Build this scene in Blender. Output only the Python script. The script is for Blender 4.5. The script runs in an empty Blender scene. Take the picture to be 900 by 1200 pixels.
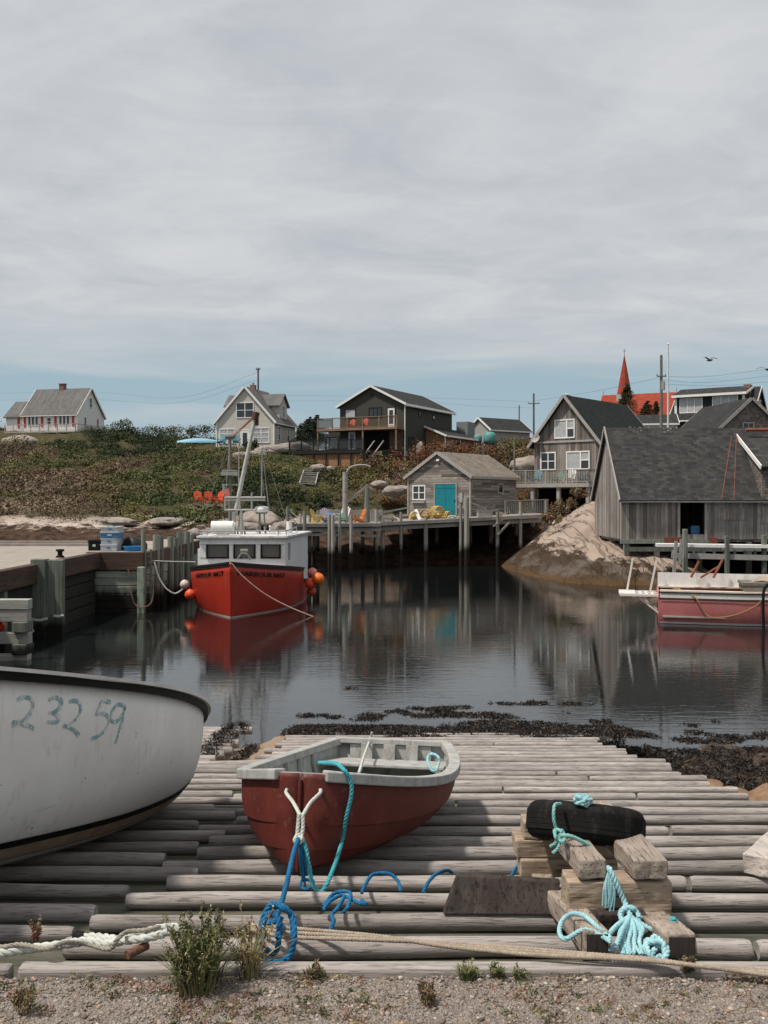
import bpy, math, random
import numpy as np
from mathutils import Vector, Matrix, Euler, noise as mnoise
from mathutils.bvhtree import BVHTree

random.seed(7)
rng = np.random.default_rng(7)
S = bpy.context.scene
COL = S.collection
R = math.radians
F = 1167.0          # focal length in photo pixels (35 mm lens, portrait 3:4)
CX, HY = 450.0, 585.0
EYE = 4.54          # camera height above the water (z = 0)
SL = 0.169          # fall of the slipway


def pix(px, py, d):
    return Vector(((px - CX) / F * d, d, EYE - (py - HY) / F * d))


def zslip(d):
    return 2.74 - SL * (d - 3.8)


def slip(px, py, lift=0.0):
    k = (py - HY) / F
    d = (1.1578 - lift) / (k - SL)
    return Vector(((px - CX) / F * d, d, zslip(d) + lift))


# ------------------------------------------------------------------ objects
def tag(o, label=None, cat=None, group=None, kind=None):
    if label: o['label'] = label
    if cat: o['category'] = cat
    if group: o['group'] = group
    if kind: o['kind'] = kind
    return o


def thing(name, label, cat, loc=(0, 0, 0), rz=0.0, group=None, rot=None):
    o = bpy.data.objects.new(name, None)
    o.empty_display_size = 0.2
    COL.objects.link(o)
    o.location = loc
    o.rotation_euler = rot if rot is not None else (0, 0, rz)
    return tag(o, label, cat, group)


def copy_tree(o, parent=None):
    c = o.copy()
    COL.objects.link(c)
    if parent is not None:
        c.parent = parent
    for ch in KIDS.get(o.name, []):
        copy_tree(ch, c)
    return c


KIDS = {}


def link(o, parent=None):
    COL.objects.link(o)
    if parent is not None:
        o.parent = parent
        KIDS.setdefault(parent.name, []).append(o)
    return o


def root_loc(p):
    v = Vector((0, 0, 0))
    while p is not None:
        v += p.location
        p = p.parent
    return v


class MB:
    """collects shapes into ONE mesh object"""

    def __init__(self):
        self.v, self.f, self.m, self.mi, self.uv = [], [], [], 0, {}

    def add(self, vs, fs, uvs=None):
        b = len(self.v)
        self.v += [tuple(x) for x in vs]
        for k, f in enumerate(fs):
            if uvs is not None:
                self.uv[len(self.f)] = uvs[k]
            self.f.append(tuple(i + b for i in f))
            self.m.append(self.mi)

    def hexa(self, p):
        # p: 4 bottom (ccw from above) + 4 top
        self.add(p, [(3, 2, 1, 0), (4, 5, 6, 7), (0, 1, 5, 4), (1, 2, 6, 5), (2, 3, 7, 6), (3, 0, 4, 7)])

    def box(self, x0, x1, y0, y1, z0, z1):
        self.hexa([(x0, y0, z0), (x1, y0, z0), (x1, y1, z0), (x0, y1, z0), (x0, y0, z1), (x1, y0, z1), (x1, y1, z1), (x0, y1, z1)])
        return self

    def obox(self, c, size, rot=(0, 0, 0)):
        M = Euler(rot).to_matrix()
        hx, hy, hz = size[0] / 2, size[1] / 2, size[2] / 2
        q = [(-hx, -hy, -hz), (hx, -hy, -hz), (hx, hy, -hz), (-hx, hy, -hz), (-hx, -hy, hz), (hx, -hy, hz), (hx, hy, hz), (-hx, hy, hz)]
        self.hexa([Vector(c) + M @ Vector(a) for a in q])
        return self

    def bar(self, a, b, w, h, up=(0, 0, 1)):
        a, b = Vector(a), Vector(b)
        t = (b - a).normalized()
        u = Vector(up)
        s = t.cross(u)
        if s.length < 1e-4:
            s = t.cross(Vector((0, 1, 0)))
        s.normalize()
        n = s.cross(t)
        s, n = s * w / 2, n * h / 2
        self.hexa([a - s - n, a + s - n, b + s - n, b - s - n, a - s + n, a + s + n, b + s + n, b - s + n])
        return self

    def cyl(self, a, b, r0, r1=None, n=10, caps=True):
        r1 = r0 if r1 is None else r1
        return self.tube([a, b], [r0, r1], n, caps)

    def tube(self, path, r, n=8, caps=True):
        P = [Vector(p) for p in path]
        rr = r if isinstance(r, (list, tuple, np.ndarray)) else [r] * len(P)
        vs, fs = [], []
        t = (P[1] - P[0]).normalized()
        s = t.orthogonal().normalized()
        for i, p in enumerate(P):
            if i == 0: t = P[1] - P[0]
            elif i == len(P) - 1: t = P[-1] - P[-2]
            else: t = P[i + 1] - P[i - 1]
            t.normalize()
            s = (s - t * s.dot(t))
            if s.length < 1e-6: s = t.orthogonal()
            s.normalize()
            q = t.cross(s)
            for k in range(n):
                a = 2 * math.pi * k / n
                vs.append(p + (s * math.cos(a) + q * math.sin(a)) * rr[i])
        for i in range(len(P) - 1):
            for k in range(n):
                k2 = (k + 1) % n
                fs.append((i * n + k, i * n + k2, (i + 1) * n + k2, (i + 1) * n + k))
        if caps:
            fs.append(tuple(range(n - 1, -1, -1)))
            fs.append(tuple((len(P) - 1) * n + k for k in range(n)))
        self.add(vs, fs)
        return self

    def rope(self, pts, rad, pitch=None, strands=3, n=6, step=None):
        """laid rope: helical strands round a smooth path"""
        pitch = pitch or rad * 7
        P = resample(smooth(pts), step or pitch / 7)
        t = (P[1] - P[0]).normalized()
        s = t.orthogonal().normalized()
        paths = [[] for _ in range(strands)]
        acc = 0.0
        for i, p in enumerate(P):
            if i: acc += (P[i] - P[i - 1]).length
            t = (P[min(i + 1, len(P) - 1)] - P[max(i - 1, 0)]).normalized()
            s = s - t * s.dot(t)
            s.normalize()
            q = t.cross(s)
            for k in range(strands):
                a = 2 * math.pi * (k / strands + acc / pitch)
                paths[k].append(p + (s * math.cos(a) + q * math.sin(a)) * rad * .5)
        for w in paths:
            self.tube(w, rad * .56, n)
        return self

    def prism(self, poly, ext):
        n = len(poly)
        e = Vector(ext)
        vs = [Vector(p) for p in poly] + [Vector(p) + e for p in poly]
        fs = [tuple(range(n)), tuple(range(2 * n - 1, n - 1, -1))]
        for i in range(n):
            j = (i + 1) % n
            fs.append((j, i, i + n, j + n))
        self.add(vs, fs)
        return self

    def lathe(self, prof, c=(0, 0, 0), n=16, M=None):
        vs, fs = [], []
        for (r, z) in prof:
            for k in range(n):
                a = 2 * math.pi * k / n
                p = Vector((r * math.cos(a), r * math.sin(a), z))
                if M is not None: p = M @ p
                vs.append(Vector(c) + p)
        for i in range(len(prof) - 1):
            for k in range(n):
                k2 = (k + 1) % n
                fs.append((i * n + k, i * n + k2, (i + 1) * n + k2, (i + 1) * n + k))
        self.add(vs, fs)
        return self

    def ball(self, c, r, n=12, sq=(1, 1, 1)):
        m = max(4, n // 2)
        vs, fs = [], []
        for i in range(m + 1):
            th = math.pi * i / m
            for k in range(n):
                a = 2 * math.pi * k / n
                vs.append((c[0] + r * sq[0] * math.sin(th) * math.cos(a), c[1] + r * sq[1] * math.sin(th) * math.sin(a), c[2] - r * sq[2] * math.cos(th)))
        for i in range(m):
            for k in range(n):
                k2 = (k + 1) % n
                fs.append((i * n + k, i * n + k2, (i + 1) * n + k2, (i + 1) * n + k))
        self.add(vs, fs)
        return self

    def build(self, name, mat, parent=None, world=False, smooth=False, bevel=0, wobble=0, wscale=1.0):
        vs = self.v
        if wobble:
            vs = [Vector(p) + mnoise.noise_vector(Vector(p) * wscale) * wobble for p in vs]
        if world and parent is not None:
            off = root_loc(parent)
            vs = [(p[0] - off[0], p[1] - off[1], p[2] - off[2]) for p in vs]
        elif world:
            pass
        me = bpy.data.meshes.new(name)
        me.from_pydata([tuple(p) for p in vs], [], self.f)
        mats = mat if isinstance(mat, (list, tuple)) else [mat]
        for m in mats: me.materials.append(m)
        me.polygons.foreach_set('material_index', self.m)
        if smooth:
            me.polygons.foreach_set('use_smooth', [True] * len(me.polygons))
            try: me.set_sharp_from_angle(angle=R(smooth if smooth is not True else 40))
            except Exception: pass
        me.validate(clean_customdata=False)
        me.update()
        o = bpy.data.objects.new(name, me)
        link(o, parent)
        if bevel:
            b = o.modifiers.new('bevel', 'BEVEL')
            b.width = bevel
            b.segments = 2
            b.limit_method = 'ANGLE'
            b.angle_limit = R(40)
        return o


def smooth(pts, k=8):
    P = [Vector(p) for p in pts]
    if len(P) < 3: return P
    Q = [P[0] * 2 - P[1]] + P + [P[-1] * 2 - P[-2]]
    out = []
    for i in range(1, len(Q) - 2):
        p0, p1, p2, p3 = Q[i - 1], Q[i], Q[i + 1], Q[i + 2]
        for j in range(k):
            t = j / k
            out.append(.5 * ((2 * p1) + (p2 - p0) * t + (2 * p0 - 5 * p1 + 4 * p2 - p3) * t * t + (3 * p1 - p0 - 3 * p2 + p3) * t ** 3))
    out.append(P[-1])
    return out


def resample(P, step):
    out = [P[0].copy()]
    need = step
    for i in range(1, len(P)):
        a, b = P[i - 1], P[i]
        L = (b - a).length
        pos = 0.0
        while L - pos >= need:
            pos += need
            out.append(a.lerp(b, pos / max(L, 1e-9)))
            need = step
        need -= (L - pos)
    if (out[-1] - P[-1]).length > step * .3: out.append(P[-1].copy())
    if len(out) < 2: out.append(P[-1] + Vector((0, 0, 1e-3)))
    return out


def np_mesh(name, V, faces4, mat, parent=None, colors=None, smooth_=False):
    """faces4: (n,k) array; colors: per-vertex rgb"""
    me = bpy.data.meshes.new(name)
    n, k = faces4.shape
    me.vertices.add(len(V))
    me.vertices.foreach_set('co', np.asarray(V, np.float32).ravel())
    me.loops.add(n * k)
    me.loops.foreach_set('vertex_index', faces4.astype(np.int32).ravel())
    me.polygons.add(n)
    me.polygons.foreach_set('loop_start', np.arange(0, n * k, k, dtype=np.int32))
    me.polygons.foreach_set('loop_total', np.full(n, k, dtype=np.int32))
    if smooth_: me.polygons.foreach_set('use_smooth', np.ones(n, bool))
    if colors is not None:
        at = me.color_attributes.new('Tint', 'FLOAT_COLOR', 'POINT')
        c = np.ones((len(V), 4), np.float32)
        c[:, :3] = colors
        at.data.foreach_set('color', c.ravel())
    me.materials.append(mat)
    me.update(calc_edges=True)
    o = bpy.data.objects.new(name, me)
    return link(o, parent)


# ------------------------------------------------------------------ materials
class NT:
    def __init__(self, name):
        self.mat = bpy.data.materials.new(name)
        self.mat.use_nodes = True
        self.t = self.mat.node_tree
        self.n = self.t.nodes
        self.p = self.n['Principled BSDF']

    def node(self, typ, **kw):
        x = self.n.new(typ)
        for k, v in kw.items():
            if k.startswith('_'): setattr(x, k[1:], v)
            else: self.set(x, k, v)
        return x

    def set(self, x, k, v):
        s = x.inputs[int(k[1:])] if (k[0] == 'i' and k[1:].isdigit()) else x.inputs[k.replace('__', ' ')]
        if hasattr(v, 'is_output') or isinstance(v, bpy.types.NodeSocket): self.t.links.new(v, s)
        else: s.default_value = v

    def math(self, op, a, b=0.0, c=0.0):
        x = self.node('ShaderNodeMath', _operation=op)
        self.set(x, 'i0', a); self.set(x, 'i1', b); self.set(x, 'i2', c)
        return x.outputs[0]

    def obj(self):
        return self.node('ShaderNodeTexCoord').outputs['Object']

    def pos(self):
        return self.node('ShaderNodeNewGeometry').outputs['Position']

    def mapping(self, v, scale, loc=(0, 0, 0), rot=(0, 0, 0)):
        x = self.node('ShaderNodeMapping')
        self.set(x, 'Vector', v); self.set(x, 'Scale', scale); self.set(x, 'Location', loc); self.set(x, 'Rotation', rot)
        return x.outputs[0]

    def noise(self, v, scale, detail=4.0, rough=.55, dist=0.0):
        x = self.node('ShaderNodeTexNoise', Scale=scale, Detail=detail, Roughness=rough, Distortion=dist)
        self.set(x, 'Vector', v)
        return x.outputs['Fac']

    def ramp(self, f, stops):
        x = self.node('ShaderNodeValToRGB')
        e = x.color_ramp.elements
        while len(e) < len(stops): e.new(.5)
        for i, (p, c) in enumerate(stops):
            e[i].position = p
            e[i].color = (c[0], c[1], c[2], 1) if hasattr(c, '__len__') else (c, c, c, 1)
        self.set(x, 'Fac', f)
        return x.outputs[0]

    def mix(self, f, a, b, blend='MIX'):
        x = self.node('ShaderNodeMix', _data_type='RGBA', _blend_type=blend)
        for s, v in ((x.inputs[0], f), (x.inputs[6], a), (x.inputs[7], b)):
            if isinstance(v, bpy.types.NodeSocket): self.t.links.new(v, s)
            elif hasattr(v, '__len__'): s.default_value = (v[0], v[1], v[2], 1)
            else: s.default_value = v
        return x.outputs[2]

    def sep(self, v):
        x = self.node('ShaderNodeSeparateXYZ')
        self.set(x, 'i0', v)
        return x.outputs

    def comb(self, a, b, c):
        x = self.node('ShaderNodeCombineXYZ')
        self.set(x, 'i0', a); self.set(x, 'i1', b); self.set(x, 'i2', c)
        return x.outputs[0]

    def rand(self):
        return self.node('ShaderNodeObjectInfo').outputs['Random']

    def bump(self, h, strength=.4, dist=.02, prev=None):
        x = self.node('ShaderNodeBump', Strength=strength, Distance=dist)
        self.set(x, 'Height', h)
        if prev is not None: self.set(x, 'Normal', prev)
        return x.outputs[0]

    def done(self, color=None, rough=.8, normal=None, spec=.3, metal=0.0):
        if color is not None:
            if isinstance(color, bpy.types.NodeSocket): self.set(self.p, 'Base Color', color)
            else: self.set(self.p, 'Base Color', (color[0], color[1], color[2], 1))
        self.set(self.p, 'Roughness', rough)
        self.set(self.p, 'Specular IOR Level', spec)
        self.set(self.p, 'Metallic', metal)
        if normal is not None: self.set(self.p, 'Normal', normal)
        return self.mat


def lerp3(a, b, t):
    return tuple(x + (y - x) * t for x, y in zip(a, b))


def paint(name, col, rough=.5, var=.18, scale=6, dirt=None, spec=.3, bump=.05):
    n = NT(name)
    o = n.obj()
    f = n.noise(o, scale, 5, .6)
    c = n.mix(n.ramp(f, [(.3, 0), (.75, 1)]), tuple(x * (1 - var) for x in col), tuple(min(1, x * (1 + var)) for x in col))
    if dirt:
        g = n.noise(n.mapping(o, (1.4, 1.4, .5), (3, 1, 2)), scale * .7, 6, .68)
        c = n.mix(n.ramp(g, [(.52, 0), (.70, .8)]), c, dirt)
    nb = n.bump(n.noise(o, scale * 9, 3), bump, .01)
    return n.done(c, rough, nb, spec)


def wood(name, c1, c2, axis='x', scale=1.0, dark=.35, rand=.25, bump=.5, rough=.85):
    """weathered timber: streaks and checks along AXIS"""
    n = NT(name)
    r = n.rand()
    o = n.obj()
    off = n.comb(n.math('MULTIPLY', r, 37.0), n.math('MULTIPLY', r, 91.0), n.math('MULTIPLY', r, 53.0))
    ad = n.node('ShaderNodeVectorMath', _operation='ADD')
    n.set(ad, 'i0', o); n.set(ad, 'i1', off)
    v = ad.outputs[0]
    sc = {'x': (.9, 14, 14), 'y': (14, .9, 14), 'z': (14, 14, .9)}[axis]
    sc = tuple(s * scale for s in sc)
    vm = n.mapping(v, sc)
    a = n.noise(vm, 1.6, 6, .62, .4)
    b = n.noise(n.mapping(v, tuple(s * 2.6 for s in sc)), 2.0, 4, .6)
    big = n.noise(v, 1.7 * scale, 4, .6)
    col = n.mix(n.ramp(a, [(.3, 0), (.7, 1)]), c1, c2)
    col = n.mix(n.ramp(big, [(.35, 0), (.72, .55)]), col, tuple(x * .62 for x in c1))
    checks = n.ramp(b, [(.33, 1), (.44, 0)])
    col = n.mix(n.math('MULTIPLY', checks, dark * 1.6), col, tuple(x * .3 for x in c1))
    if rand > .18:
        stn = n.noise(n.mapping(v, (1.2, 3, 3), (5, 1, 0)), 1.1, 5, .65)
        col = n.mix(n.ramp(stn, [(.55, 0), (.72, .6)]), col, tuple(x * .45 for x in c1))
    rv = n.math('MULTIPLY_ADD', r, 2 * rand, 1 - rand)
    col = n.mix(1.0, col, n.comb(rv, rv, rv), 'MULTIPLY')
    nb = n.bump(n.math('SUBTRACT', a, n.math('MULTIPLY', checks, .6)), bump, .012)
    return n.done(col, rough, nb, .2)


def siding(name, c1, c2, kind='clap', pitch=.14, streak=True, gap=.12, rough=.8, axis=None):
    """clap: horizontal courses; board: vertical boards; shingle: small courses"""
    n = NT(name)
    o = n.obj()
    x, y, z = n.sep(o)[:3]
    h = n.math('ADD', x, y)
    if kind == 'board':
        u = n.math('DIVIDE', h, pitch)
    else:
        u = n.math('DIVIDE', z, pitch)
    fr = n.math('FRACT', u)
    cell = n.math('FLOOR', u)
    wn = n.node('ShaderNodeTexWhiteNoise', _noise_dimensions='1D')
    if kind == 'shingle' or kind == 'clap':
        ux = n.math('FLOOR', n.math('DIVIDE', n.math('ADD', h, n.math('MULTIPLY', cell, .37 if kind == 'shingle' else 1.37)), .16 if kind == 'shingle' else 2.6))
        n.set(wn, 'W', n.math('ADD', n.math('MULTIPLY', cell, 7.31), n.math('MULTIPLY', ux, 3.17)))
    else:
        n.set(wn, 'W', cell)
    rnd = wn.outputs['Value']
    sc = (9, 9, .7) if kind == 'board' else (.8, .8, 9)
    g = n.noise(n.mapping(o, sc), 2.0, 5, .65, .3)
    g2 = n.noise(o, .6, 4, .6)
    c = n.mix(n.ramp(g, [(.3, 0), (.72, 1)]), c1, c2)
    lo = tuple(a * .68 for a in c1)
    c = n.mix(n.math('MULTIPLY', rnd, .95 if streak else .15), c, tuple(a * .5 for a in c1) if streak else lo)
    c = n.mix(n.ramp(g2, [(.45, 0), (.75, .5 if streak else .12)]), c, tuple(a * .55 for a in c1))
    edge = n.math('LESS_THAN', fr, gap)
    c = n.mix(n.math('MULTIPLY', edge, .8 if streak else .5), c, tuple(a * .25 for a in c1))
    hgt = n.math('MULTIPLY_ADD', n.math('SUBTRACT', 1.0, fr) if kind != 'board' else 1.0, .6, n.math('MULTIPLY', edge, -.8))
    hgt = n.math('ADD', hgt, n.math('MULTIPLY', g, .3))
    return n.done(c, rough, n.bump(hgt, .5, .02), .2)


def shingles(name, c1, c2, axis='y', w=.3, h=.16, patch=None):
    n = NT(name)
    o = n.obj()
    x, y, z = n.sep(o)[:3]
    u = y if axis == 'y' else x
    b = n.node('ShaderNodeTexBrick', Scale=1.0)
    b.inputs['Color1'].default_value = (*c1, 1)
    b.inputs['Color2'].default_value = (*c2, 1)
    b.inputs['Mortar'].default_value = (*[a * .5 for a in c1], 1)
    b.inputs['Mortar Size'].default_value = .007
    b.inputs['Mortar Smooth'].default_value = .2
    b.inputs['Brick Width'].default_value = w
    b.inputs['Row Height'].default_value = h
    n.set(b, 'Vector', n.comb(u, n.math('MULTIPLY', z, 1.45), 0.0))
    g = n.noise(o, 1.1, 6, .65)
    c = n.mix(n.ramp(g, [(.4, 0), (.75, .6)]), b.outputs['Color'], tuple(a * .6 for a in c1))
    st = n.noise(n.mapping(n.comb(u, z, 0.0), (2.5, .25, 1)), 1.3, 5, .7)
    c = n.mix(n.ramp(st, [(.5, 0), (.75, .4)]), c, patch or tuple(min(1, a * 1.9) for a in c2))
    fine = n.noise(o, 14, 3, .6)
    c = n.mix(.35, c, n.ramp(fine, [(.2, .0), (.8, (c2[0] * 2, c2[1] * 2, c2[2] * 2))]), 'OVERLAY')
    return n.done(c, .9, n.bump(n.math('ADD', b.outputs['Fac'], fine), -.35, .02), .15)


def flat(name, col, rough=.5, spec=.3, metal=0.0):
    return NT(name).done(col, rough, None, spec, metal)


def tinted(name, rough=.8, spec=.15, trans=0.0):
    n = NT(name)
    a = n.node('ShaderNodeVertexColor')
    a.layer_name = 'Tint'
    c = a.outputs['Color']
    f = n.noise(n.obj(), 3.0, 3)
    c = n.mix(n.ramp(f, [(.3, .0), (.8, .45)]), c, n.mix(1.0, c, (.5, .5, .5), 'MULTIPLY'))
    m = n.done(c, rough, None, spec)
    if trans:
        n.set(n.p, 'Subsurface Weight', 0.0)
    return m
# ------------------------------------------------------------------ camera, light, sky
cam_d = bpy.data.cameras.new('camera')
cam = bpy.data.objects.new('camera', cam_d)
COL.objects.link(cam)
cam.location = (0, 0, EYE)
cam.rotation_euler = (R(90), 0, 0)
cam_d.sensor_fit = 'VERTICAL'
cam_d.sensor_height = 36
cam_d.lens = 35
cam_d.shift_y = -0.0125
cam_d.clip_start = .05
cam_d.clip_end = 5000
S.camera = cam

SUN = Vector((-.44, -.17, .88)).normalized()
sd = bpy.data.lights.new('sun', 'SUN')
sd.energy = 3.9
sd.angle = R(4)
sd.color = (1, .93, .83)
sun = bpy.data.objects.new('sun', sd)
COL.objects.link(sun)
sun.rotation_euler = SUN.to_track_quat('Z', 'Y').to_euler()
sun.location = (-20, -5, 40)

W = bpy.data.worlds.new('World')
S.world = W
W.use_nodes = True
wt = W.node_tree
for nd in list(wt.nodes): wt.nodes.remove(nd)


class WN(NT):
    def __init__(self, tree):
        self.t = tree
        self.n = tree.nodes


w = WN(wt)
out = w.node('ShaderNodeOutputWorld')
sky = w.node('ShaderNodeTexSky', _sky_type='NISHITA', _sun_disc=False)
sky.sun_elevation = math.asin(SUN.z)
sky.sun_rotation = math.atan2(SUN.x, SUN.y) % (2 * math.pi)
sky.air_density = 1.0
sky.dust_density = 1.5
bg1 = w.node('ShaderNodeBackground', Strength=.10)
w.set(bg1, 'Color', sky.outputs[0])
g = w.node('ShaderNodeTexCoord').outputs['Generated']
x, y, z = w.sep(g)[:3]
zz = w.math('MAXIMUM', z, 0.0)
inv = w.math('DIVIDE', 1.0, w.math('ADD', zz, .10))
pv = w.comb(w.math('MULTIPLY', x, inv), w.math('MULTIPLY', y, inv), 0.0)
n1 = w.noise(w.mapping(pv, (.95, 1.0, 1), (3.1, 1.7, 0), (0, 0, .35)), 1.9, 9, .58, .6)
n2 = w.noise(w.mapping(pv, (.7, 1.05, 1), (7.3, .4, 0), (0, 0, -.3)), 3.2, 9, .64, .8)
n3 = w.noise(w.mapping(g, (1.2, 1.2, 13), (0, 0, 2.2)), 2.2, 6, .6, .6)
cl = w.mix(w.ramp(n1, [(.34, 0), (.64, 1)]), (.455, .480, .512), (.575, .587, .598))
cl = w.mix(w.math('MULTIPLY', w.ramp(n2, [(.46, 0), (.74, 1)]), .45), cl, (.67, .67, .665))
# bluish clear band low over the hills, broken by thin streaks
band = w.ramp(zz, [(.0, (.45, .50, .515)), (.055, (.34, .44, .50)), (.115, (.305, .425, .49)), (.155, (.38, .445, .485)), (.5, (.44, .47, .5))])
band = w.mix(w.math('MULTIPLY', w.ramp(n3, [(.5, 0), (.72, 1)]), .6), band, (.50, .53, .545))
edge = w.math('ADD', zz, w.math('MULTIPLY', w.math('SUBTRACT', n3, .5), .075))
cover = w.ramp(edge, [(.115, 0), (.185, 1)])
skyc = w.mix(cover, band, cl)
bg2 = w.node('ShaderNodeBackground', Strength=1.0)
w.set(bg2, 'Color', skyc)
mx = w.node('ShaderNodeMixShader')
mx.inputs[0].default_value = .93
wt.links.new(bg1.outputs[0], mx.inputs[1])
wt.links.new(bg2.outputs[0], mx.inputs[2])
wt.links.new(mx.outputs[0], out.inputs[0])

S.view_settings.view_transform = 'Standard'
S.view_settings.look = 'None'
S.view_settings.gamma = 1
S.view_settings.exposure = 0.17
S.render.engine = 'CYCLES'
S.cycles.use_denoising = True
try:
    S.cycles.denoiser = 'OPENIMAGEDENOISE'
    S.cycles.denoising_input_passes = 'RGB_ALBEDO_NORMAL'
    S.cycles.denoising_prefilter = 'ACCURATE'
except Exception:
    pass
S.cycles.max_bounces = 6
S.cycles.caustics_reflective = False
S.cycles.caustics_refractive = False


# ------------------------------------------------------------------ helpers for height fields
def fbm(x, y, s, oct_=4, seed=0.0):
    return mnoise.fractal(Vector((x * s + seed, y * s - seed * .7, seed * .3)), .55, 2.1, oct_)


def hfield(name, xs, ys, fn, mat, smooth_=True):
    V = np.zeros((len(ys), len(xs), 3), np.float32)
    for j, yy in enumerate(ys):
        for i, xx in enumerate(xs):
            V[j, i] = (xx, yy, fn(xx, yy))
    nx, ny = len(xs), len(ys)
    idx = np.arange(nx * ny).reshape(ny, nx)
    fc = np.stack([idx[:-1, :-1], idx[:-1, 1:], idx[1:, 1:], idx[1:, :-1]], -1).reshape(-1, 4)
    return np_mesh(name, V.reshape(-1, 3), fc, mat, None, None, smooth_)


# ------------------------------------------------------------------ far hillside
TC = {
    -700: ([45, 52, 56, 62, 70, 80, 95, 108, 120, 128, 134, 140, 160, 200, 400, 900], [-1.5, -1, .5, 2.0, 3.1, 4.1, 7, 9.7, 11.4, 12.4, 13.5, 14, 14, 13.5, 12, 8]),
    0: ([45, 52, 56, 62, 70, 80, 95, 108, 120, 128, 134, 140, 160, 200, 400, 900], [-1.5, -1, .6, 2.1, 3.2, 4.2, 7, 9.7, 11.35, 12.4, 13.7, 14, 14, 13.5, 12, 8]),
    100: ([45, 52, 56, 62, 70, 80, 95, 108, 118, 128, 134, 140, 160, 200, 400, 900], [-1.5, -1, .6, 2.1, 3.2, 4.2, 7, 9.9, 12.2, 13.0, 13.7, 13.4, 13.0, 12, 10, 8]),
    225: ([45, 52, 57, 63, 70, 80, 95, 108, 120, 130, 160, 400, 900], [-1.5, -1, .5, 2.0, 3.2, 4.5, 7.4, 10.0, 11.4, 11.6, 11.5, 10, 8]),
    330: ([52, 60, 66, 72, 80, 95, 106, 115, 130, 160, 400, 900], [-1.5, -.8, .6, 2.6, 4.6, 7.6, 9.9, 10.3, 11, 11.5, 10, 8]),
    400: ([52, 60, 68, 74, 80, 88, 97, 104, 112, 130, 160, 400, 900], [-1.8, -1.2, .2, 2.2, 3.9, 5.6, 7.3, 8.0, 8.6, 10, 11, 10, 8]),
    480: ([52, 60, 68, 72, 77, 82, 90, 100, 110, 130, 160, 400, 900], [-2, -1.5, -.6, .4, 2.6, 4.9, 6.6, 8.4, 9.2, 11, 11.5, 10, 8]),
    560: ([52, 66, 70, 76, 80, 85, 92, 102, 112, 126, 160, 400, 900], [-2, -1, -.3, 1.6, 3.0, 4.9, 6.8, 8.9, 10, 11.6, 12, 10, 8]),
    620: ([52, 60, 66, 72, 78, 84, 92, 105, 125, 160, 400, 900], [-2, -1.5, -.8, .8, 2.6, 4.4, 6.8, 9.2, 11.4, 12.4, 11, 8]),
    720: ([45, 56, 62, 68, 74, 80, 90, 100, 120, 160, 200, 400, 900], [-2, -1.2, -.4, 1.4, 3.2, 5, 7.5, 9.5, 12, 14.5, 16, 15, 9]),
    1500: ([45, 56, 62, 68, 74, 80, 90, 100, 120, 160, 200, 400, 900], [-2, -1, 0, 1.8, 3.6, 5, 7.5, 9.5, 12, 14.5, 16, 15, 9]),
}
TK = sorted(TC)


def hill0(x, y):
    a = CX + x / max(y, 1) * F
    a = min(max(a, TK[0]), TK[-1] - .01)
    for i in range(len(TK) - 1):
        if TK[i] <= a <= TK[i + 1]: break
    t = (a - TK[i]) / (TK[i + 1] - TK[i])
    t = t * t * (3 - 2 * t)
    z0 = np.interp(y, *TC[TK[i]])
    z1 = np.interp(y, *TC[TK[i + 1]])
    return z0 + (z1 - z0) * t


def hill(x, y):
    amp = min(1, max(0, (y - 50) / 12))
    r = fbm(x, y, .16, 4, 3.3) * .35 + fbm(x, y, .6, 4, 9.1) * .16
    z = hill0(x, y)
    if z < 3.6 and y < 84:   # bare rock ledges near the shore
        led = abs(mnoise.noise(Vector((x * .35, y * .5, 4)))) * .7
        r += led * max(0, min(1, (3.8 - z))) * .8
    return z + r * amp


n = NT('hillside_ground')
P_ = n.pos()
px_, py_, pz_ = n.sep(P_)[:3]
big = n.noise(P_, .22, 5, .6)
med = n.noise(P_, 1.3, 6, .65)
fin = n.noise(P_, 7, 5, .65)
veg = n.mix(n.ramp(big, [(.35, 0), (.65, 1)]), (.045, .048, .019), (.085, .062, .036))
veg = n.mix(n.ramp(med, [(.42, 0), (.7, .8)]), veg, (.035, .035, .016))
veg = n.mix(n.ramp(fin, [(.5, 0), (.75, .4)]), veg, (.13, .10, .06))
rock = n.mix(n.ramp(med, [(.35, 0), (.65, 1)]), (.30, .23, .19), (.52, .45, .39))
rock = n.mix(n.ramp(n.noise(n.mapping(P_, (1, 1, 3)), .9, 6, .7), [(.52, 0), (.66, .9)]), rock, (.10, .065, .045))
rock = n.mix(n.ramp(fin, [(.55, 0), (.75, .6)]), rock, (.16, .12, .10))
low = n.mix(n.ramp(med, [(.4, 0), (.65, 1)]), (.028, .018, .013), (.105, .064, .042))
zj = n.math('ADD', pz_, n.math('MULTIPLY', n.math('SUBTRACT', med, .5), 1.7))
c = n.mix(n.ramp(n.math('DIVIDE', zj, 4.0), [(.66, 0), (.73, 1)]), low, rock)
c = n.mix(n.ramp(n.math('DIVIDE', zj, 5.0), [(.63, 0), (.69, 1)]), c, veg)
MAT_HILL = n.done(c, .95, n.bump(n.math('ADD', med, n.math('MULTIPLY', fin, .6)), .8, .2), .1)

xs = np.concatenate([np.arange(-700, -80, 40), np.arange(-80, 62, .8), np.arange(62, 120, 6), np.arange(120, 701, 40)])
ys = np.concatenate([np.arange(44, 144, .7), np.arange(144, 220, 6), np.arange(220, 940, 40)])
hs = hfield('hillside', xs, ys, hill, MAT_HILL)
tag(hs, kind='structure')

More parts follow.
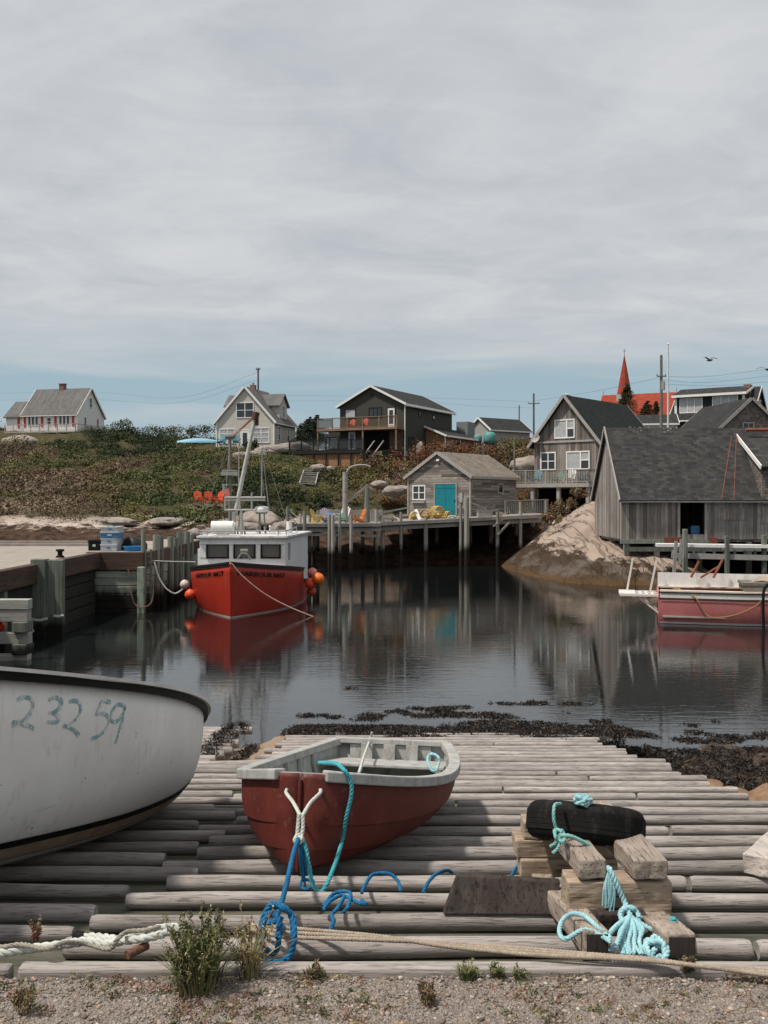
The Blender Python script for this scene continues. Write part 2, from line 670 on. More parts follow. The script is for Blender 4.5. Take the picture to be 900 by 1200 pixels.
# ------------------------------------------------------------------ granite outcrop beside the boathouse
RP = ([48, 50, 52.5, 55, 58, 62, 66, 70, 76, 84, 90], [-2, -1, 0, .9, 1.6, 2.05, 3.2, 4.1, 5.3, 6.2, 5])


def outcrop(x, y):
    z = np.interp(y, *RP)
    xl = np.interp(y, [50, 56, 64, 70, 76, 84], [8.8, 7.9, 6.9, 7.1, 8.4, 12])
    wd_ = np.interp(y, [52, 58, 64, 70, 76, 84], [3.4, 4.2, 5.4, 7.8, 9.4, 10])
    t = min(1, max(-.6, (x - xl) / wd_))
    s = t * (1.3 - .3 * t) if t > 0 else t * 2
    z = (z + 1) * s - 1 if z > -1 else z
    if x > 16: z -= (x - 16) * .5
    fr = abs(mnoise.noise(Vector((x * .9 - y * .45, y * .22, 2)))) * .34
    fr2 = abs(mnoise.noise(Vector((x * 1.8 - y * .9, y * .3, 7)))) * .13
    return z - fr - fr2 + .24 + fbm(x, y, .9, 5, 5) * .06


n = NT('outcrop_granite')
P_ = n.pos()
px_, py_, pz_ = n.sep(P_)[:3]
dv = n.mapping(P_, (1.0, .55, 1.6), (0, 0, 0), (0, 0, .5))
med = n.noise(dv, .7, 5, .55, .1)
fin = n.noise(P_, 9, 5, .7)
c = n.mix(n.ramp(med, [(.32, 0), (.62, 1)]), (.235, .178, .143), (.33, .262, .215))
c = n.mix(n.ramp(fin, [(.55, 0), (.75, .35)]), c, (.19, .16, .14))
vr = n.node('ShaderNodeTexVoronoi', _feature='DISTANCE_TO_EDGE', Scale=.75)
n.set(vr, 'Vector', n.mapping(P_, (1, .5, 1.2), (0, 0, 0), (0, 0, .6)))
st = n.noise(n.mapping(P_, (1.1, .10, .8), (0, 0, 0), (0, 0, .75)), 1.3, 3, .5, .1)
crk = n.ramp(n.math('ABSOLUTE', n.math('SUBTRACT', st, .5)), [(.008, 1), (.035, 0)])
c = n.mix(n.math('MULTIPLY', crk, .5), c, (.06, .042, .030))
ru = n.noise(n.mapping(P_, (.8, .5, 1), (4, 2, 0), (0, 0, .5)), .9, 6, .7)
c = n.mix(n.ramp(ru, [(.62, 0), (.70, .6)]), c, (.20, .10, .045))
zj = n.math('ADD', n.math('MULTIPLY_ADD', px_, .16, n.math('SUBTRACT', pz_, 1.85)), n.math('MULTIPLY', n.math('SUBTRACT', n.noise(n.mapping(P_, (.9, .3, 1), (4, 2, 0), (0, 0, .75)), 1.2, 6, .7), .5), 4.2))
wd = n.mix(n.ramp(fin, [(.4, 0), (.65, 1)]), (.018, .012, .009), (.075, .045, .022))
wd = n.mix(n.ramp(med, [(.5, 0), (.62, .7)]), wd, (.11, .09, .075))
c = n.mix(n.ramp(zj, [(1.05, 1), (1.75, 0)]), c, wd) if False else n.mix(n.ramp(n.math('DIVIDE', zj, 2.0), [(.66, 1), (.80, 0)]), c, wd)
c = n.mix(n.ramp(n.math('DIVIDE', n.math('ADD', pz_, n.math('MULTIPLY', fin, .35)), 1.0), [(.30, .8), (.55, 0)]), c, (.075, .040, .014))
MAT_GRAN = n.done(c, .85, n.bump(n.math('ADD', med, n.math('MULTIPLY', crk, -.7)), .8, .12), .2)
xs = np.arange(5.5, 20, .22)
ys = np.arange(47, 89, .3)
oc = hfield('granite_outcrop', xs, ys, outcrop, MAT_GRAN)
tag(oc, kind='structure')

# ------------------------------------------------------------------ water
n = NT('harbour_water')
P_ = n.pos()
w1 = n.noise(n.mapping(P_, (.55, 2.4, 1), (0, 0, 0), (0, 0, .06)), 1.9, 4, .55, .4)
w2 = n.noise(n.mapping(P_, (.8, 2.8, 1), (5, 0, 0), (0, 0, -.1)), 6.0, 3, .5, .3)
w3 = n.noise(P_, .13, 3, .5)
amp = n.ramp(w3, [(.35, .25), (.65, 1.0)])
hh = n.math('MULTIPLY', n.math('ADD', w1, n.math('MULTIPLY', w2, .30)), amp)
MAT_WATER = n.done((.008, .010, .010), .010, n.bump(hh, .5, .0105), .5)
n.set(n.p, 'IOR', 1.5)
m = MB()
m.add([(-700, 7, 0), (700, 7, 0), (700, 118, 0), (-700, 118, 0)], [(0, 1, 2, 3)])
tag(m.build('harbour_water', MAT_WATER), kind='structure')


# ------------------------------------------------------------------ near bank under and beside the slipway
def bank(x, y):
    z = zslip(y) - .088
    if y < 3.85:
        return 2.60 if y > 2 else 2.60
    lft = max(0, min(1, (-1.7 - x) / .5)) * max(0, min(1, (y - 12.7) / .6))
    rgt = max(0, min(1, (x - 3.25) / 1.0)) * max(0, min(1, (y - 4.5) / 2.5))
    r = abs(mnoise.noise(Vector((x * 1.3, y * 1.3, 1)))) * .35 + fbm(x, y, .5, 4, 2) * .3 + fbm(x, y, 2.5, 3, 4) * .06
    zr = np.interp(y, [4, 7, 9.5, 11, 13, 16, 19, 24, 40], [2.6, 1.7, 1.15, .98, .55, .18, -.12, -.8, -3]) + r * .55 - .04
    zl = np.interp(y, [4, 9, 12, 14, 16.5, 19, 24, 40], [2.5, 1.7, 1.0, .55, .28, -.1, -.9, -3]) + fbm(x, y, 1.2, 3, 8) * .06
    if x < -6: zl = zl + (x + 6) * .06
    z = z + (zr - z) * rgt
    z = z + (zl - z) * lft
    if y > 20: z -= (y - 20) * .02
    return z


n = NT('shore_bank')
P_ = n.pos()
px_, py_, pz_ = n.sep(P_)[:3]
med = n.noise(P_, 2.2, 6, .65)
fin = n.noise(P_, 14, 5, .7)
sand = n.mix(fin, (.20, .14, .095), (.30, .22, .16))
mud = n.mix(n.ramp(med, [(.4, 0), (.65, 1)]), (.030, .022, .016), (.095, .062, .038))
mud = n.mix(n.ramp(fin, [(.5, 0), (.7, .7)]), mud, (.012, .009, .007))
side = n.math('MULTIPLY', n.math('LESS_THAN', px_, -1.4), n.math('GREATER_THAN', py_, 12.6))
green = n.mix(n.ramp(n.noise(n.mapping(P_, (1, 4, 1)), 3, 5, .6), [(.35, 0), (.7, 1)]), (.060, .060, .044), (.125, .118, .088))
under = n.math('MULTIPLY', n.math('LESS_THAN', px_, 3.5), n.math('LESS_THAN', py_, 13.0))
c = n.mix(side, mud, sand)
c = n.mix(under, c, green)
rkz = n.ramp(n.math('ADD', n.math('DIVIDE', pz_, 2.0), n.math('MULTIPLY', n.math('SUBTRACT', med, .5), .3)), [(.40, 0), (.52, 1)])
rk = n.mix(n.ramp(fin, [(.35, 0), (.7, 1)]), (.15, .085, .045), (.27, .16, .09))
c = n.mix(n.math('MULTIPLY', rkz, n.math('GREATER_THAN', px_, 3.5)), c, rk)
MAT_BANK = n.done(c, .75, n.bump(n.math('ADD', med, n.math('MULTIPLY', fin, .5)), .7, .05), .3)
xs = np.concatenate([np.arange(-40, -8, 1.6), np.arange(-8, 12, .16), np.arange(12, 40, 1.6)])
ys = np.concatenate([np.arange(3.7, 24, .16), np.arange(24, 42, 1.2)])
bk = hfield('shore_bank', xs, ys, bank, MAT_BANK)
tag(bk, kind='structure')

# ------------------------------------------------------------------ gravel track the photographer stands on
n = NT('gravel_ground')
P_ = n.pos()
vo = n.node('ShaderNodeTexVoronoi', Scale=55)
n.set(vo, 'Vector', P_)
vo2 = n.node('ShaderNodeTexVoronoi', Scale=130)
n.set(vo2, 'Vector', P_)
big = n.noise(P_, 2.0, 5, .6)
fin = n.noise(P_, 60, 4, .7)
c = n.mix(vo.outputs['Color'], (.24, .20, .175), (.36, .32, .29))
c = n.mix(n.ramp(fin, [(.35, .5), (.6, 0)]), c, (.10, .082, .07))
c = n.mix(n.ramp(big, [(.45, 0), (.7, .5)]), c, (.21, .15, .11))
MAT_GRAVEL = n.done(c, .95, n.bump(n.math('ADD', vo.outputs['Distance'], vo2.outputs['Distance']), .9, .012), .15)


def gravel(x, y):
    e = max(0, (y - 3.74) / .06)
    return 2.742 + fbm(x, y, 1.5, 4, 1) * .012 + fbm(x, y, 9, 3, 3) * .006 - min(1, e) * .03


xs = np.concatenate([np.arange(-60, -3, 3.0), np.arange(-3, 3, .06), np.arange(3, 61, 3.0)])
ys = np.concatenate([np.arange(-60, 1.0, 4.0), np.arange(1.0, 3.80, .055), [3.80]])
gr = hfield('gravel_ground', xs, ys, gravel, MAT_GRAVEL)
tag(gr, kind='structure')

# loose stones on the gravel: nobody could count them
ico = [(0, 0, 1)] + [(.894 * math.cos(R(72 * k)), .894 * math.sin(R(72 * k)), .447) for k in range(5)] + \
      [(.894 * math.cos(R(36 + 72 * k)), .894 * math.sin(R(36 + 72 * k)), -.447) for k in range(5)] + [(0, 0, -1)]
icf = [(0, 1 + k, 1 + (k + 1) % 5) for k in range(5)] + [(1 + k, 6 + k, 1 + (k + 1) % 5) for k in range(5)] + \
      [(1 + (k + 1) % 5, 6 + k, 6 + (k + 1) % 5) for k in range(5)] + [(6 + k, 11, 6 + (k + 1) % 5) for k in range(5)]
ico = np.array(ico, np.float32)
icf = np.array(icf, np.int64)


def stones(name, xy, zf, size, cols, mat):
    N = len(xy)
    sz = size[:, None, None] * (np.array([1, 1, .62]) * rng.uniform(.7, 1.3, (N, 1, 3)))
    a = rng.uniform(0, 6.28, N)
    rot = np.zeros((N, 3, 3))
    rot[:, 0, 0] = np.cos(a); rot[:, 0, 1] = -np.sin(a); rot[:, 1, 0] = np.sin(a); rot[:, 1, 1] = np.cos(a); rot[:, 2, 2] = 1
    V = ico[None] * (1 + rng.uniform(-.22, .22, (N, 12, 1))) * sz
    V = np.einsum('nij,nkj->nki', rot, V)
    zz_ = np.array([zf(p[0], p[1]) for p in xy])
    V[:, :, 0] += xy[:, 0:1]; V[:, :, 1] += xy[:, 1:2]; V[:, :, 2] += (zz_ + size * .12)[:, None]
    fc = (icf[None] + (np.arange(N) * 12)[:, None, None]).reshape(-1, 3)
    return np_mesh(name, V.reshape(-1, 3), fc, mat, None, np.repeat(cols, 12, 0))


MAT_STONE = tinted('gravel_stone', .9)
N = 15000
xy = np.stack([rng.uniform(-1.75, 1.75, N), rng.uniform(3.1, 3.81, N)], 1)
sz = np.clip(rng.lognormal(math.log(.0044), .42, N), .0018, .015)
g_ = rng.uniform(.6, 1.25, N)[:, None]
pal = np.array([[.28, .23, .19], [.23, .19, .16], [.35, .30, .26], [.31, .22, .16], [.15, .125, .105], [.46, .41, .36]])
cols = pal[rng.choice(6, N, p=[.3, .22, .2, .14, .09, .05])] * g_
tag(stones('gravel', xy, gravel, sz, cols, MAT_STONE), kind='stuff')


# ------------------------------------------------------------------ leaf masses
def leafmass(name, centers, radii, heights, nl, size, cols, mat, parent=None, upright=.0, shape='dome', jitter=.35, aspect=.5):
    """many leaf-sized faces through the volume of each clump"""
    C = np.asarray(centers, float)
    N = len(C)
    nl = np.broadcast_to(nl, (N,)).astype(int)
    idx = np.repeat(np.arange(N), nl)
    M = len(idx)
    u = rng.normal(size=(M, 3))
    u /= np.linalg.norm(u, axis=1)[:, None]
    r = rng.uniform(.25, 1, M) ** .6
    if shape == 'dome': u[:, 2] = np.abs(u[:, 2])
    p = u * r[:, None]
    rad = np.broadcast_to(radii, (N,))[idx]
    hgt = np.broadcast_to(heights, (N,))[idx]
    p = p * np.stack([rad, rad, hgt], 1) + C[idx]
    s = np.broadcast_to(size, (N,))[idx] * rng.uniform(.6, 1.4, M)
    nrm = u + rng.normal(scale=.7, size=(M, 3))
    nrm[:, 2] = nrm[:, 2] * (1 - upright) + .4 * (1 - upright)
    nrm /= np.linalg.norm(nrm, axis=1)[:, None]
    t = np.cross(nrm, rng.normal(size=(M, 3)))
    if upright: t = t * (1 - upright) + np.array([0, 0, 1.0]) * upright + rng.normal(scale=.25, size=(M, 3))
    t /= np.linalg.norm(t, axis=1)[:, None] + 1e-9
    b = np.cross(nrm, t)
    b /= np.linalg.norm(b, axis=1)[:, None] + 1e-9
    q = np.stack([p - t * s[:, None], p + b * s[:, None] * aspect, p + t * s[:, None], p - b * s[:, None] * aspect], 1).reshape(-1, 3)
    fc = np.arange(M * 4).reshape(-1, 4)
    col = np.asarray(cols, float)
    col = np.broadcast_to(col, (N, 3))[idx] * rng.uniform(1 - jitter, 1 + jitter, (M, 1))
    return np_mesh(name, q, fc, mat, parent, np.repeat(col, 4, 0))


MAT_LEAF = tinted('leaf', .75, .2)
GREEN, DGREEN, OLIVE, BROWN, STRAW, RUST, RED = [np.array(a) for a in
    ((.072, .092, .028), (.026, .039, .014), (.135, .122, .042), (.150, .100, .066), (.23, .175, .12), (.17, .070, .026), (.19, .050, .018))]

FOOT = []          # (x, y, r) kept clear of shrubs: buildings, decks, paths


def screen(x, y, z):
    return CX + x / y * F, HY - (z - EYE) / y * F


def scatter_hill(N):
    C, Rr, H, cl_, nl = [], [], [], [], []
    k = 0
    while len(C) < N and k < N * 12:
        k += 1
        d = 66 + 82 * random.random() ** .9
        a = random.uniform(-90, 1000)
        x = (a - CX) / F * d
        if any((x - fx) ** 2 + (d - fy) ** 2 < fr * fr for fx, fy, fr in FOOT): continue
        z = hill(x, d)
        sx, sy = screen(x, d, z)
        if z < 3.0 + .8 * mnoise.noise(Vector((x * .2, d * .2, 0))): continue
        if a < 96 and 113 < d < 131: continue   # bare ledge under the white cottage
        v = 1.15 * mnoise.noise(Vector((x * .055, d * .075, 3))) + .55 * mnoise.noise(Vector((x * .22, d * .25, 8)))
        up = (d - 70) / 55
        if mnoise.noise(Vector((x * .22, d * .22, 20))) > .52: continue
        pick = v + random.uniform(-.22, .22)
        if a < 345:
            pick -= .10
            if up > .72: pick -= .30
            if up < .22: pick -= .12
            col = DGREEN if pick < -.40 else GREEN if pick < -.13 else OLIVE if pick < .06 else BROWN if pick < .36 else STRAW
        elif a < 450:
            col = DGREEN if pick < -.3 else OLIVE if pick < .1 else BROWN if pick < .3 else STRAW
        else:
            col = DGREEN if pick < -.35 else OLIVE if pick < -.1 else RUST if pick < .2 else BROWN if pick < .4 else STRAW
        r = random.uniform(.45, 1.25)
        h = r * random.uniform(.6, 1.0)
        if mnoise.noise(Vector((x * .16, d * .19, 31))) > .14: r *= 1.6; h *= 1.5; col = col * .85
        if a > 345 and d < 84 and a < 455: r *= .6; h *= .6
        C.append((x, d, z - .1)); Rr.append(r); H.append(h); cl_.append(col * random.uniform(.65, 1.3)); nl.append(int(40 + 105 * r))
    return C, Rr, H, cl_, nl
# ------------------------------------------------------------------ materials of the foreground
M_LOG = wood('slip_log_wood', (.265, .236, .220), (.415, .378, .356), 'x', 1.5, .34, .2, .6)
M_LOGDARK = wood('slip_log_dark', (.10, .10, .075), (.19, .18, .145), 'x', 1.0, .4, .15)
M_TIMBER = wood('crib_timber', (.26, .19, .135), (.47, .385, .30), 'x', 1.3, .6, .14)
M_TIMBERY = wood('crib_timber_long', (.24, .19, .155), (.43, .365, .31), 'y', 1.3, .6, .14)
M_PALE = wood('pale_timber', (.42, .37, .33), (.62, .56, .52), 'y', .8, .3, .08)
M_PLANKDARK = wood('dark_plank', (.034, .027, .024), (.078, .063, .055), 'z', .9, .4, .1)


def ropemat(name, c1, c2):
    n = NT(name)
    o = n.obj()
    a = n.noise(o, 60, 4, .7)
    b = n.noise(o, 5, 4, .6)
    c = n.mix(n.ramp(a, [(.3, 0), (.7, 1)]), c1, c2)
    c = n.mix(n.ramp(b, [(.45, 0), (.75, .5)]), c, tuple(x * .55 for x in c1))
    return n.done(c, .85, n.bump(a, .6, .004), .2)


R_WHITE = ropemat('rope_white', (.42, .44, .40), (.62, .63, .58))
R_GREY = ropemat('rope_grey', (.22, .20, .17), (.36, .33, .28))
R_TAN = ropemat('rope_tan', (.25, .20, .155), (.42, .35, .28))
R_BLUE = ropemat('rope_blue', (.010, .085, .20), (.02, .17, .34))
R_TEAL = ropemat('rope_teal', (.03, .25, .30), (.10, .42, .46))
R_AQUA = ropemat('rope_aqua', (.20, .42, .47), (.42, .63, .66))
R_GREEN = ropemat('rope_seagreen', (.14, .36, .34), (.28, .52, .48))
R_OLD = ropemat('rope_old', (.13, .085, .06), (.24, .17, .12))

# ------------------------------------------------------------------ slipway of skid logs
def log(mb, x0, x1, y, r, z=None, seg=10, n=12):
    P, rr = [], []
    k = max(3, int((x1 - x0) / .35))
    ph = random.uniform(0, 50)
    z = zslip(y) - r if z is None else z
    for i in range(k + 1):
        t = i / k
        x = x0 + (x1 - x0) * t
        P.append((x, y + .036 * mnoise.noise(Vector((x * .7, ph, 0))), z + .010 * mnoise.noise(Vector((x * .9, ph, 5)))))
        rr.append(r * (1 + .16 * mnoise.noise(Vector((x * 1.6, ph, 9)))))
    rr[0] *= .86; rr[-1] *= .86
    P = [Vector(p) for p in P]
    P.insert(1, P[0].lerp(P[1], .06)); rr.insert(1, r * .98)
    P.insert(-1, P[-1].lerp(P[-2], .06)); rr.insert(-1, r * .98)
    mb.tube(P, rr, n)


slipA = thing('slipway', 'wide grey timber slipway of skid logs running down under the red dinghy', 'slipway', (0, 3.8, 2.74))
slipB = thing('slipway', 'grey timber slipway of skid logs lying under the white boat', 'slipway', (-3.5, 3.8, 2.74))
d = 4.27
k = 0
while d < 19.2:
    step = .415 + .0125 * (d - 4)
    m = MB()
    x1 = 3.42 + random.uniform(-.12, .16) if d > 8.3 else 3.7 + random.uniform(-.1, .5)
    x0 = -1.25 + random.uniform(-.16, .14) if d < 12.6 else -1.62 + random.uniform(-.12, .12)
    r = random.uniform(.038, .051)
    # some rows are two shorter logs butted end to end
    if random.random() < .45:
        xm = random.uniform(.4, 2.6)
        log(m, x0, xm - .012, d, r)
        m2 = MB()
        log(m2, xm + .012, x1, d + random.uniform(-.02, .02), r * random.uniform(.9, 1.02))
        m2.build('log', M_LOG, slipA, True, 50)
    else:
        log(m, x0, x1, d, r)
    m.build('log', M_LOG, slipA, True, 50)
    if d < 12.4:
        m = MB()
        log(m, -6.6 + random.uniform(-.3, .3), x0 - .03 + random.uniform(-.02, .30 if k % 3 == 0 else .0), d + step * .46, random.uniform(.036, .046))
        m.build('log', M_LOG, slipB, True, 50)
    d += step
    k += 1
m = MB()
m.box(-1.4, 3.9, 3.79, 3.865, 2.60, 2.752)
m.build('sill', M_LOG, slipA, True, bevel=.015)
m = MB()
m.box(-6.6, -1.43, 3.79, 3.86, 2.60, 2.748)
m.build('sill', M_LOG, slipB, True, bevel=.015)
m = MB()
for x in (-1.0, .3, 1.7, 3.0):
    m.bar((x, 3.95, zslip(3.95) - .27), (x, 19.3, zslip(19.3) - .27), .12, .10)
m.build('stringer', M_LOGDARK, slipA, True)

slipC = thing('slipway', 'short weed covered log crib at the water beyond the white boat', 'slipway', (-3.2, 15, .9))
for i, dd in enumerate(np.arange(13.2, 17.6, .42)):
    m = MB()
    log(m, -4.3, -2.35 + random.uniform(-.14, .1), dd, .07, .98 - .11 * (dd - 13) + .0)
    m.build('log', M_LOG, slipC, True, 50)
for xx in (-2.75, -3.9):
    m = MB()
    m.bar((xx, 13.0, .80), (xx, 17.9, .30), .2, .2)
    m.box(xx - .1, xx + .1, 13.05, 13.25, .2, .72)
    m.box(xx - .1, xx + .1, 15.2, 15.4, 0, .5)
    m.build('stringer', M_LOGDARK, slipC, True)


# ------------------------------------------------------------------ hulls
def loft(L, beam, sheer, keel, shape, rake=0.0, nS=36, nU=14, strakes=0, t0=0.0):
    """half section points for both sides; bow at y = 0, stern at y = L"""
    def pt(t, u, side):
        b, s, k = beam(t), sheer(t), keel(t)
        nexp, fl = shape(t)
        ph = u * math.pi / 2
        w = b * ((1 - fl) * math.sin(ph) ** (2 / nexp) + fl * u)
        z = s - (s - k) * max(0.0, math.cos(ph)) ** (2 / nexp)
        if fl > 0: z = z * (1 - fl * .6) + fl * .6 * (k + (s - k) * u)
        if strakes:
            fr = (u * strakes) % 1.0
            w += .010 * (1 - fr) * min(1, b / .2) if u < .999 else 0
        y = t * L + rake * (1 - t) ** 6 * (1 - u)
        return Vector((side * w, y, z))
    return pt


def hull_mesh(pt, nS=36, nU=14, ts=None, transom=True, us=None):
    ts = ts or [(i / nS) ** 1.25 for i in range(nS + 1)]
    us = us or [j / nU for j in range(nU + 1)]
    m = MB()
    vs = []
    for t in ts:
        row = [pt(t, u, -1) for u in reversed(us)] + [pt(t, u, 1) for u in us[1:]]
        vs += row
    w = 2 * len(us) - 1
    fs = []
    for i in range(len(ts) - 1):
        for j in range(w - 1):
            fs.append((i * w + j, (i + 1) * w + j, (i + 1) * w + j + 1, i * w + j + 1))
    if transom:
        b = (len(ts) - 1) * w
        fs.append(tuple(b + j for j in range(w - 1, -1, -1)))
    m.add(vs, fs)
    return m


def band(pt, ts, ua, ub, off, side, m=None):
    """a strip lying on the hull between section positions ua(t) and ub(t), OFF proud of it"""
    m = m or MB()
    vs = []
    for t in ts:
        for u in (ua(t), ub(t)):
            p = pt(t, u, side)
            du = pt(t, min(1, u + .02), side) - pt(t, max(0, u - .02), side)
            dt = pt(min(1, t + .01), u, side) - pt(max(0, t - .01), u, side)
            nn = dt.cross(du)
            if nn.length < 1e-9: nn = Vector((side, 0, 0))
            nn.normalize()
            if nn.x * side < 0: nn = -nn
            vs.append(p + nn * off)
    fs = [(2 * i, 2 * i + 1, 2 * i + 3, 2 * i + 2) for i in range(len(ts) - 1)]
    m.add(vs, fs)
    return m


def sweep_rail(m, path, w, h, inset=.35, closed=False):
    """flat rail (width W in plan, thickness H) following a path; INSET = share lying inside"""
    P = [Vector(p) for p in path]
    vs, fs = [], []
    for i, p in enumerate(P):
        t = (P[min(i + 1, len(P) - 1)] - P[max(i - 1, 0)])
        t.z = 0
        t.normalize()
        s = Vector((t.y, -t.x, 0))
        o = p + s * w * (1 - inset)
        q = p - s * w * inset
        vs += [o - Vector((0, 0, h)), o, q, q - Vector((0, 0, h))]
    for i in range(len(P) - 1):
        for k in range(4):
            k2 = (k + 1) % 4
            fs.append((i * 4 + k, i * 4 + k2, i * 4 + 4 + k2, i * 4 + 4 + k))
    fs.append((0, 3, 2, 1)); e = (len(P) - 1) * 4
    fs.append((e, e + 1, e + 2, e + 3))
    m.add(vs, fs)
    return m


TS = [(i / 40) ** 1.3 for i in range(41)]

# ------------------------------------------------------------------ white boat (mostly outside the frame on the left)
M_WHITE = None
n = NT('white_boat_paint')
o = n.obj()
a = n.noise(o, 2.0, 6, .6)
b = n.noise(n.mapping(o, (2, 2, .6)), 7, 5, .7)
c = n.mix(n.ramp(a, [(.35, 0), (.7, 1)]), (.70, .675, .65), (.79, .77, .745))
c = n.mix(n.ramp(b, [(.56, 0), (.76, .55)]), c, (.44, .37, .31))
ru = n.noise(n.mapping(o, (5, 5, .35), (2, 4, 1)), 1.6, 6, .7)
c = n.mix(n.ramp(ru, [(.60, 0), (.76, .5)]), c, (.40, .31, .24))
sc_ = n.noise(n.mapping(o, (1.2, 1.2, 16), (0, 3, 0), (.15, .1, 0)), 2.2, 4, .7)
c = n.mix(n.ramp(sc_, [(.66, 0), (.72, .5)]), c, (.46, .42, .39))
sp = n.noise(o, 21, 2, .5)
c = n.mix(n.ramp(sp, [(.735, 0), (.75, .8)]), c, (.10, .08, .07))
M_WHITE = n.done(c, .42, n.bump(a, .06, .02), .35)
M_BLACK = paint('black_rail_paint', (.009, .009, .009), .6, .3, 8, None, .15)
M_BOTTOM = paint('worn_bottom_paint', (.42, .31, .22), .7, .2, 5, (.22, .15, .11))
M_INNER = paint('boat_inside_paint', (.40, .40, .38), .7, .15, 7, (.2, .18, .15))

WE = Vector((-1.72, 8.72))           # far end
WDIR = Vector((-.375, -.927)).normalized()
wz = zslip(8.7)
white = thing('white_boat', 'large white open boat with black rail and hand painted blue numbers on the slipway', 'boat',
              (WE.x, WE.y, wz), 0, None, (0, 0, math.atan2(-WDIR.x, WDIR.y)))
WL = 5.6
wsl = SL * -WDIR.y      # slip rises toward the near end


def wb(t):
    s = t * WL
    return max(.004, 1.22 * (1 - (1 - min(1, s / 3.1)) ** 2.1) ** .80) * (1 if s < 3.4 else 1 - .22 * ((s - 3.4) / 2.2) ** 2)


def wsheer(t):
    s = t * WL
    return .645 + .47 * (1 - math.exp(-s / 1.4)) + wsl * s * 1.0 + .035 * s


def wkeel(t):
    s = t * WL
    return wsl * s + .0 + .17 * max(0, 1 - s / 1.5) ** 1.6


wpt = loft(WL, wb, wsheer, wkeel, lambda t: (2.2 + 1.0 * min(1, t * 2.5), .0), rake=.0)
hm = hull_mesh(wpt, ts=TS, us=[j / 18 for j in range(19)])
whull = hm.build('hull', [M_WHITE], white, smooth=60)
sol = whull.modifiers.new('thickness', 'SOLIDIFY'); sol.thickness = .035; sol.offset = -1
ts2 = TS


def solve_u(pt, t, z):
    lo, hi = 0.0, 1.0
    for _ in range(30):
        mi = (lo + hi) / 2
        if pt(t, mi, 1).z < z: lo = mi
        else: hi = mi
    return lo


def wwl(t):     # boot line in hull coordinates
    s = t * WL
    return wsl * s + .255 + .035 * max(0, 1 - s / 1.2)


for side in (1, -1):
    st = band(wpt, ts2, lambda t: solve_u(wpt, t, wwl(t)), lambda t: solve_u(wpt, t, wwl(t) + .045), .004, side)
    st.build('boot_stripe', M_BLACK, white, smooth=60)
    st = MB()
    for q0, q1 in ((0.02, .35), (.35, .68), (.68, 1.0)):
        band(wpt, ts2, lambda t: solve_u(wpt, t, wkeel(t) + (wwl(t) - wkeel(t)) * q0), lambda t: solve_u(wpt, t, wkeel(t) + (wwl(t) - wkeel(t)) * q1), .003, side, st)
    st.build('bottom_coat', M_BOTTOM, white, smooth=60)
m = MB()
for side in (1, -1):
    sweep_rail(m, [wpt(t, 1, side) + Vector((0, 0, .012)) for t in ts2][::side], .046, .044, .25)
m.build('rub_rail', M_BLACK, white, smooth=50)
m = MB()
for side in (1, -1):
    sweep_rail(m, [wpt(t, 1, side) + Vector((0, 0, .036)) for t in ts2][::side], .10, .020, .42)
m.build('gunwale_cap', paint('white_cap', (.58, .56, .54), .5), white, smooth=50)
m = MB()
for s in (1.4, 3.0, 4.4):
    t = s / WL
    bb = wb(t) * .92
    z = wsheer(t) - .3
    m.box(-bb, bb, s - .13, s + .13, z - .035, z)
m.build('thwart', M_INNER, white)

bpy.context.view_layer.update()


def bvh_of(o):
    dg = bpy.context.evaluated_depsgraph_get()
    e = o.evaluated_get(dg)
    me = e.to_mesh()
    M = o.matrix_world
    t = BVHTree.FromPolygons([M @ v.co for v in me.vertices], [tuple(p.vertices) for p in me.polygons])
    e.to_mesh_clear()
    return t


WBVH = bvh_of(whull)


def on_surface(bvh, px, py, off):
    """the point of a surface that the photograph shows at (px, py)"""
    o_ = Vector((0, 0, EYE))
    dr = (pix(px, py, 10) - o_).normalized()
    h = bvh.ray_cast(o_, dr)
    if h[0] is None: return None, None
    nn = h[1]
    if nn.dot(dr) > 0: nn = -nn
    return h[0] + nn * off, nn


def brush(mb, bvh, pts, w, off=.004):
    q = []
    P = smooth([(a, b, 0) for a, b in pts], 6)
    for p in P:
        s, nn = on_surface(bvh, p.x, p.y, off)
        if s is not None: q.append((s, nn))
    vs, fs = [], []
    for i, (s, nn) in enumerate(q):
        t = (q[min(i + 1, len(q) - 1)][0] - q[max(i - 1, 0)][0]).normalized()
        b = nn.cross(t)
        ww = w * (.62 + .5 * abs(mnoise.noise(s * 9)) + .25 * mnoise.noise(s * 31)) / 2
        vs += [s - b * ww, s + b * ww]
    for i in range(len(q) - 1): fs.append((2 * i, 2 * i + 1, 2 * i + 3, 2 * i + 2))
    if fs: mb.add(vs, fs)


NUM = []
for st in ([(20, 820), (27, 817), (36, 819), (38, 828), (33, 838), (25, 846), (14, 849)], [(14, 847), (22, 847), (30, 849), (40, 854)],
           [(57, 820), (65, 817), (71, 821), (70, 828), (64, 834), (57, 835)], [(62, 835), (68, 840), (66, 846), (55, 846)],
           [(81, 822), (89, 821), (94, 827), (92, 838), (83, 848), (74, 852)], [(74, 850), (82, 853), (88, 857), (92, 862)],
           [(129, 823), (120, 821), (116, 829), (112, 838)], [(113, 837), (121, 836), (127, 842), (125, 852), (117, 861), (107, 866)],
           [(145, 826), (137, 826), (131, 834), (130, 844), (137, 845), (144, 836), (147, 826)], [(146, 828), (143, 845), (139, 858), (135, 871)]):
    num = MB(); brush(num, WBVH, st, .028); NUM.append(num)
n = NT('number_paint')
f = n.noise(n.obj(), 26, 5, .7)
M_NUM = n.done(n.mix(n.ramp(f, [(.46, 0), (.58, .9)]), (.20, .37, .39), (.70, .68, .65)), .6)
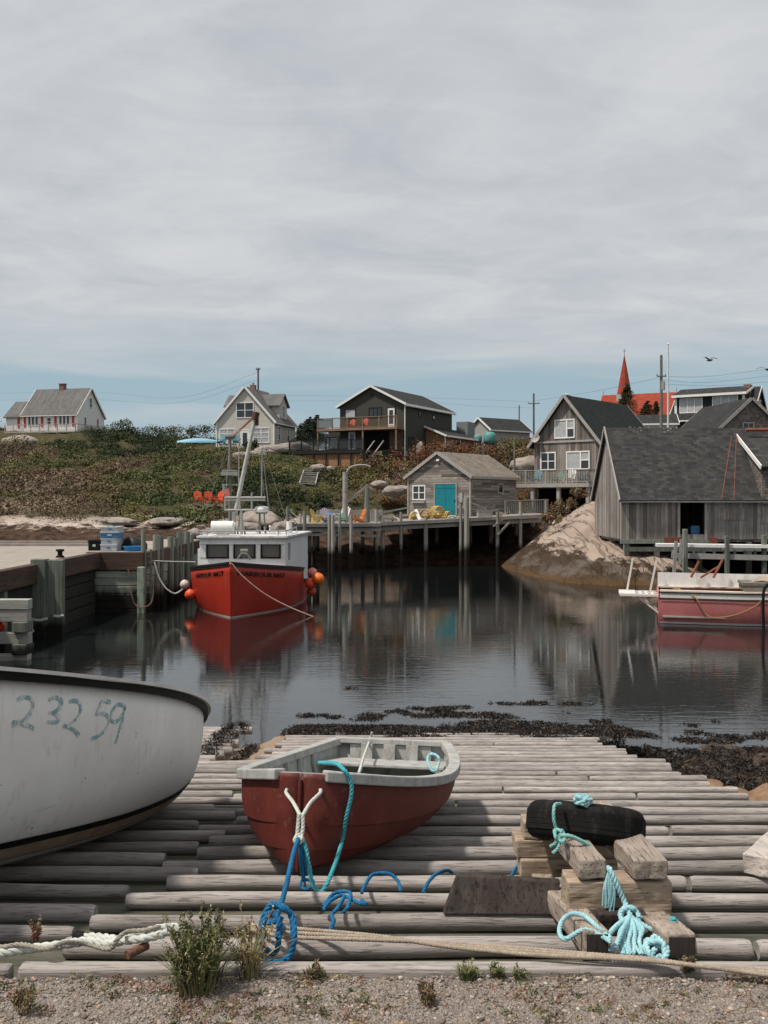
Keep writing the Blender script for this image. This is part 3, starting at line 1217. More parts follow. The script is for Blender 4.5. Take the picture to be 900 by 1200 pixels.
iw = white.matrix_world.inverted()
for ids in ((0, 1), (2, 3), (4, 5), (6, 7), (8, 9)):      # each digit is one mesh
    num = MB()
    for k_ in ids: num.add([tuple(iw @ Vector(p)) for p in NUM[k_].v], NUM[k_].f)
    num.build('painted_digit', M_NUM, white)

# ------------------------------------------------------------------ red dinghy
n = NT('dinghy_red_paint')
o = n.obj()
a = n.noise(o, 3.0, 6, .65)
b = n.noise(o, 16, 5, .72)
x_, y_, z_ = n.sep(o)[:3]
c = n.mix(n.ramp(a, [(.35, 0), (.68, 1)]), (.095, .018, .013), (.150, .030, .021))
wear = n.math('ADD', n.math('MULTIPLY', n.math('SUBTRACT', .42, y_), 1.0), n.math('MULTIPLY', n.math('SUBTRACT', z_, .30), .6))
c = n.mix(n.ramp(n.math('ADD', b, n.math('MULTIPLY', wear, .16)), [(.65, 0), (.80, .7)]), c, (.24, .17, .14))
c = n.mix(n.ramp(n.noise(n.mapping(o, (1, 1, 3)), 5, 5, .7), [(.55, 0), (.72, .6)]), c, (.055, .012, .009))
M_RED = n.done(c, .6, n.bump(b, .2, .006), .3)
M_GUN = paint('dinghy_grey_paint', (.36, .36, .345), .75, .2, 12, (.17, .145, .13), .2, .2)
M_GIN = paint('dinghy_inside_paint', (.36, .37, .35), .8, .15, 8, (.15, .14, .12), .2, .1)

DL = 3.30
DIR = Vector((.165, .986))
ding = thing('dinghy', 'weathered dark red rowing dinghy with grey gunwale lying on the slipway logs', 'dinghy',
             (-.485, 5.52, zslip(5.52) + .0), 0, None, (math.atan(-SL * DIR.y), 0, -math.atan2(DIR.x, DIR.y)))


def db(t):
    if t < .5: return max(.003, .70 * math.sin(max(t, 0) / .5 * math.pi / 2) ** .47)
    return .70 * (1 - .30 * ((t - .5) / .5) ** 2)


dsheer = lambda t: .425 + (.13 if t < .5 else .07) * (1 - 2 * t) ** 2
dkeel = lambda t: .005 + .02 * max(0, 1 - t / .16) ** 2 + .03 * t
dpt = loft(DL, db, dsheer, dkeel, lambda t: (3.1 - .5 * min(1, t * 2), .06 * max(0, 1 - t * 2)), rake=.03, strakes=4)
usd = []
for k in range(4):
    usd += [k / 4 + .0005, (k + .45) / 4, (k + .97) / 4]
usd = [0.0] + usd[1:] + [1.0]
hm = hull_mesh(dpt, ts=[(i / 44) ** 1.5 for i in range(45)], us=usd)
dh = hm.build('hull', [M_RED, M_GIN], ding, smooth=24)
sol = dh.modifiers.new('thickness', 'SOLIDIFY'); sol.thickness = .025; sol.offset = -1
sol.material_offset = 1; sol.material_offset_rim = 1
m = MB()
tsg = [(i / 44) ** 1.5 for i in range(45)]
for side in (1, -1):
    sweep_rail(m, [dpt(t, 1, side) + Vector((0, 0, .020)) for t in tsg if t > .006][::side], .088, .060, .62)
p0, p1 = dpt(1, 1, -1), dpt(1, 1, 1)
m.box(p0.x - .02, p1.x + .02, DL - .07, DL + .035, p0.z - .025, p0.z + .024)
m.build('gunwale', M_GUN, ding, bevel=.008)
m = MB(); m.tube([dpt(0, u, 1) + Vector((-.003, -.004, 0)) for u in (.0, .25, .5, .75, .99)], .011, 8); m.build('stem', M_RED, ding, smooth=60)
# breast hook: the worn red stem head where the rail is missing
m = MB()
m.prism([dpt(t, 1, -1) * .97 + Vector((0, .01, .022)) for t in (.0, .02, .05, .09, .13)] + [dpt(t, 1, 1) * .97 + Vector((0, .01, .022)) for t in (.13, .09, .05, .02)], (0, 0, -.04))
m.build('breast_hook', M_GUN, ding)
for s, wdt, drop in ((.92, .22, .13), (1.85, .24, .12), (2.97, .50, .12)):
    t = s / DL
    m = MB()
    bb = db(t) * .97 - .02
    z = dsheer(t) - drop
    m.box(-bb, bb, s - wdt / 2, s + wdt / 2, z - .025, z)
    m.build('thwart', M_GUN, ding, bevel=.006)
for s in np.arange(.62, 3.0, .30):
    t = s / DL
    for side in (-1, 1):
        m = MB()
        pts = [dpt(t, u, side) + Vector((-side * .052, 0, .012)) for u in (.5, .62, .75, .87, .96)]
        for a, b in zip(pts, pts[1:]): m.bar(a, b, .03, .02)
        m.build('rib', M_GIN, ding)
for xk in (-.26, -.085, .085, .26):
    m = MB()
    m.box(xk - .08, xk + .08, .75, 2.9, .10, .115)
    m.build('floor_board', M_GIN, ding)
for xk in (-.20, .0, .20):
    m = MB()
    m.box(xk - .05, xk + .05, DL - .12, DL - .035, dsheer(1) - .22, dsheer(1) - .02)
    m.build('transom_knee', M_GUN, ding)
m = MB()
m.box(-.36, .36, DL - .05, DL - .03, .14, dsheer(1) - .03)
m.build('transom_board', M_GIN, ding)
# blue scrap inside at the quarter
bpy.context.view_layer.update()
DBVH = bvh_of(dh)

# ropes on the dinghy
hL, _ = on_surface(DBVH, 337, 926, .012)
hR, _ = on_surface(DBVH, 375, 926, .012)
J = pix(352, 956, 5.32)
J2 = pix(350, 982, 5.28)
m = MB()
m.rope([hL - Vector((0, -.02, 0)), hL + Vector((.0, -.02, -.01)), hL.lerp(J, .5), J], .011, .06)
m.rope([hR - Vector((0, -.02, 0)), hR + Vector((0, -.02, -.01)), hR.lerp(J, .5), J + Vector((.012, 0, 0))], .011, .06)
m.rope([J + Vector((-.008, 0, .01)), pix(349, 970, 5.30), J2 + Vector((-.01, 0, 0))], .011, .06)
m.rope([J + Vector((.012, 0, .01)), pix(355, 970, 5.30), J2 + Vector((.012, 0, 0))], .011, .06)
m.rope([J2, J2 + Vector((.02, -.02, .01)), J2 + Vector((.01, -.02, -.02)), J2 + Vector((-.02, -.01, -.01)), J2 + Vector((0, .01, .02))], .013, .06)
tag(m.build('bow_bridle', R_WHITE, None, True, 60), 'white rope bridle hanging in a Y on the dinghy bow', 'rope')

m = MB()
pB = slip(322, 1078, .10)
m.rope([J2 + Vector((0, -.015, 0)), pix(344, 1000, 5.08), pix(335, 1040, 4.7), pix(327, 1066, 4.45), pB], .013, .075)
def coil(m, c, rx, rz, turns, rad, tiltv, seed, pitch=.07):
    rr = random.Random(seed)
    pts = []
    for i in range(int(turns * 10)):
        a = 2 * math.pi * i / 10
        k = 1 + rr.uniform(-.13, .13)
        pts.append(Vector(c) + Vector((rx * k * math.cos(a), tiltv * math.sin(a) + rr.uniform(-.02, .02), rz * k * math.sin(a))))
    m.rope(pts, rad, pitch)
cc = slip(325, 1097, .105)
coil(m, cc, .066, .105, 1.7, .0115, .05, 3)
coil(m, slip(318, 1092, .10), .034, .07, 1.2, .0115, .05, 4)
m.rope([pB, pB + Vector((.03, -.03, .015)), pB + Vector((-.03, -.03, .0)), pB + Vector((-.02, .01, .02)), pB + Vector((.03, -.02, -.02)), cc], .013, .07)
m.rope([slip(338, 1120, .03), slip(330, 1126, .02), slip(318, 1127, .015), slip(310, 1124, .015)], .0098, .06)
tag(m.build('mooring_rope', R_BLUE, None, True, 60), 'bright blue rope tied to the dinghy bow ending in a coil by the weeds', 'rope')

m = MB()
a0 = pix(383, 894, 5.95)
m.rope([pix(374, 894, 6.15), a0, pix(394, 895, 5.76), pix(402, 901, 5.64), *[(on_surface(DBVH, a_, b_, .045 if b_ < 930 else .02)[0] or pix(a_, b_, c_)) for a_, b_, c_ in ((405, 912, 5.8), (407, 928, 5.7), (404, 955, 5.6), (397, 990, 5.5))], pix(388, 1025, 5.25),
        pix(377, 1045, 5.18), pix(367, 1038, 5.18), pix(362, 1015, 5.22), pix(358, 993, 5.26), J2 + Vector((.02, -.01, .0))], .0125, .07)
tag(m.build('hanging_rope', R_TEAL, None, True, 60), 'turquoise rope looping from the dinghy gunwale down to its bow bridle', 'rope')

m = MB()
for (dx, ln) in ((-.012, .22), (.0, .25), (.010, .18)):
    m.rope([J2 + Vector((.01, -.02, 0)), J2 + Vector((.02 + dx, -.025, -.09)), J2 + Vector((.035 + dx, -.02, -ln))], .007, .04)
coil(m, J2 + Vector((.045, -.02, -.235)), .035, .016, 1.4, .008, .02, 9, .05)
tag(m.build('frayed_rope', R_BLUE, None, True, 60), 'frayed blue and green rope end dangling under the dinghy stem', 'rope')

m = MB()
m.rope([slip(424, 1046, .05), slip(432, 1030, .05), slip(440, 1024, .06), slip(456, 1024, .06), slip(466, 1032, .03), slip(470, 1044, .0)], .0098, .06)
tag(m.build('rope_piece', R_BLUE, None, True, 60), 'dark blue rope arching over a log just right of the dinghy stem', 'rope', 'blue rope scraps on the slipway')
m = MB()
m.rope([slip(496, 1046, .0), slip(502, 1034, .04), slip(512, 1024, .06), slip(524, 1020, .05), slip(530, 1023, .03)], .0098, .06)
tag(m.build('rope_piece', R_BLUE, None, True, 60), 'dark blue rope piece left of the dark plank', 'rope', 'blue rope scraps on the slipway')
m = MB()
m.rope([slip(598, 1030, .04), slip(606, 1016, .06), slip(617, 1008, .06), slip(633, 1008, .05)], .0098, .06)
m.rope([slip(622, 1030, .04), slip(630, 1020, .06), slip(640, 1016, .05)], .0098, .06)
tag(m.build('rope_piece', R_BLUE, None, True, 60), 'dark blue rope loop behind the dark plank touching the timber crib', 'rope', 'blue rope scraps on the slipway')
m = MB()
ck = slip(404, 1050, .06)
m.rope([slip(379, 1066, .03), slip(387, 1056, .05), slip(398, 1050, .06), ck, slip(420, 1058, .05), slip(429, 1060, .04), slip(424, 1055, .05)], .0098, .055)
m.rope([slip(379, 1062, .03), slip(392, 1047, .06), slip(410, 1046, .07), slip(408, 1062, .05), slip(402, 1070, .02)], .0098, .055)
m.rope([ck, slip(396, 1064, .04), slip(389, 1072, .02), slip(391, 1080, .03), slip(386, 1092, .0)], .0098, .055)
tag(m.build('rope_piece', R_BLUE, None, True, 60), 'knotted bright blue rope scrap on the logs in front of the dinghy', 'rope', 'blue rope scraps on the slipway')
m = MB()
m.rope([pix(436, 858, 9.0), pix(433, 868, 8.9), pix(427, 885, 7.7), pix(422, 902, 6.3), pix(420, 908, 6.15)], .010, .06)
tag(m.build('painter_rope', R_WHITE, None, True, 60), 'thin white rope stretched across the inside of the red dinghy', 'rope')
m = MB()
coil(m, pix(508, 893, 7.6), .045, .05, 2.4, .010, .05, 12, .06)
tag(m.build('rope_bundle', R_AQUA, None, True, 60), 'small pale blue rope bundle tucked inside the dinghy under its gunwale', 'rope')

# ------------------------------------------------------------------ timber crib, tyre and plank
def timber(label, a, b, w, h, mat, group=None, name='timber', bevel=.008, up=(0, 0, 1), wob=.011):
    a, b = Vector(a), Vector(b)
    o_ = thing(name, label, 'timber', a.lerp(b, .5), 0, group)
    m = MB()
    t = (b - a)
    kk = 8
    for i in range(kk):
        pass
    m.bar(a, b, w, h, up)
    ob = m.build('beam', mat, None, True, bevel=bevel)
    COL.objects.unlink(o_)
    bpy.data.objects.remove(o_)
    ob.name = name
    sub = ob.modifiers.new('sub', 'SUBSURF'); sub.subdivision_type = 'SIMPLE'; sub.levels = 3; sub.render_levels = 3
    tx = bpy.data.textures.get('knocks') or bpy.data.textures.new('knocks', 'CLOUDS')
    tx.noise_scale = .09
    dm = ob.modifiers.new('knocks', 'DISPLACE'); dm.texture = tx; dm.strength = wob * 2; dm.texture_coords = 'GLOBAL'; dm.mid_level = .5
    return tag(ob, label, 'timber', group)


GR = 'timbers of the crib under the tyre'
zf = zslip(4.02)
timber('left runner timber of the crib with a dark wet end', (.855, 4.0, zslip(4.0) + .05), (.80, 5.35, zslip(5.35) + .05), .105, .10, M_TIMBERY, GR)
timber('right runner timber of the crib with a dark end near the aqua rope knot', (1.195, 4.0, zslip(4.0) + .045), (1.11, 5.3, zslip(5.3) + .05), .125, .085, M_TIMBERY, GR)
timber('broad pale block of timber across the front of the crib', (.805, 4.44, 2.768), (1.262, 4.44, 2.768), .16, .19, M_TIMBER, GR)
timber('pale cross timber at the back of the crib, lowest', (.70, 5.18, zslip(5.18) + .14), (1.2, 5.18, zslip(5.18) + .14), .16, .09, M_TIMBER, GR)
timber('pale cross timber at the back of the crib, middle', (.68, 5.2, zslip(5.2) + .235), (1.2, 5.2, zslip(5.2) + .235), .16, .09, M_TIMBER, GR)
timber('pale cross timber at the back of the crib, just under the tyre', (.72, 5.2, zslip(5.2) + .33), (1.2, 5.2, zslip(5.2) + .33), .15, .09, M_TIMBER, GR)
timber('split grey timber with a chipped end on top of the crib, left one', (.915, 4.36, 2.918), (.86, 5.4, 2.865), .125, .085, M_TIMBERY, GR)
timber('grey timber with a rusty red end on top of the crib, right one', (1.165, 4.34, 2.922), (1.135, 5.4, 2.865), .155, .085, M_TIMBERY, GR)
timber('short dark timber between the runners under the crib front', (.93, 4.38, zslip(4.4) + .06), (1.14, 4.38, zslip(4.4) + .06), .16, .10, M_PLANKDARK, GR)  # dark block closing the gap between the runners
timber('pale squared timber lying slantwise on the logs at the right', (2.06, 5.50, zslip(5.5) + .06), (3.25, 7.6, zslip(7.6) + .06), .15, .11, M_PALE)

for (cx_, cy_, cz_, w_, h_, own) in ((.855, 3.996, zslip(4.0) + .05, .085, .08, 'left'), (1.195, 3.996, zslip(4.0) + .045, .105, .068, 'right')):
    m = MB(); m.box(cx_ - w_ / 2, cx_ + w_ / 2, cy_ - .010, cy_ - .004, cz_ - h_ / 2, cz_ + h_ / 2)
    host = [o_ for o_ in COL.objects if o_.name.startswith('timber') and o_.get('label', '').startswith(own + ' runner')][0]
    m.build('wet_end', M_PLANKDARK, host, True)

# dark plank standing on edge left of the crib
m = MB()
a, b, c_, d_ = slip(519, 1072, .0), slip(652, 1072, .0), pix(657, 1034, 4.74), pix(536, 1026, 4.74)
m.prism([a, b, c_, d_], (0.0, .035, .006))
tag(m.build('plank', M_PLANKDARK, None, True, bevel=.006), 'dark brown plank leaning on edge beside the timber crib', 'plank')

M_RUBBER = paint('tyre_rubber', (.010, .010, .010), .85, .25, 18, (.035, .03, .027), .12, .3)
tc = pix(686, 966, 4.93)
tyre = thing('tyre', 'worn black tyre lying on top of the timber crib', 'tyre', tc, 0, None, (R(-17), R(10.5), R(12)))
prof = [(.150, -.07), (.165, -.092), (.205, -.108), (.235, -.108), (.258, -.100), (.275, -.084), (.284, -.060), (.2885, -.03), (.2895, 0), (.2885, .03), (.284, .060), (.275, .084), (.258, .100), (.235, .108), (.205, .108), (.165, .092), (.150, .07), (.150, -.07)]
prof = [(a_, b_ * .84) for a_, b_ in prof]
m = MB(); m.lathe(prof, n=56)
m.build('carcass', M_RUBBER, tyre, smooth=50)
m = MB()
for zz_ in (-.036, -.012, .012, .036):
    m.lathe([(.280, zz_ - .0125), (.2915 - abs(zz_) * .06, zz_ - .0112), (.2915 - abs(zz_) * .06, zz_ + .0112), (.280, zz_ + .0125)], n=56)
m.build('tread', M_RUBBER, tyre, smooth=30)

m = MB()
cb = pix(684, 938, 4.72)
rr_ = random.Random(5)
pts = []
for i in range(46):
    u_ = Vector((rr_.uniform(-1, 1), rr_.uniform(-1, 1), rr_.uniform(-1, 1))).normalized() * rr_.uniform(.6, 1.0)
    pts.append(cb + Vector((u_.x * .052, u_.y * .035, u_.z * .032)))
m.rope(pts, .0085, .045)
tag(m.build('rope_bundle', R_AQUA, None, True, 60), 'pale blue rope ball sitting on top of the black tyre', 'rope')
m = MB()
m.rope([pix(657, 942, 4.70), pix(650, 944, 4.63), pix(649, 960, 4.60), pix(653, 975, 4.60), pix(656, 980, 4.58)], .008, .05)
kn = pix(656, 979, 4.56)
coil(m, kn, .022, .02, 1.6, .008, .02, 31, .04)
m.rope([kn, pix(668, 980, 4.55), pix(680, 985, 4.56), pix(692, 992, 4.58)], .010, .05)
m.rope([kn, pix(651, 988, 4.55), pix(645, 992, 4.57)], .008, .04)
m.rope([kn, pix(655, 992, 4.54), pix(648, 1000, 4.54)], .008, .04)
tag(m.build('rope_piece', R_GREEN, None, True, 60), 'sea green rope hooked over the tyre and knotted below it', 'rope')
m = MB()
tp = pix(714, 1018, 4.36)
kn = pix(739, 1074, 4.26)
m.rope([pix(713, 1021, 4.40), tp, pix(722, 1035, 4.34), pix(732, 1057, 4.33), kn], .013, .06)
for i in range(9):
    x0 = 710 + random.uniform(-3, 12)
    m.rope([tp, pix(x0, 1040 + random.uniform(-3, 3), 4.34), pix(x0 + random.uniform(-3, 3), 1066 + random.uniform(-6, 6), 4.33)], .0045, .03)
coil(m, kn, .04, .025, 2.0, .011, .03, 41, .05)
for i in range(9):
    xa = 728 + i * 3.2
    m.rope([kn + Vector((0, -.01, 0)), pix(xa, 1088, 4.16 - .01 * (i % 3)), pix(xa - 2 + random.uniform(-3, 4), 1104, 4.06), pix(xa + random.uniform(-5, 5), 1119, 3.99)], .0088, .045)
m.rope([kn, pix(722, 1086, 4.15), pix(712, 1100, 4.06), pix(713, 1113, 4.0), pix(722, 1108, 4.0), pix(730, 1090, 4.1), kn], .0115, .055)
m.rope([pix(716, 1100, 3.98), pix(700, 1086, 4.06), pix(684, 1073, 4.16), pix(668, 1072, 4.17), pix(658, 1081, 4.12), pix(656, 1094, 4.05), pix(662, 1101, 4.0), pix(672, 1096, 4.02), pix(684, 1090, 4.04), pix(700, 1094, 4.01), pix(716, 1104, 3.96)], .0105, .055)
m.rope([kn, pix(754, 1084, 4.2), pix(766, 1090, 4.17), pix(776, 1086, 4.18), pix(790, 1085, 4.18)], .010, .055)
kk = pix(768, 1112, 3.93)
coil(m, kk, .035, .03, 1.8, .0115, .025, 44, .05)
m.rope([kk, pix(762, 1122, 3.9), pix(770, 1130, 3.88), pix(780, 1122, 3.89), pix(781, 1110, 3.93), pix(766, 1108, 3.95)], .0115, .055)
m.rope([pix(718, 1128, 3.9), pix(740, 1130, 3.89), pix(757, 1130, 3.89)], .0095, .05)
tag(m.build('tangled_rope', R_AQUA, None, True, 60), 'tangle of pale aqua rope hanging down the front of the timber crib', 'rope')
m = MB()
coil(m, pix(791, 1084, 4.17), .014, .018, 2, .008, .012, 51, .035)
for i in range(5): m.rope([pix(788, 1085, 4.17), pix(794 + i % 3, 1080 + i * 2.4, 4.15)], .004, .03)
tag(m.build('frayed_rope', R_TEAL, None, True, 60), 'frayed bright turquoise rope end on the right runner of the crib', 'rope')

# long tan mooring line
m = MB()
for k, (o1, o2) in enumerate(((0, 0), (-5, 3), (5, -3))):
    pts = [slip(292, 1086 + o1 * .5, .03), slip(330, 1092 + o1, .03), slip(390, 1096 + o1 * .8, .045), slip(450, 1100 + o1 * .4, .045), slip(520, 1107 + o2 * .6, .04), slip(590, 1113 + o2, .045),
           slip(640, 1117 + o2, .045), slip(700, 1121 + o2 * .6, .045), slip(760, 1125 + o2 * .4, .04), slip(810, 1131, .04), slip(842, 1135, .03), slip(900, 1140 + o2, .02), slip(960, 1150, .0)]
    m.rope(pts, .0088, .042)
tag(m.build('mooring_line', R_TAN, None, True, 60), 'long tan rope of three lines stretched along the top logs of the slipway', 'rope')

# thick white rope and grey rope at the left
def gp(px, py, lift):
    dd = (1.798 - lift) / ((py - HY) / F)
    return Vector(((px - CX) / F * dd, dd, EYE - (py - HY) / F * dd))
m = MB()
m.rope([gp(-60, 1122, .03), gp(0, 1117, .03), gp(25, 1113, .03), gp(52, 1110, .03), gp(80, 1106, .03), gp(105, 1103, .035), gp(130, 1106, .035), gp(150, 1099, .045), gp(170, 1093, .05), gp(190, 1088, .05), gp(205, 1087, .045), gp(222, 1094, .03)], .0185, .105)
m.rope([gp(96, 1099, .03), gp(110, 1098, .035), gp(130, 1100, .04), gp(150, 1102, .05), gp(178, 1098, .06), gp(196, 1093, .06)], .017, .10)
thick = tag(m.build('thick_rope', R_WHITE, None, True, 60), 'thick twisted off white rope lying along the gravel edge at the left', 'rope')
m = MB()
m.rope([gp(-60, 1112, .04), gp(0, 1110, .05), gp(25, 1107, .055), gp(55, 1112, .065), gp(75, 1105, .07), gp(100, 1106, .03), gp(128, 1112, .03), gp(138, 1100, .08), gp(150, 1092, .08), gp(172, 1090, .085), gp(188, 1086, .08)], .0098, .06)
tag(m.build('thin_rope', R_GREY, None, True, 60), 'thin grey brown rope wound round the thick white rope', 'rope')
m = MB()
m.tube([gp(88, 1099, .03), gp(91, 1098, .035), gp(97, 1098, .035)], [.020, .026, .022], 10)
m.build('end_cap', M_BLACK, thick, True, 40)
m = MB()
m.tube([gp(149, 1119, .018), gp(160, 1114, .02), gp(172, 1108, .022)], [.018, .017, .018], 10)
tag(m.build('wooden_stick', wood('stick_wood', (.13, .06, .04), (.24, .12, .08), 'x', 2), None, True, 40), 'short reddish brown round stick lying beside the white rope', 'stick')
# ------------------------------------------------------------------ weeds near the camera
def blades(name, specs, mat, parent=None):
    """specs: (base, dir, height, width, bend, colour): thin curved blades and stalks"""
    V, Fc, Cc = [], [], []
    for b, dr, h, w_, bend, col in specs:
        b = Vector(b); dr = Vector(dr)
        s = Vector((-dr.y, dr.x, 0)); s = s.normalized() if s.length > 1e-4 else Vector((1, 0, 0))
        k0 = len(V)
        n_ = 5
        for i in range(n_ + 1):
            t = i / n_
            p = b + Vector((0, 0, h * (t - .25 * bend * t * t))) + dr * (h * bend * t * t)
            ww = w_ * (1 - t) ** .7 + .0006
            V += [p - s * ww, p + s * ww]
            Cc += [np.array(col) * (.75 + .4 * t)] * 2
        for i in range(n_):
            Fc.append((k0 + 2 * i, k0 + 2 * i + 1, k0 + 2 * i + 3, k0 + 2 * i + 2))
    return np_mesh(name, np.array([tuple(v) for v in V]), np.array(Fc), mat, parent, np.array(Cc))


G1, G2, G3, Y1, B1 = (.105, .12, .048), (.17, .175, .075), (.065, .08, .03), (.30, .25, .13), (.20, .115, .07)


def weed(name, label, c, rad, h, nb, nst, cols, stalkcol, group=None, headcol=(.34, .29, .18), leafn=5):
    root = thing(name, label, 'weed', c, 0, group)
    sp = []
    for i in range(nb):
        a = random.uniform(0, 6.28); r = rad * random.random() ** .7
        out_ = Vector((math.cos(a), math.sin(a), 0))
        sp.append((out_ * r * .55, out_, h * random.uniform(.25, .65), random.uniform(.0016, .0034), random.uniform(.2, 1.0), random.choice(cols)))
    blades('leaves', sp, MAT_LEAF, root)
    sp = []; lc, lr, lh, lcol = [], [], [], []; hd = []
    for i in range(nst):
        a = random.uniform(0, 6.28); r = rad * random.random() ** .6
        o_ = Vector((math.cos(a), math.sin(a), 0))
        hh = h * random.uniform(.55, 1.05); bd = random.uniform(.05, .35)
        sp.append((o_ * r * .5, o_, hh, .0015, bd, stalkcol))
        for q in range(leafn):
            t = random.uniform(.25, .98)
            p = o_ * r * .5 + Vector((0, 0, hh * (t - .25 * bd * t * t))) + o_ * (hh * bd * t * t)
            lc.append(tuple(p)); lr.append(.014); lh.append(.020); lcol.append(random.choice(cols))
        p = o_ * r * .5 + Vector((0, 0, hh * (1 - .25 * bd))) + o_ * (hh * bd)
        hd.append(tuple(p - Vector((0, 0, .012))))
    if sp:
        blades('stalks', sp, MAT_LEAF, root)
        leafmass('stem_leaves', lc, np.array(lr), np.array(lh), 7, .0095, np.array(lcol), MAT_LEAF, root, .45, 'ball', .3, .33)
        leafmass('seed_heads', hd, .007, .020, 9, .006, np.array(headcol), MAT_LEAF, root, .5, 'ball', .3, .4)
    return root


weed('weed_clump', 'tall green and straw coloured weed clump at the gravel edge beside the white rope', gp(232, 1157, 0), .165, .275, 240, 56, (G1, G2, G2, G3, Y1), (.15, .12, .06), leafn=9)
weed('weed_clump', 'dry yellow grass stalks standing right of the tall weed clump', gp(292, 1142, 0), .10, .26, 70, 28, (Y1, G2, Y1, B1), Y1, leafn=3)
weed('weed_clump', 'low fresh green grass tuft at the edge of the slipway sill', gp(548, 1146, 0), .06, .075, 190, 4, (G2, G1, G2), G1, leafn=2)
weed('weed_clump', 'low green grass tuft just right of the fresh tuft on the sill', gp(583, 1143, 0), .05, .05, 120, 4, (G2, G1, G3), G1, leafn=2)
weed('weed_clump', 'small green weed by the gravel edge under the tan rope and aqua rope tangle', gp(609, 1145, 0), .045, .045, 90, 4, (G2, G1), G1, leafn=2)
weed('weed_clump', 'small dark brown sprig in front of the right crib runner', gp(806, 1139, 0), .03, .07, 30, 9, (B1, G3), B1, leafn=8)
weed('weed_clump', 'thin reddish sprig standing at the sill under the white boat', gp(41, 1104, 0), .03, .10, 12, 5, (B1, (.25, .06, .04)), (.22, .07, .05), leafn=7)
weed('weed_clump', 'low leafy weeds left of the dangling blue rope coil', gp(368, 1143, 0), .07, .04, 110, 7, (G1, G3, B1), G3, leafn=5)
weed('weed_clump', 'brown weed sprig standing alone in the middle of the gravel', gp(502, 1178, 0), .04, .085, 26, 10, (B1, G3, B1), B1, leafn=8)
weed('weed_clump', 'dull green sprig in the gravel near the lower left corner', gp(28, 1186, 0), .045, .10, 30, 8, (G1, Y1, B1), B1, leafn=6)

# mats of tiny dry plants between the stones
C_, col_ = [], []
for k in range(900):
    x, y = random.uniform(-1.7, 1.7), random.uniform(3.2, 3.80)
    v = mnoise.noise(Vector((x * 2.6, y * 3.5, 5))) + .5 * (y - 3.55) + random.uniform(-.15, .15)
    if v < .12: continue
    C_.append((x, y, gravel(x, y)))
    col_.append(random.choice((B1, (.22, .10, .06), G3, Y1, G1, (.17, .12, .08))))
if C_:
    tag(leafmass('ground_weeds', C_, rng.uniform(.012, .045, len(C_)), rng.uniform(.006, .028, len(C_)), 22, .0065, np.array(col_), MAT_LEAF, None, .35, 'dome', .35, .4), kind='stuff')

# ------------------------------------------------------------------ seaweed along the tide line
def seaweed():
    C, Rr, H, col = [], [], [], []
    k = 0
    while k < 32000:
        k += 1
        if random.random() < .60:
            x, y = random.uniform(3.2, 12), random.uniform(9.2, 25)
            z = max(bank(x, y), 0.004)
            # screen sanity: thick on the bank, thinning to rafts on the water
            dens = 1.15 - max(0, y - 15.5) * .225 - max(0, 11.5 - y) * .5
            if x < 3.6 and y < 16: continue
            if x > 8.5 and y < 17: dens -= 0
            zz_ = .62 * mnoise.noise(Vector((x * .55, y * .9, 3))) + .4 * mnoise.noise(Vector((x * 1.7, y * 2.6, 7)))
            if zz_ + dens < .48: continue
            if bank(x, y) > .84: continue
        else:
            x, y = random.uniform(-1.75, 4.6), random.uniform(16.4, 25)
            z = max(zslip(y) - .02, .004)
            e = 18.4 + .30 * mnoise.noise(Vector((x * .8, 1, 2))) - (0.5 if x > 2.6 else 0)
            dens = 1.15 - abs(y - e) * .70 if y < e + .6 else .60 - (y - e) * .105
            zz_ = .6 * mnoise.noise(Vector((x * .5, y * 1.7, 13))) + .4 * mnoise.noise(Vector((x * 1.9, y * 5, 17)))
            if zz_ + dens < .47: continue
        C.append((x, y, z)); Rr.append(random.uniform(.06, .17)); H.append(random.uniform(.008, .03) if z < .02 else random.uniform(.02, .06))
        col.append(random.choice(((.016, .011, .008), (.026, .016, .009), (.010, .008, .006), (.040, .022, .011), (.013, .009, .007))))
    for k in range(150):        # on the short crib and around its foot
        x, y = random.uniform(-2.75, -2.2), random.uniform(14.2, 17.8)
        C.append((x, y, (.99 - .11 * (y - 13) if x < -2.4 else max(bank(x, y), 0)) + .04)); Rr.append(.11); H.append(.09); col.append((.02, .013, .009))
    return C, Rr, H, col


C_, R_, H_, c_ = seaweed()
MAT_WEED = tinted('seaweed_frond', .45, .3)
tag(leafmass('seaweed', C_, np.array(R_), np.array(H_), 13, .046, np.array(c_), MAT_WEED, None, 0, 'dome', .4, .17), kind='stuff')

# rocks at the tide line on the right of the slipway
M_SHORE_ROCK = None
n = NT('tide_rock')
o = n.obj()
a = n.noise(o, 2.2, 6, .65); b = n.noise(o, 12, 5, .7)
c = n.mix(n.ramp(a, [(.35, 0), (.68, 1)]), (.16, .09, .05), (.30, .185, .11))
c = n.mix(n.ramp(b, [(.5, 0), (.75, .7)]), c, (.07, .045, .03))
M_TIDE = n.done(c, .7, n.bump(n.math('ADD', a, b), .6, .04), .3)


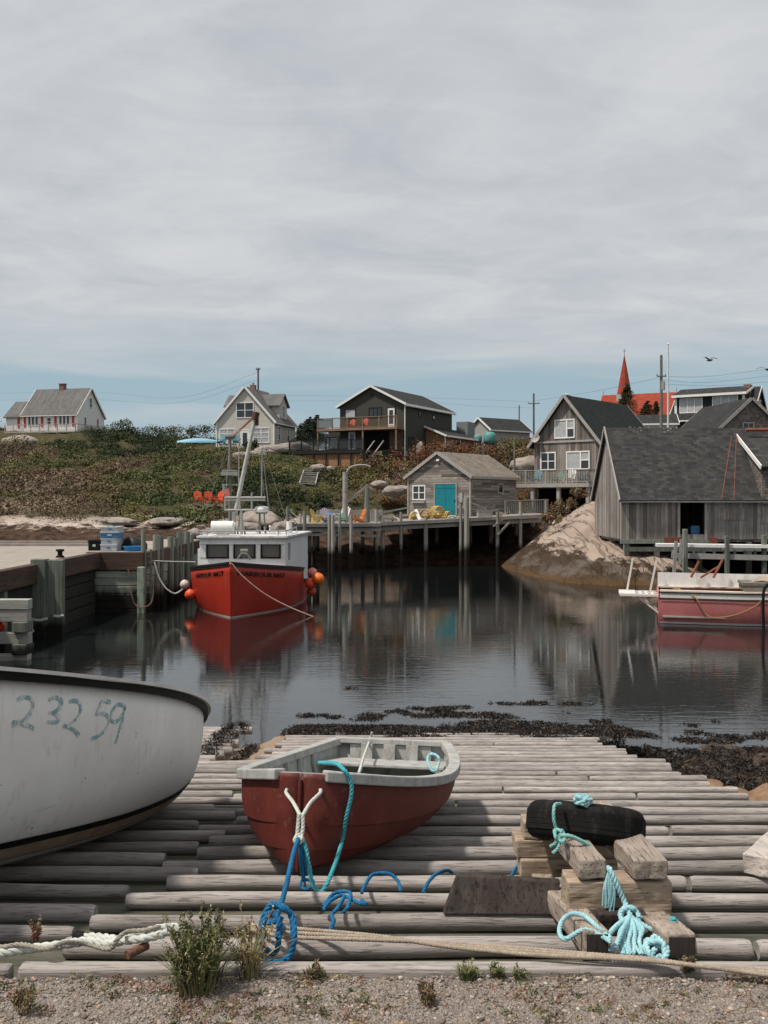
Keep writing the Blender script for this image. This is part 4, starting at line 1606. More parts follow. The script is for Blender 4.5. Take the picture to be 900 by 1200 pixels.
def rock(label, c, r, sq, mat, seed, name='rock', group=None, amp=.28):
    rr = random.Random(seed)
    import bmesh
    bm = bmesh.new()
    bmesh.ops.create_icosphere(bm, subdivisions=4, radius=1)
    off = Vector((seed * 3.7, seed * 1.3, seed * .9))
    rz = Euler((0, 0, rr.uniform(0, 6.28))).to_matrix()
    for v in bm.verts:
        p = v.co.copy()
        f = 1 + amp * mnoise.noise(p * 1.1 + off) + amp * .45 * mnoise.noise(p * 2.7 + off) + amp * .2 * mnoise.noise(p * 6 + off)
        q = Vector((p.x * sq[0], p.y * sq[1], p.z * sq[2])) * f * r
        v.co = rz @ q
    me = bpy.data.meshes.new(name)
    bm.to_mesh(me); bm.free()
    me.materials.append(mat)
    me.polygons.foreach_set('use_smooth', [True] * len(me.polygons))
    o_ = bpy.data.objects.new(name, me)
    link(o_)
    o_.location = c
    return tag(o_, label, 'rock', group)


GS = 'brown rocks at the right edge of the slipway'
rock('flat brown rock wedged at the end of the slip logs', (3.74, 11.7, 1.10), .22, (1.3, 1, .6), M_TIDE, 1, group=GS)
rock('round brown rock at the right edge of the picture beside the slip logs', (4.14, 10.7, 1.12), .40, (1.2, 1, .7), M_TIDE, 2, group=GS)
rock('low brown rock farthest out between slipway and seaweed', (3.96, 11.3, 1.08), .27, (1.4, 1, .6), M_TIDE, 3, group=GS)
rock('smallest brown rock touching the slip log ends', (3.62, 12.3, .98), .15, (1.2, 1, .7), M_TIDE, 4, group=GS)
# ------------------------------------------------------------------ building kit
M_GLASS = None
n = NT('window_glass')
f = n.noise(n.obj(), .9, 3)
M_GLASS = n.done(n.mix(f, (.015, .018, .020), (.05, .055, .06)), .08, None, .6)
M_CURT = paint('window_with_curtain', (.40, .41, .41), .25, .2, 3, None, .6)
M_TRIMW = paint('white_trim', (.74, .73, .71), .6, .1, 5)
M_TRIMG = paint('grey_trim', (.33, .31, .29), .8, .2, 6)
M_DARKHOLE = flat('dark_interior', (.012, .011, .010), .95, .05)  # near-black colour paints the shade inside openings and under floors
M_BRICK = None
n = NT('chimney_brick')
b = n.node('ShaderNodeTexBrick', Scale=1.0)
b.inputs['Color1'].default_value = (.22, .075, .045, 1); b.inputs['Color2'].default_value = (.15, .05, .035, 1); b.inputs['Mortar'].default_value = (.3, .26, .23, 1)
b.inputs['Brick Width'].default_value = .22; b.inputs['Row Height'].default_value = .075; b.inputs['Mortar Size'].default_value = .01
x_, y_, z_ = n.sep(n.obj())[:3]
n.set(b, 'Vector', n.comb(n.math('ADD', x_, y_), z_, 0.0))
M_BRICK = n.done(b.outputs['Color'], .9)


def fbox(m, face, u0, u1, v0, v1, n0, n1):
    m.hexa([face(u0, v0, n1), face(u1, v0, n1), face(u1, v0, n0), face(u0, v0, n0), face(u0, v1, n1), face(u1, v1, n1), face(u1, v1, n0), face(u0, v1, n0)])


def faces_of(W, D):
    return dict(front=lambda u, v, n: Vector((u, -n, v)), right=lambda u, v, n: Vector((W / 2 + n, u, v)), left=lambda u, v, n: Vector((-W / 2 - n, u, v)),
                back=lambda u, v, n: Vector((-u, D + n, v)))


def house(name, label, cat, corner, W, D, eave, ridge, rz, wall, roof, trim, axis='y', base=-1.5, ov=.28, og=.22, thick=.14, group=None, corners=True, wall_name='wall'):
    """corner: world point of the front right wall corner at floor level"""
    M = Matrix.Rotation(R(rz), 3, 'Z')
    loc = Vector(corner) - M @ Vector((W / 2, 0, 0))
    r = thing(name, label, cat, loc, R(rz), group)
    h = W / 2
    m = MB()
    if axis == 'y':
        m.prism([(-h, 0, base), (h, 0, base), (h, 0, eave), (0, 0, ridge), (-h, 0, eave)], (0, D, 0))
    else:
        m.prism([(-h, 0, base), (-h, 0, eave), (-h, D / 2, ridge), (-h, D, eave), (-h, D, base)], (W, 0, 0))
    m.build(wall_name, wall, r)
    m, bb = MB(), MB()
    half = h if axis == 'y' else D / 2
    s = (ridge - eave) / half
    ze = eave - ov * s
    up = .03
    for sg in (-1, 1):
        if axis == 'y':
            a = [(0, -og, ridge + up), (0, D + og, ridge + up), (sg * (h + ov), D + og, ze + up), (sg * (h + ov), -og, ze + up)]
        else:
            a = [(-h - og, D / 2, ridge + up), (h + og, D / 2, ridge + up), (h + og, D / 2 + sg * (D / 2 + ov), ze + up), (-h - og, D / 2 + sg * (D / 2 + ov), ze + up)]
        P = [Vector(q) for q in a]
        nn = (P[1] - P[0]).cross(P[2] - P[1]).normalized()
        if nn.z < 0: nn = -nn
        m.prism(P, nn * thick)
        # boards along the rakes and eaves
        for (p, q, o_) in ((P[0], P[3], -1), (P[1], P[2], 1)):
            dr = Vector((0, o_, 0)) if axis == 'y' else Vector((o_, 0, 0))
            bb.bar(p + dr * .02 + nn * (thick * .35), q + dr * .02 + nn * (thick * .35), .05, .22, nn)
        dn = Vector((0, 0, -.02))
        od = Vector((sg, 0, 0)) if axis == 'y' else Vector((0, sg, 0))
        bb.bar(P[3] + od * .025 + nn * .04, P[2] + od * .025 + nn * .04, .05, .18)
    m.build('roof', roof, r)
    bb.build('bargeboard', trim, r)
    if corners:
        m = MB()
        for (xx, yy) in ((-h, 0), (h, 0), (h, D), (-h, D)):
            if axis == 'y' or True:
                m.box(xx - .06, xx + .06, yy - .06, yy + .06, base, eave - .02)
        m.build('corner_board', trim, r)
    return r, faces_of(W, D)


def window(r, face, u, v, w, h, mull=1, bars=0, frame=M_TRIMW, pane=None, fw=.09, name='window', sill=False):
    m = MB()
    fbox(m, face, u - w / 2 - fw, u + w / 2 + fw, v - fw, v, -.02, .06)
    fbox(m, face, u - w / 2 - fw, u + w / 2 + fw, v + h, v + h + fw, -.02, .06)
    fbox(m, face, u - w / 2 - fw, u - w / 2, v, v + h, -.02, .055)
    fbox(m, face, u + w / 2, u + w / 2 + fw, v, v + h, -.02, .055)
    for k in range(1, mull + 1 if mull > 0 else 1):
        if mull < 2 and k == 1 and mull == 0: break
        uu = u - w / 2 + w * k / (mull + 1)
        fbox(m, face, uu - .04, uu + .04, v, v + h, -.01, .045)
    for k in range(1, bars + 1):
        vv = v + h * k / (bars + 1)
        fbox(m, face, u - w / 2, u + w / 2, vv - .03, vv + .03, -.01, .04)
    o_ = m.build(name, frame, r)
    g_ = MB()
    fbox(g_, face, u - w / 2, u + w / 2, v, v + h, -.015, .012)
    g_.build('pane', pane or M_GLASS, o_)
    return o_


def door(r, face, u, v, w, h, mat, frame=M_TRIMW, glass=False, leaves=1):
    m = MB()
    fw = .08
    fbox(m, face, u - w / 2 - fw, u + w / 2 + fw, v + h, v + h + fw, -.02, .06)
    fbox(m, face, u - w / 2 - fw, u - w / 2, v, v + h, -.02, .06)
    fbox(m, face, u + w / 2, u + w / 2 + fw, v, v + h, -.02, .06)
    o_ = m.build('door', frame, r)
    for k in range(leaves):
        g_ = MB()
        a = u - w / 2 + w * k / leaves + .012
        b = u - w / 2 + w * (k + 1) / leaves - .012
        fbox(g_, face, a, b, v + .01, v + h - .01, -.01, .04)
        if leaves > 1:
            for vv in (v + .28, v + h - .3): fbox(g_, face, a + .04, b - .04, vv, vv + .12, .038, .06)
        g_.build('door_leaf', mat, o_)
    if glass:
        g_ = MB()
        fbox(g_, face, u - w * .28, u + w * .28, v + h * .16, v + h * .88, .03, .046)
        g_.build('pane', M_GLASS, o_)
    m = MB()
    fbox(m, face, u + w / 2 - .14, u + w / 2 - .10, v + 1.0, v + 1.12, .04, .09)
    m.build('handle', M_BLACK, o_)
    return o_


def adirondack(label, loc, rz, mat, group, s=1.0):
    r = thing('garden_chair', label, 'chair', loc, rz, group)
    r.scale = (s, s, s)
    m = MB()
    for k in range(5): m.obox((0, -.26 + k * .12, .36 - k * .022), (.52, .105, .022), (R(-10), 0, 0))
    m.build('seat', mat, r)
    m = MB()
    for k, hh in enumerate((.62, .70, .74, .70, .62)):
        xx = (k - 2) * .105
        m.bar((xx, .25, .26), (xx * 1.18, .25 + hh * .42, .26 + hh), .095, .02, (0, 1, -.4))
    m.bar((-.28, .33, .46), (.28, .33, .46), .03, .07)
    m.build('backrest', mat, r)
    for sg in (-1, 1):
        m = MB(); m.obox((sg * .33, -.02, .55), (.12, .74, .025)); m.build('armrest', mat, r)
        m = MB(); m.obox((sg * .29, -.30, .27), (.03, .11, .54)); m.build('leg', mat, r)
        m = MB(); m.bar((sg * .26, -.32, .36), (sg * .26, .58, .02), .028, .12); m.build('leg', mat, r)
    return r


def railing(m, a, b, h, post=.09, gap=.13, pick=.03, n_post=4, picket=True):
    a, b = Vector(a), Vector(b)
    L = (b - a).length
    t = (b - a) / L
    for k in range(n_post):
        p = a.lerp(b, k / (n_post - 1))
        m.bar(p, p + Vector((0, 0, h + .04)), post, post, t)
    m.bar(a + Vector((0, 0, h)), b + Vector((0, 0, h)), .10, .05)
    m.bar(a + Vector((0, 0, .1)), b + Vector((0, 0, .1)), .05, .05)
    if picket:
        k = gap
        while k < L:
            p = a + t * k
            m.bar(p + Vector((0, 0, .1)), p + Vector((0, 0, h)), pick, pick, t)
            k += gap


# ------------------------------------------------------------------ white cottage with red shutters (far left)
S_WHITE = siding('white_clapboard', (.70, .69, .67), (.78, .77, .75), 'clap', .16, False, .1, .6)
RF_GREY = shingles('grey_shingles_x', (.150, .147, .146), (.195, .191, .188), 'x')
RF_GREYY = shingles('grey_shingles', (.150, .145, .142), (.20, .192, .186), 'y')
RF_DARK = shingles('charcoal_shingles', (.040, .040, .042), (.065, .064, .065), 'y')
RF_DARKX = shingles('charcoal_shingles_x', (.040, .040, .042), (.065, .064, .065), 'x')
M_SHUT = paint('red_shutter', (.36, .045, .035), .6)
cor = pix(90, 506, 131)
h1, fc = house('cottage', 'small white cottage with red shutters and grey roof on the hilltop at far left', 'house', cor, 8.0, 6.8, 2.45, 6.0, -14, S_WHITE, RF_GREY, M_TRIMW, 'x', -1.5)
FOOT.append((cor.x - 4, cor.y + 3, 8.5))
ff, fr_ = fc['front'], fc['right']
for u in (-2.5, 2.15):
    for du in (-.55, 0, .55): window(h1, ff, u + du, .95, .34, 1.15, 0, 0, fw=.07)
for u in (-3.75, -1.15, .85, 3.45):
    m = MB(); fbox(m, ff, u - .16, u + .16, .75, 2.2, 0, .06); m.build('shutter', M_SHUT, h1)
window(h1, ff, -.1, 1.0, .5, .9, 0, 1)
window(h1, fr_, 2.0, .9, .45, 1.15, 0, 0); window(h1, fr_, 5.2, .9, .45, 1.15, 0, 0); window(h1, fr_, 3.4, 3.5, .55, 1.2, 0, 1)
m = MB(); m.box(-.55, .15, 3.05, 3.75, 5.4, 6.75); ch = m.build('chimney', M_BRICK, h1)
m = MB(); m.box(-.65, .25, 2.95, 3.85, 6.75, 6.85); m.build('chimney_cap', M_TRIMG, ch)
m = MB(); m.prism([(-4.0, .4, -1.5), (-4.0, .4, 2.25), (-4.0, 2.9, 4.3), (-4.0, 5.4, 2.25), (-4.0, 5.4, -1.5)], (-2.9, 0, 0)); m.build('side_wing', S_WHITE, h1)
m = MB()
for a, b in (((-4.03, .1, 2.03), (-4.03, 2.9, 4.34)), ((-4.03, 5.7, 2.03), (-4.03, 2.9, 4.34))):
    a, b = Vector(a), Vector(b); m.prism([a, b, b + Vector((-3.1, 0, 0)), a + Vector((-3.1, 0, 0))], (0, 0, .14))
m.build('wing_roof', RF_GREY, h1)
m = MB(); fbox(m, ff, -5.1, -4.8, .7, 2.0, -.40, -.33); m.build('shutter', M_SHUT, h1)
m = MB(); fbox(m, ff, -5.2, 5.2, -.22, -.05, .02, 2.4)
for u in (-5, -2.5, 0, 2.5, 5): fbox(m, ff, u - .1, u + .1, -1.6, -.2, 2.1, 2.3)
m.build('deck', M_TRIMG, h1)
m = MB(); railing(m, ff(-5.2, -.05, 2.35), ff(5.2, -.05, 2.35), .95, n_post=9, gap=.22)
railing(m, ff(5.2, -.05, 2.35), Vector((5.2, 5.5, -.05)), .95, n_post=5, gap=.22)
m.build('deck_railing', paint('cottage_rail', (.36, .30, .27), .7), h1)

# ------------------------------------------------------------------ cream gabled house
S_CREAM = siding('cream_clapboard', (.49, .455, .41), (.56, .525, .48), 'clap', .15, False, .1, .65)
cor = pix(321, 526, 108)
h2, fc = house('gabled_house', 'pale cream gabled house with brown roof dormers and brick chimney', 'house', cor, 6.75, 6.5, 3.05, 6.75, -15, S_CREAM, RF_GREYY, M_TRIMW, 'y', -1.6)
FOOT.append((cor.x - 2.5, cor.y + 3, 6.5))
ff, fr_ = fc['front'], fc['right']
window(h2, ff, .0, 3.15 + .35, 1.9, 1.55, 1, 1, pane=M_GLASS)
window(h2, ff, -2.05, .75, 1.7, 1.45, 1, 2, pane=M_CURT); window(h2, ff, 1.9, .75, 1.75, 1.5, 1, 2, pane=M_CURT)
door(h2, ff, 0.0, .0, .95, 2.05, M_TRIMW, glass=True)
for s in (1.5, 4.3): window(h2, fr_, s, 1.1, .6, 1.35, 0, 1)
m = MB(); m.box(-.35, .2, 2.2, 2.75, 6.0, 7.3); ch = m.build('chimney', M_BRICK, h2)
m = MB(); m.cyl((-.08, 2.5, 7.3), (-.08, 2.5, 7.55), .1, .1, 8); m.build('chimney_pot', M_BRICK, ch)
for sg in (1, -1):
    m = MB(); x1 = sg * 3.15
    m.prism([(x1, 2.2, 3.0), (x1, 4.6, 3.0), (x1, 4.6, 5.0), (x1, 3.4, 6.1), (x1, 2.2, 5.0)], (-sg * 2.9, 0, 0))
    dm = m.build('dormer', S_CREAM, h2)
    m = MB()
    for s2 in (-1, 1):
        P = [Vector((sg * .4, 3.4, 6.2)), Vector((sg * 3.4, 3.4, 6.2)), Vector((sg * 3.4, 3.4 + s2 * 1.5, 4.82)), Vector((sg * .4, 3.4 + s2 * 1.5, 4.82))]
        m.prism(P, (0, 0, .13))
    m.build('dormer_roof', RF_GREY, dm)
    window(dm, (lambda u, v, n, sg=sg: Vector((sg * (3.15 + n), u, v))), 3.4, 3.7, .7, 1.25, 0, 1)
m = MB(); fbox(m, ff, -6.2, 1.6, -.4, -.15, .02, 2.6); fbox(m, ff, -6.2, 1.6, -1.4, -.4, 2.3, 2.5); m.build('terrace', M_TRIMG, h2)

C_TEAL = paint('teal_chair_paint', (.05, .22, .28), .5)
C_RED = paint('red_chair_paint', (.55, .07, .03), .5)
C_YEL = paint('yellow_chair_paint', (.55, .38, .08), .5)
C_BLU = paint('blue_chair_paint', (.06, .20, .42), .5)
C_ORG = paint('orange_chair_paint', (.58, .17, .03), .5)
C_WHT = paint('white_chair_paint', (.60, .59, .57), .5)
C_LAV = paint('lavender_chair_paint', (.28, .25, .33), .5)
C_GRN = paint('green_chair_paint', (.10, .26, .19), .5)
q = pix(260, 524, 106.5); adirondack('teal garden chair on the terrace left of the cream house windows', (q.x, q.y, q.z + .15), R(-10), C_TEAL, 'garden chairs', 1.25)
q = pix(277, 524, 105.5); adirondack('teal garden chair on the terrace just left of the white house door', (q.x, q.y, q.z + .15), R(8), C_TEAL, 'garden chairs', 1.25)

# upturned pale blue boat beside the cream house
rb = pix(233, 521, 107)
m = MB()
vs = []
for i in range(13):
    t = i / 12; b_ = .62 * math.sin(math.pi * min(1, max(0, t * .9 + .06))) ** .6
    for j in range(9):
        a = math.pi * j / 8
        vs.append((-2.3 + 4.6 * t, b_ * math.cos(a), .18 + .52 * math.sin(a) * (.4 + .6 * math.sin(math.pi * t))))
m.add(vs, [(i * 9 + j, i * 9 + j + 1, i * 9 + 10 + j, i * 9 + 9 + j) for i in range(12) for j in range(8)])
ub = thing('upturned_boat', 'pale blue boat lying upturned left of the cream house', 'boat', rb, R(4))
m.build('hull', paint('pale_blue_paint', (.22, .42, .55), .5), ub, smooth=60)
m = MB(); m.bar((-1.4, -.5, .09), (-1.4, .5, .09), .1, .2); m.bar((1.4, -.5, .09), (1.4, .5, .09), .1, .2); m.build('trestle', M_TRIMG, ub)
FOOT.append((rb.x, rb.y, 3.0))

# ------------------------------------------------------------------ dark modern house
S_DARK = siding('dark_olive_siding', (.052, .052, .044), (.066, .066, .056), 'clap', .18, False, .12, .75)
M_DECKB = wood('brown_deck_wood', (.20, .13, .09), (.32, .22, .16), 'x', .6, .2, .1)
M_SKIRT = wood('orange_brown_boards', (.26, .14, .075), (.36, .20, .115), 'x', .6, .2, .1)
M_BLKP = flat('black_deck_paint', (.012, .012, .012), .6)
n = NT('smoked_panel')
SMOKE = n.done((.05, .052, .053), .1, None, .4)
n.set(n.p, 'Alpha', .42)
M_RGLASS = flat('grey_glass_panel', (.16, .18, .185), .12, .5)
cor = pix(474.5, 543, 101)
h3, fc = house('modern_house', 'two storey dark olive house with white trim, balcony and black deck', 'house', cor, 7.6, 11.9, 6.05, 7.95, -27.5, S_DARK, RF_DARK, M_TRIMW, 'y', -1.5, corners=False, og=.35)
FOOT.append((cor.x - .5, cor.y + 5, 8.5)); FOOT.append((cor.x - 6, cor.y + 1, 5.5))
ff, fr_ = fc['front'], fc['right']
window(h3, ff, -2.55, 4.85, 1.15, .85, 0, 0, M_BLKP, M_CURT); window(h3, ff, .4, 4.85, 1.35, .9, 2, 0, M_BLKP)
door(h3, ff, 2.25, 3.75, .8, 1.95, M_TRIMW, M_BLKP, True); door(h3, ff, -2.35, 1.4, .85, 2.0, M_TRIMW, M_BLKP, True)
m = MB(); fbox(m, ff, -1.2, 2.0, 1.45, 3.35, -.01, .02); m.build('patio_opening', M_DARKHOLE, h3)
m = MB(); fbox(m, ff, 2.15, 3.6, 1.4, 3.4, 0, .05); m.build('wood_panel', wood('dark_panel', (.07, .05, .035), (.13, .09, .06), 'x', .6), h3)
m = MB(); fbox(m, ff, -.25, .25, 7.0, 7.3, -.01, .05); m.build('gable_vent', M_BLKP, h3)
m = MB(); m.box(-5.4, -3.82, .3, 6, -1.5, 3.6); wg = m.build('side_wing', S_DARK, h3)
window(wg, lambda u, v, n: Vector((u, .3 - n, v)), -4.65, 1.75, 1.1, 1.1, 0, 0, M_BLKP, M_CURT)
window(h3, fr_, 3.6, 5.0, .45, .5, 0, 0, M_BLKP); window(h3, fr_, 7.0, 5.0, .55, .35, 0, 0, M_BLKP, M_CURT); window(h3, fr_, 1.4, 2.0, 1.1, .7, 0, 0, M_BLKP)
m = MB(); fbox(m, ff, -5.6, 3.75, 3.42, 3.66, .0, 1.7); m.build('balcony_floor', M_DECKB, h3)
m = MB()
for u in (-5.55, -3.8, -2.0, -.2, 1.7, 3.7): fbox(m, ff, u - .06, u + .06, 3.66, 4.75, 1.55, 1.67)
fbox(m, ff, -5.6, 3.75, 4.70, 4.77, 1.54, 1.68); fbox(m, ff, -5.6, 3.75, 3.72, 3.78, 1.57, 1.65)
for u in (-5.55, -.2, 3.6): fbox(m, ff, u - .07, u + .07, 1.3, 3.42, 1.5, 1.64)
br = m.build('balcony_railing', M_DECKB, h3)
m = MB()
for u0, u1 in ((-5.45, -3.9),): fbox(m, ff, u0, u1, 3.82, 4.66, 1.60, 1.62)
m.build('pane', M_RGLASS, br)
m = MB()
for k in range(60):
    u = -3.65 + k * .122
    fbox(m, ff, u - .012, u + .012, 3.78, 4.7, 1.60, 1.62)
m.build('baluster', M_DECKB, br)
m = MB(); fbox(m, ff, -8.0, .9, 1.0, 1.38, .0, 3.4); m.build('black_deck', M_BLKP, h3)
m = MB()
for u in np.linspace(-7.95, .85, 7): fbox(m, ff, u - .06, u + .06, -1.6, 2.45, 3.25, 3.37)
fbox(m, ff, -8.0, .9, 2.40, 2.46, 3.24, 3.38)
dr = m.build('deck_railing', M_BLKP, h3)
m = MB()
for a in np.linspace(-7.95, .85, 7)[:-1]: fbox(m, ff, a + .1, a + 1.37, 1.45, 2.36, 3.30, 3.32)
m.build('pane', SMOKE, dr)
m = MB(); fbox(m, ff, -7.6, .9, -1.2, .95, 3.05, 3.15); m.build('skirt_boards', M_SKIRT, h3)
m = MB()
for k in range(6): fbox(m, ff, .95, 2.0, 1.1 - k * .22, 1.16 - k * .22, 1.2 + k * .3, 1.5 + k * .3)
m.bar(ff(.95, 2.3, 1.2), ff(.95, 1.0, 3.1), .08, .1); m.bar(ff(2.0, 2.3, 1.2), ff(2.0, 1.0, 3.1), .08, .1)
m.build('stairs', M_TRIMG, h3)
m = MB(); m.prism([(3.82, 5.0, -1.5), (6.0, 5.0, -1.5), (6.0, 5.0, 3.0), (3.82, 5.0, 3.9)], (0, 8.0, 0)); an = m.build('annex', M_SKIRT, h3)
m = MB(); P = [Vector(p) for p in ((3.8, 4.6, 4.0), (6.4, 4.6, 2.92), (6.4, 13.4, 2.92), (3.8, 13.4, 4.0))]; m.prism(P, (0, 0, .14)); m.build('annex_roof', RF_DARK, an)
m = MB(); m.bar((6.43, 4.6, 2.98), (6.43, 13.4, 2.98), .05, .2); m.bar((3.8, 4.57, 4.06), (6.4, 4.57, 2.98), .05, .2)
for yy in (5.0, 9, 13.0): m.box(5.98, 6.1, yy - .06, yy + .06, -1.5, 2.9)
m.build('annex_trim', M_TRIMW, an)
m = MB(); m.tube([(3.86, -.12, -1.2), (3.86, -.12, 5.7), (3.98, -.3, 5.95)], .06, 8); m.build('downpipe', M_TRIMW, h3)
m = MB(); m.tube([(4.12, -.3, 5.86), (4.12, 12.2, 5.86)], .09, 8); m.build('gutter', M_TRIMW, h3)
m = MB(); m.box(6.0, 6.03, 8.2, 9.4, .9, 2.5); m.build('annex_opening', M_DARKHOLE, an)
m = MB(); m.box(3.82, 5.2, 13.1, 15.2, 0, 5.1); m.build('rear_block', paint('grey_block', (.20, .20, .20), .8), h3)
for sg, px_c, lab in ((0, 423, 'red garden chair on the upper balcony of the dark house, left one'), (1, 428, 'red garden chair on the upper balcony of the dark house, right one')):
    wp = h3.location + Matrix.Rotation(R(-27.5), 3, 'Z') @ Vector((-1.9 + sg * 1.5, -1.05, 3.67))
    adirondack(lab, wp, R(-27), C_RED, 'garden chairs', 1.0)
# patio furniture left out: too small to read

# ------------------------------------------------------------------ low grey shed and tanks behind
S_LGREY = siding('light_grey_siding', (.30, .29, .275), (.36, .35, .33), 'clap', .2, False, .1, .7)
cor = pix(575, 518, 121)
h4, fc = house('storage_shed', 'low pale grey shed with dark roof behind the turquoise tanks', 'shed', cor, 4.2, 6.4, 1.55, 3.0, -55, S_LGREY, RF_DARK, M_TRIMW, 'y', -1.5)
FOOT.append((cor.x, cor.y + 3, 5))
M_TANK = paint('turquoise_tank', (.10, .27, .26), .5, .15, 3)
for k, (px_, py_, rr) in enumerate(((560, 514, .48), (574, 513.5, .72))):
    q = pix(px_, py_, 112)
    t_ = thing('water_tank', ('smaller turquoise tank left beside the low grey shed', 'larger round turquoise tank in front of the low grey shed')[k], 'tank', (q.x, q.y, q.z - rr - .3), 0, 'turquoise tanks')
    m = MB(); m.lathe([(0, rr * 2), (rr * .6, rr * 1.93), (rr * .9, rr * 1.65), (rr, rr * 1.2), (rr, rr * .7), (rr * .92, rr * .3), (rr * .6, .05), (0, 0)], (0, 0, .3), 20)
    m.build('vessel', M_TANK, t_, smooth=50)
    m = MB()
    for a in range(4): m.box(.6 * rr * (-1) ** a - .06, .6 * rr * (-1) ** a + .06, .6 * rr * (-1) ** (a // 2) - .06, .6 * rr * (-1) ** (a // 2) + .06, -.8, .5)
    m.build('stand', M_BLACK, t_)

# ------------------------------------------------------------------ grey boarded house with green roof
S_BOARD = siding('grey_vertical_boards', (.165, .137, .118), (.42, .37, .335), 'board', .2, True, .08, .85)
RF_GREEN = shingles('dark_green_shingles', (.026, .033, .030), (.040, .048, .044), 'y', .34, .18)
cor = pix(702.5, 566, 76)
h5, fc = house('boarded_house', 'grey boarded house with white windows, dark green roof and raised deck', 'house', cor, 5.75, 9.8, 3.25, 6.75, -40, S_BOARD, RF_GREEN, M_TRIMG, 'y', -.4, og=.4, ov=.35, corners=False)
FOOT.append((cor.x + 2, cor.y + 3, 6.5))
ff, fr_ = fc['front'], fc['right']


def slider(u, v, w, h, left=.62):
    o_ = window(h5, ff, u, v, w, h, 0, 0, fw=.10, pane=M_CURT)
    m = MB()
    uu = u - w / 2 + w * left
    fbox(m, ff, uu - .06, uu + .06, v, v + h, 0, .05)
    fbox(m, ff, uu + .06, u + w / 2, v + h * .48, v + h * .55, 0, .045)
    m.build('sash', M_TRIMW, o_)
    m = MB(); fbox(m, ff, uu + .06, u + w / 2, v, v + h * .48, .012, .03); m.build('lower_pane', M_GLASS, o_)


slider(-.12, 3.62, 1.6, 1.3); slider(1.05, 1.15, 1.85, 1.25)
o_ = window(h5, ff, -1.6, 1.15, 1.2, 1.25, 1, 1, fw=.10, pane=M_GLASS)
door(h5, fr_, .9, 0.0, .85, 2.1, M_TRIMG)
m = MB(); fbox(m, ff, -2.85, 2.85, 3.2, 3.35, 0, .08); m.build('belly_board', M_TRIMG, h5)
m = MB(); fbox(m, ff, -4.3, 3.1, -.32, -.02, 0, 2.1); m.build('deck', M_TRIMG, h5)
m = MB()
railing(m, ff(-4.25, -.02, 2.05), ff(3.05, -.02, 2.05), 1.02, .09, .14, .035, 5); railing(m, ff(3.05, -.02, 2.05), ff(3.05, -.02, .05), 1.02, .09, .14, .035, 2)
m.build('deck_railing', M_TRIMG, h5)
for u in (-4.1, -1.9, .4, 2.9):
    m = MB(); fbox(m, ff, u - .13, u + .13, -4.2, -.32, 1.7, 1.95); m.build('deck_post', M_TRIMG, h5)
for u in (-2.7, 2.6):
    m = MB(); fbox(m, ff, u - .15, u + .15, -3.5, -.3, .05, .3); m.build('deck_post', M_TRIMG, h5)
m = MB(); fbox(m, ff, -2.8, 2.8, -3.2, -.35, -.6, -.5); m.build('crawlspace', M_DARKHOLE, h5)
m = MB(); M_ = Matrix.Rotation(R(70), 3, 'X'); m.lathe([(0, .05), (.2, .07), (.36, .16), (.37, .15), (.2, .05), (0, .03)], ff(-2.45, 2.95 + .6, .4), 14, M_); m.bar(ff(-2.45, 3.5, 0), ff(-2.45, 3.5, .4), .04, .04)
m.build('satellite_dish', M_TRIMG, h5)


def on_h5(u, v, n_): return h5.location + Matrix.Rotation(R(-40), 3, 'Z') @ ff(u, v, n_)


adirondack('teal garden chair behind the railing of the grey boarded house deck', on_h5(-2.0, -.01, 1.2), R(-30), C_TEAL, 'garden chairs', 1.1)
adirondack('dull green garden chair near the middle of the grey boarded house deck', on_h5(-.1, -.01, 1.2), R(-50), C_GRN, 'garden chairs', .9)
adirondack('white garden chair on the grey boarded house deck below the wide window', on_h5(.95, -.01, 1.1), R(-30), C_WHT, 'garden chairs', 1.15)
adirondack('dark blue garden chair at the right end of the grey boarded house deck', on_h5(2.2, -.01, 1.2), R(-45), paint('navy_chair', (.05, .08, .11), .5), 'garden chairs', 1.0)

# ------------------------------------------------------------------ grey gabled store (right, behind the boathouse)
S_SHIN = siding('weathered_wall_shingles', (.17, .145, .13), (.27, .235, .215), 'shingle', .16, True, .1, .9)
q = pix(880, 505, 75)
M_ = Matrix.Rotation(R(6.5), 3, 'Z')
h7, fc = house('shingled_house', 'weathered shingled house with charcoal roof rising behind the big boathouse', 'house', Vector((27.63, 75, 7.2)) + M_ @ Vector((2.75, 0, 0)), 5.5, 8.0, 2.35, 4.85, 6.5, S_SHIN, RF_DARK, M_TRIMG, 'y', -2, corners=False)
window(h7, fc['front'], -.2, 2.55, .75, .5, 1, 0, M_TRIMG)
FOOT.append((27.6, 79, 7))

# ------------------------------------------------------------------ dark green house with long dormer
S_GREEN = siding('dark_green_siding', (.016, .026, .022), (.024, .036, .031), 'clap', .17, False, .1, .7)
cor = pix(881, 510, 104)
h6, fc = house('green_house', 'dark green house with long white windowed dormer at far right', 'house', cor, 8.5, 7.2, 2.0, 5.3, -33, S_GREEN, RF_DARKX, M_TRIMW, 'x', -2, corners=False)
FOOT.append((cor.x - 2, cor.y + 4, 8))
M6 = lambda u, v, n: Vector((u, .55 - n, v))
m = MB(); m.prism([(-3.9, .55, 2.3), (-3.9, .55, 4.45), (-3.9, 3.3, 5.25), (-3.9, 3.3, 2.3)], (7.3, 0, 0)); dm = m.build('dormer', S_GREEN, h6)
m = MB(); P = [Vector(p) for p in ((-4.2, .15, 4.45), (3.7, .15, 4.45), (3.7, 3.65, 5.45), (-4.2, 3.65, 5.45))]; m.prism(P, (0, 0, .15)); m.build('dormer_roof', RF_DARKX, dm)
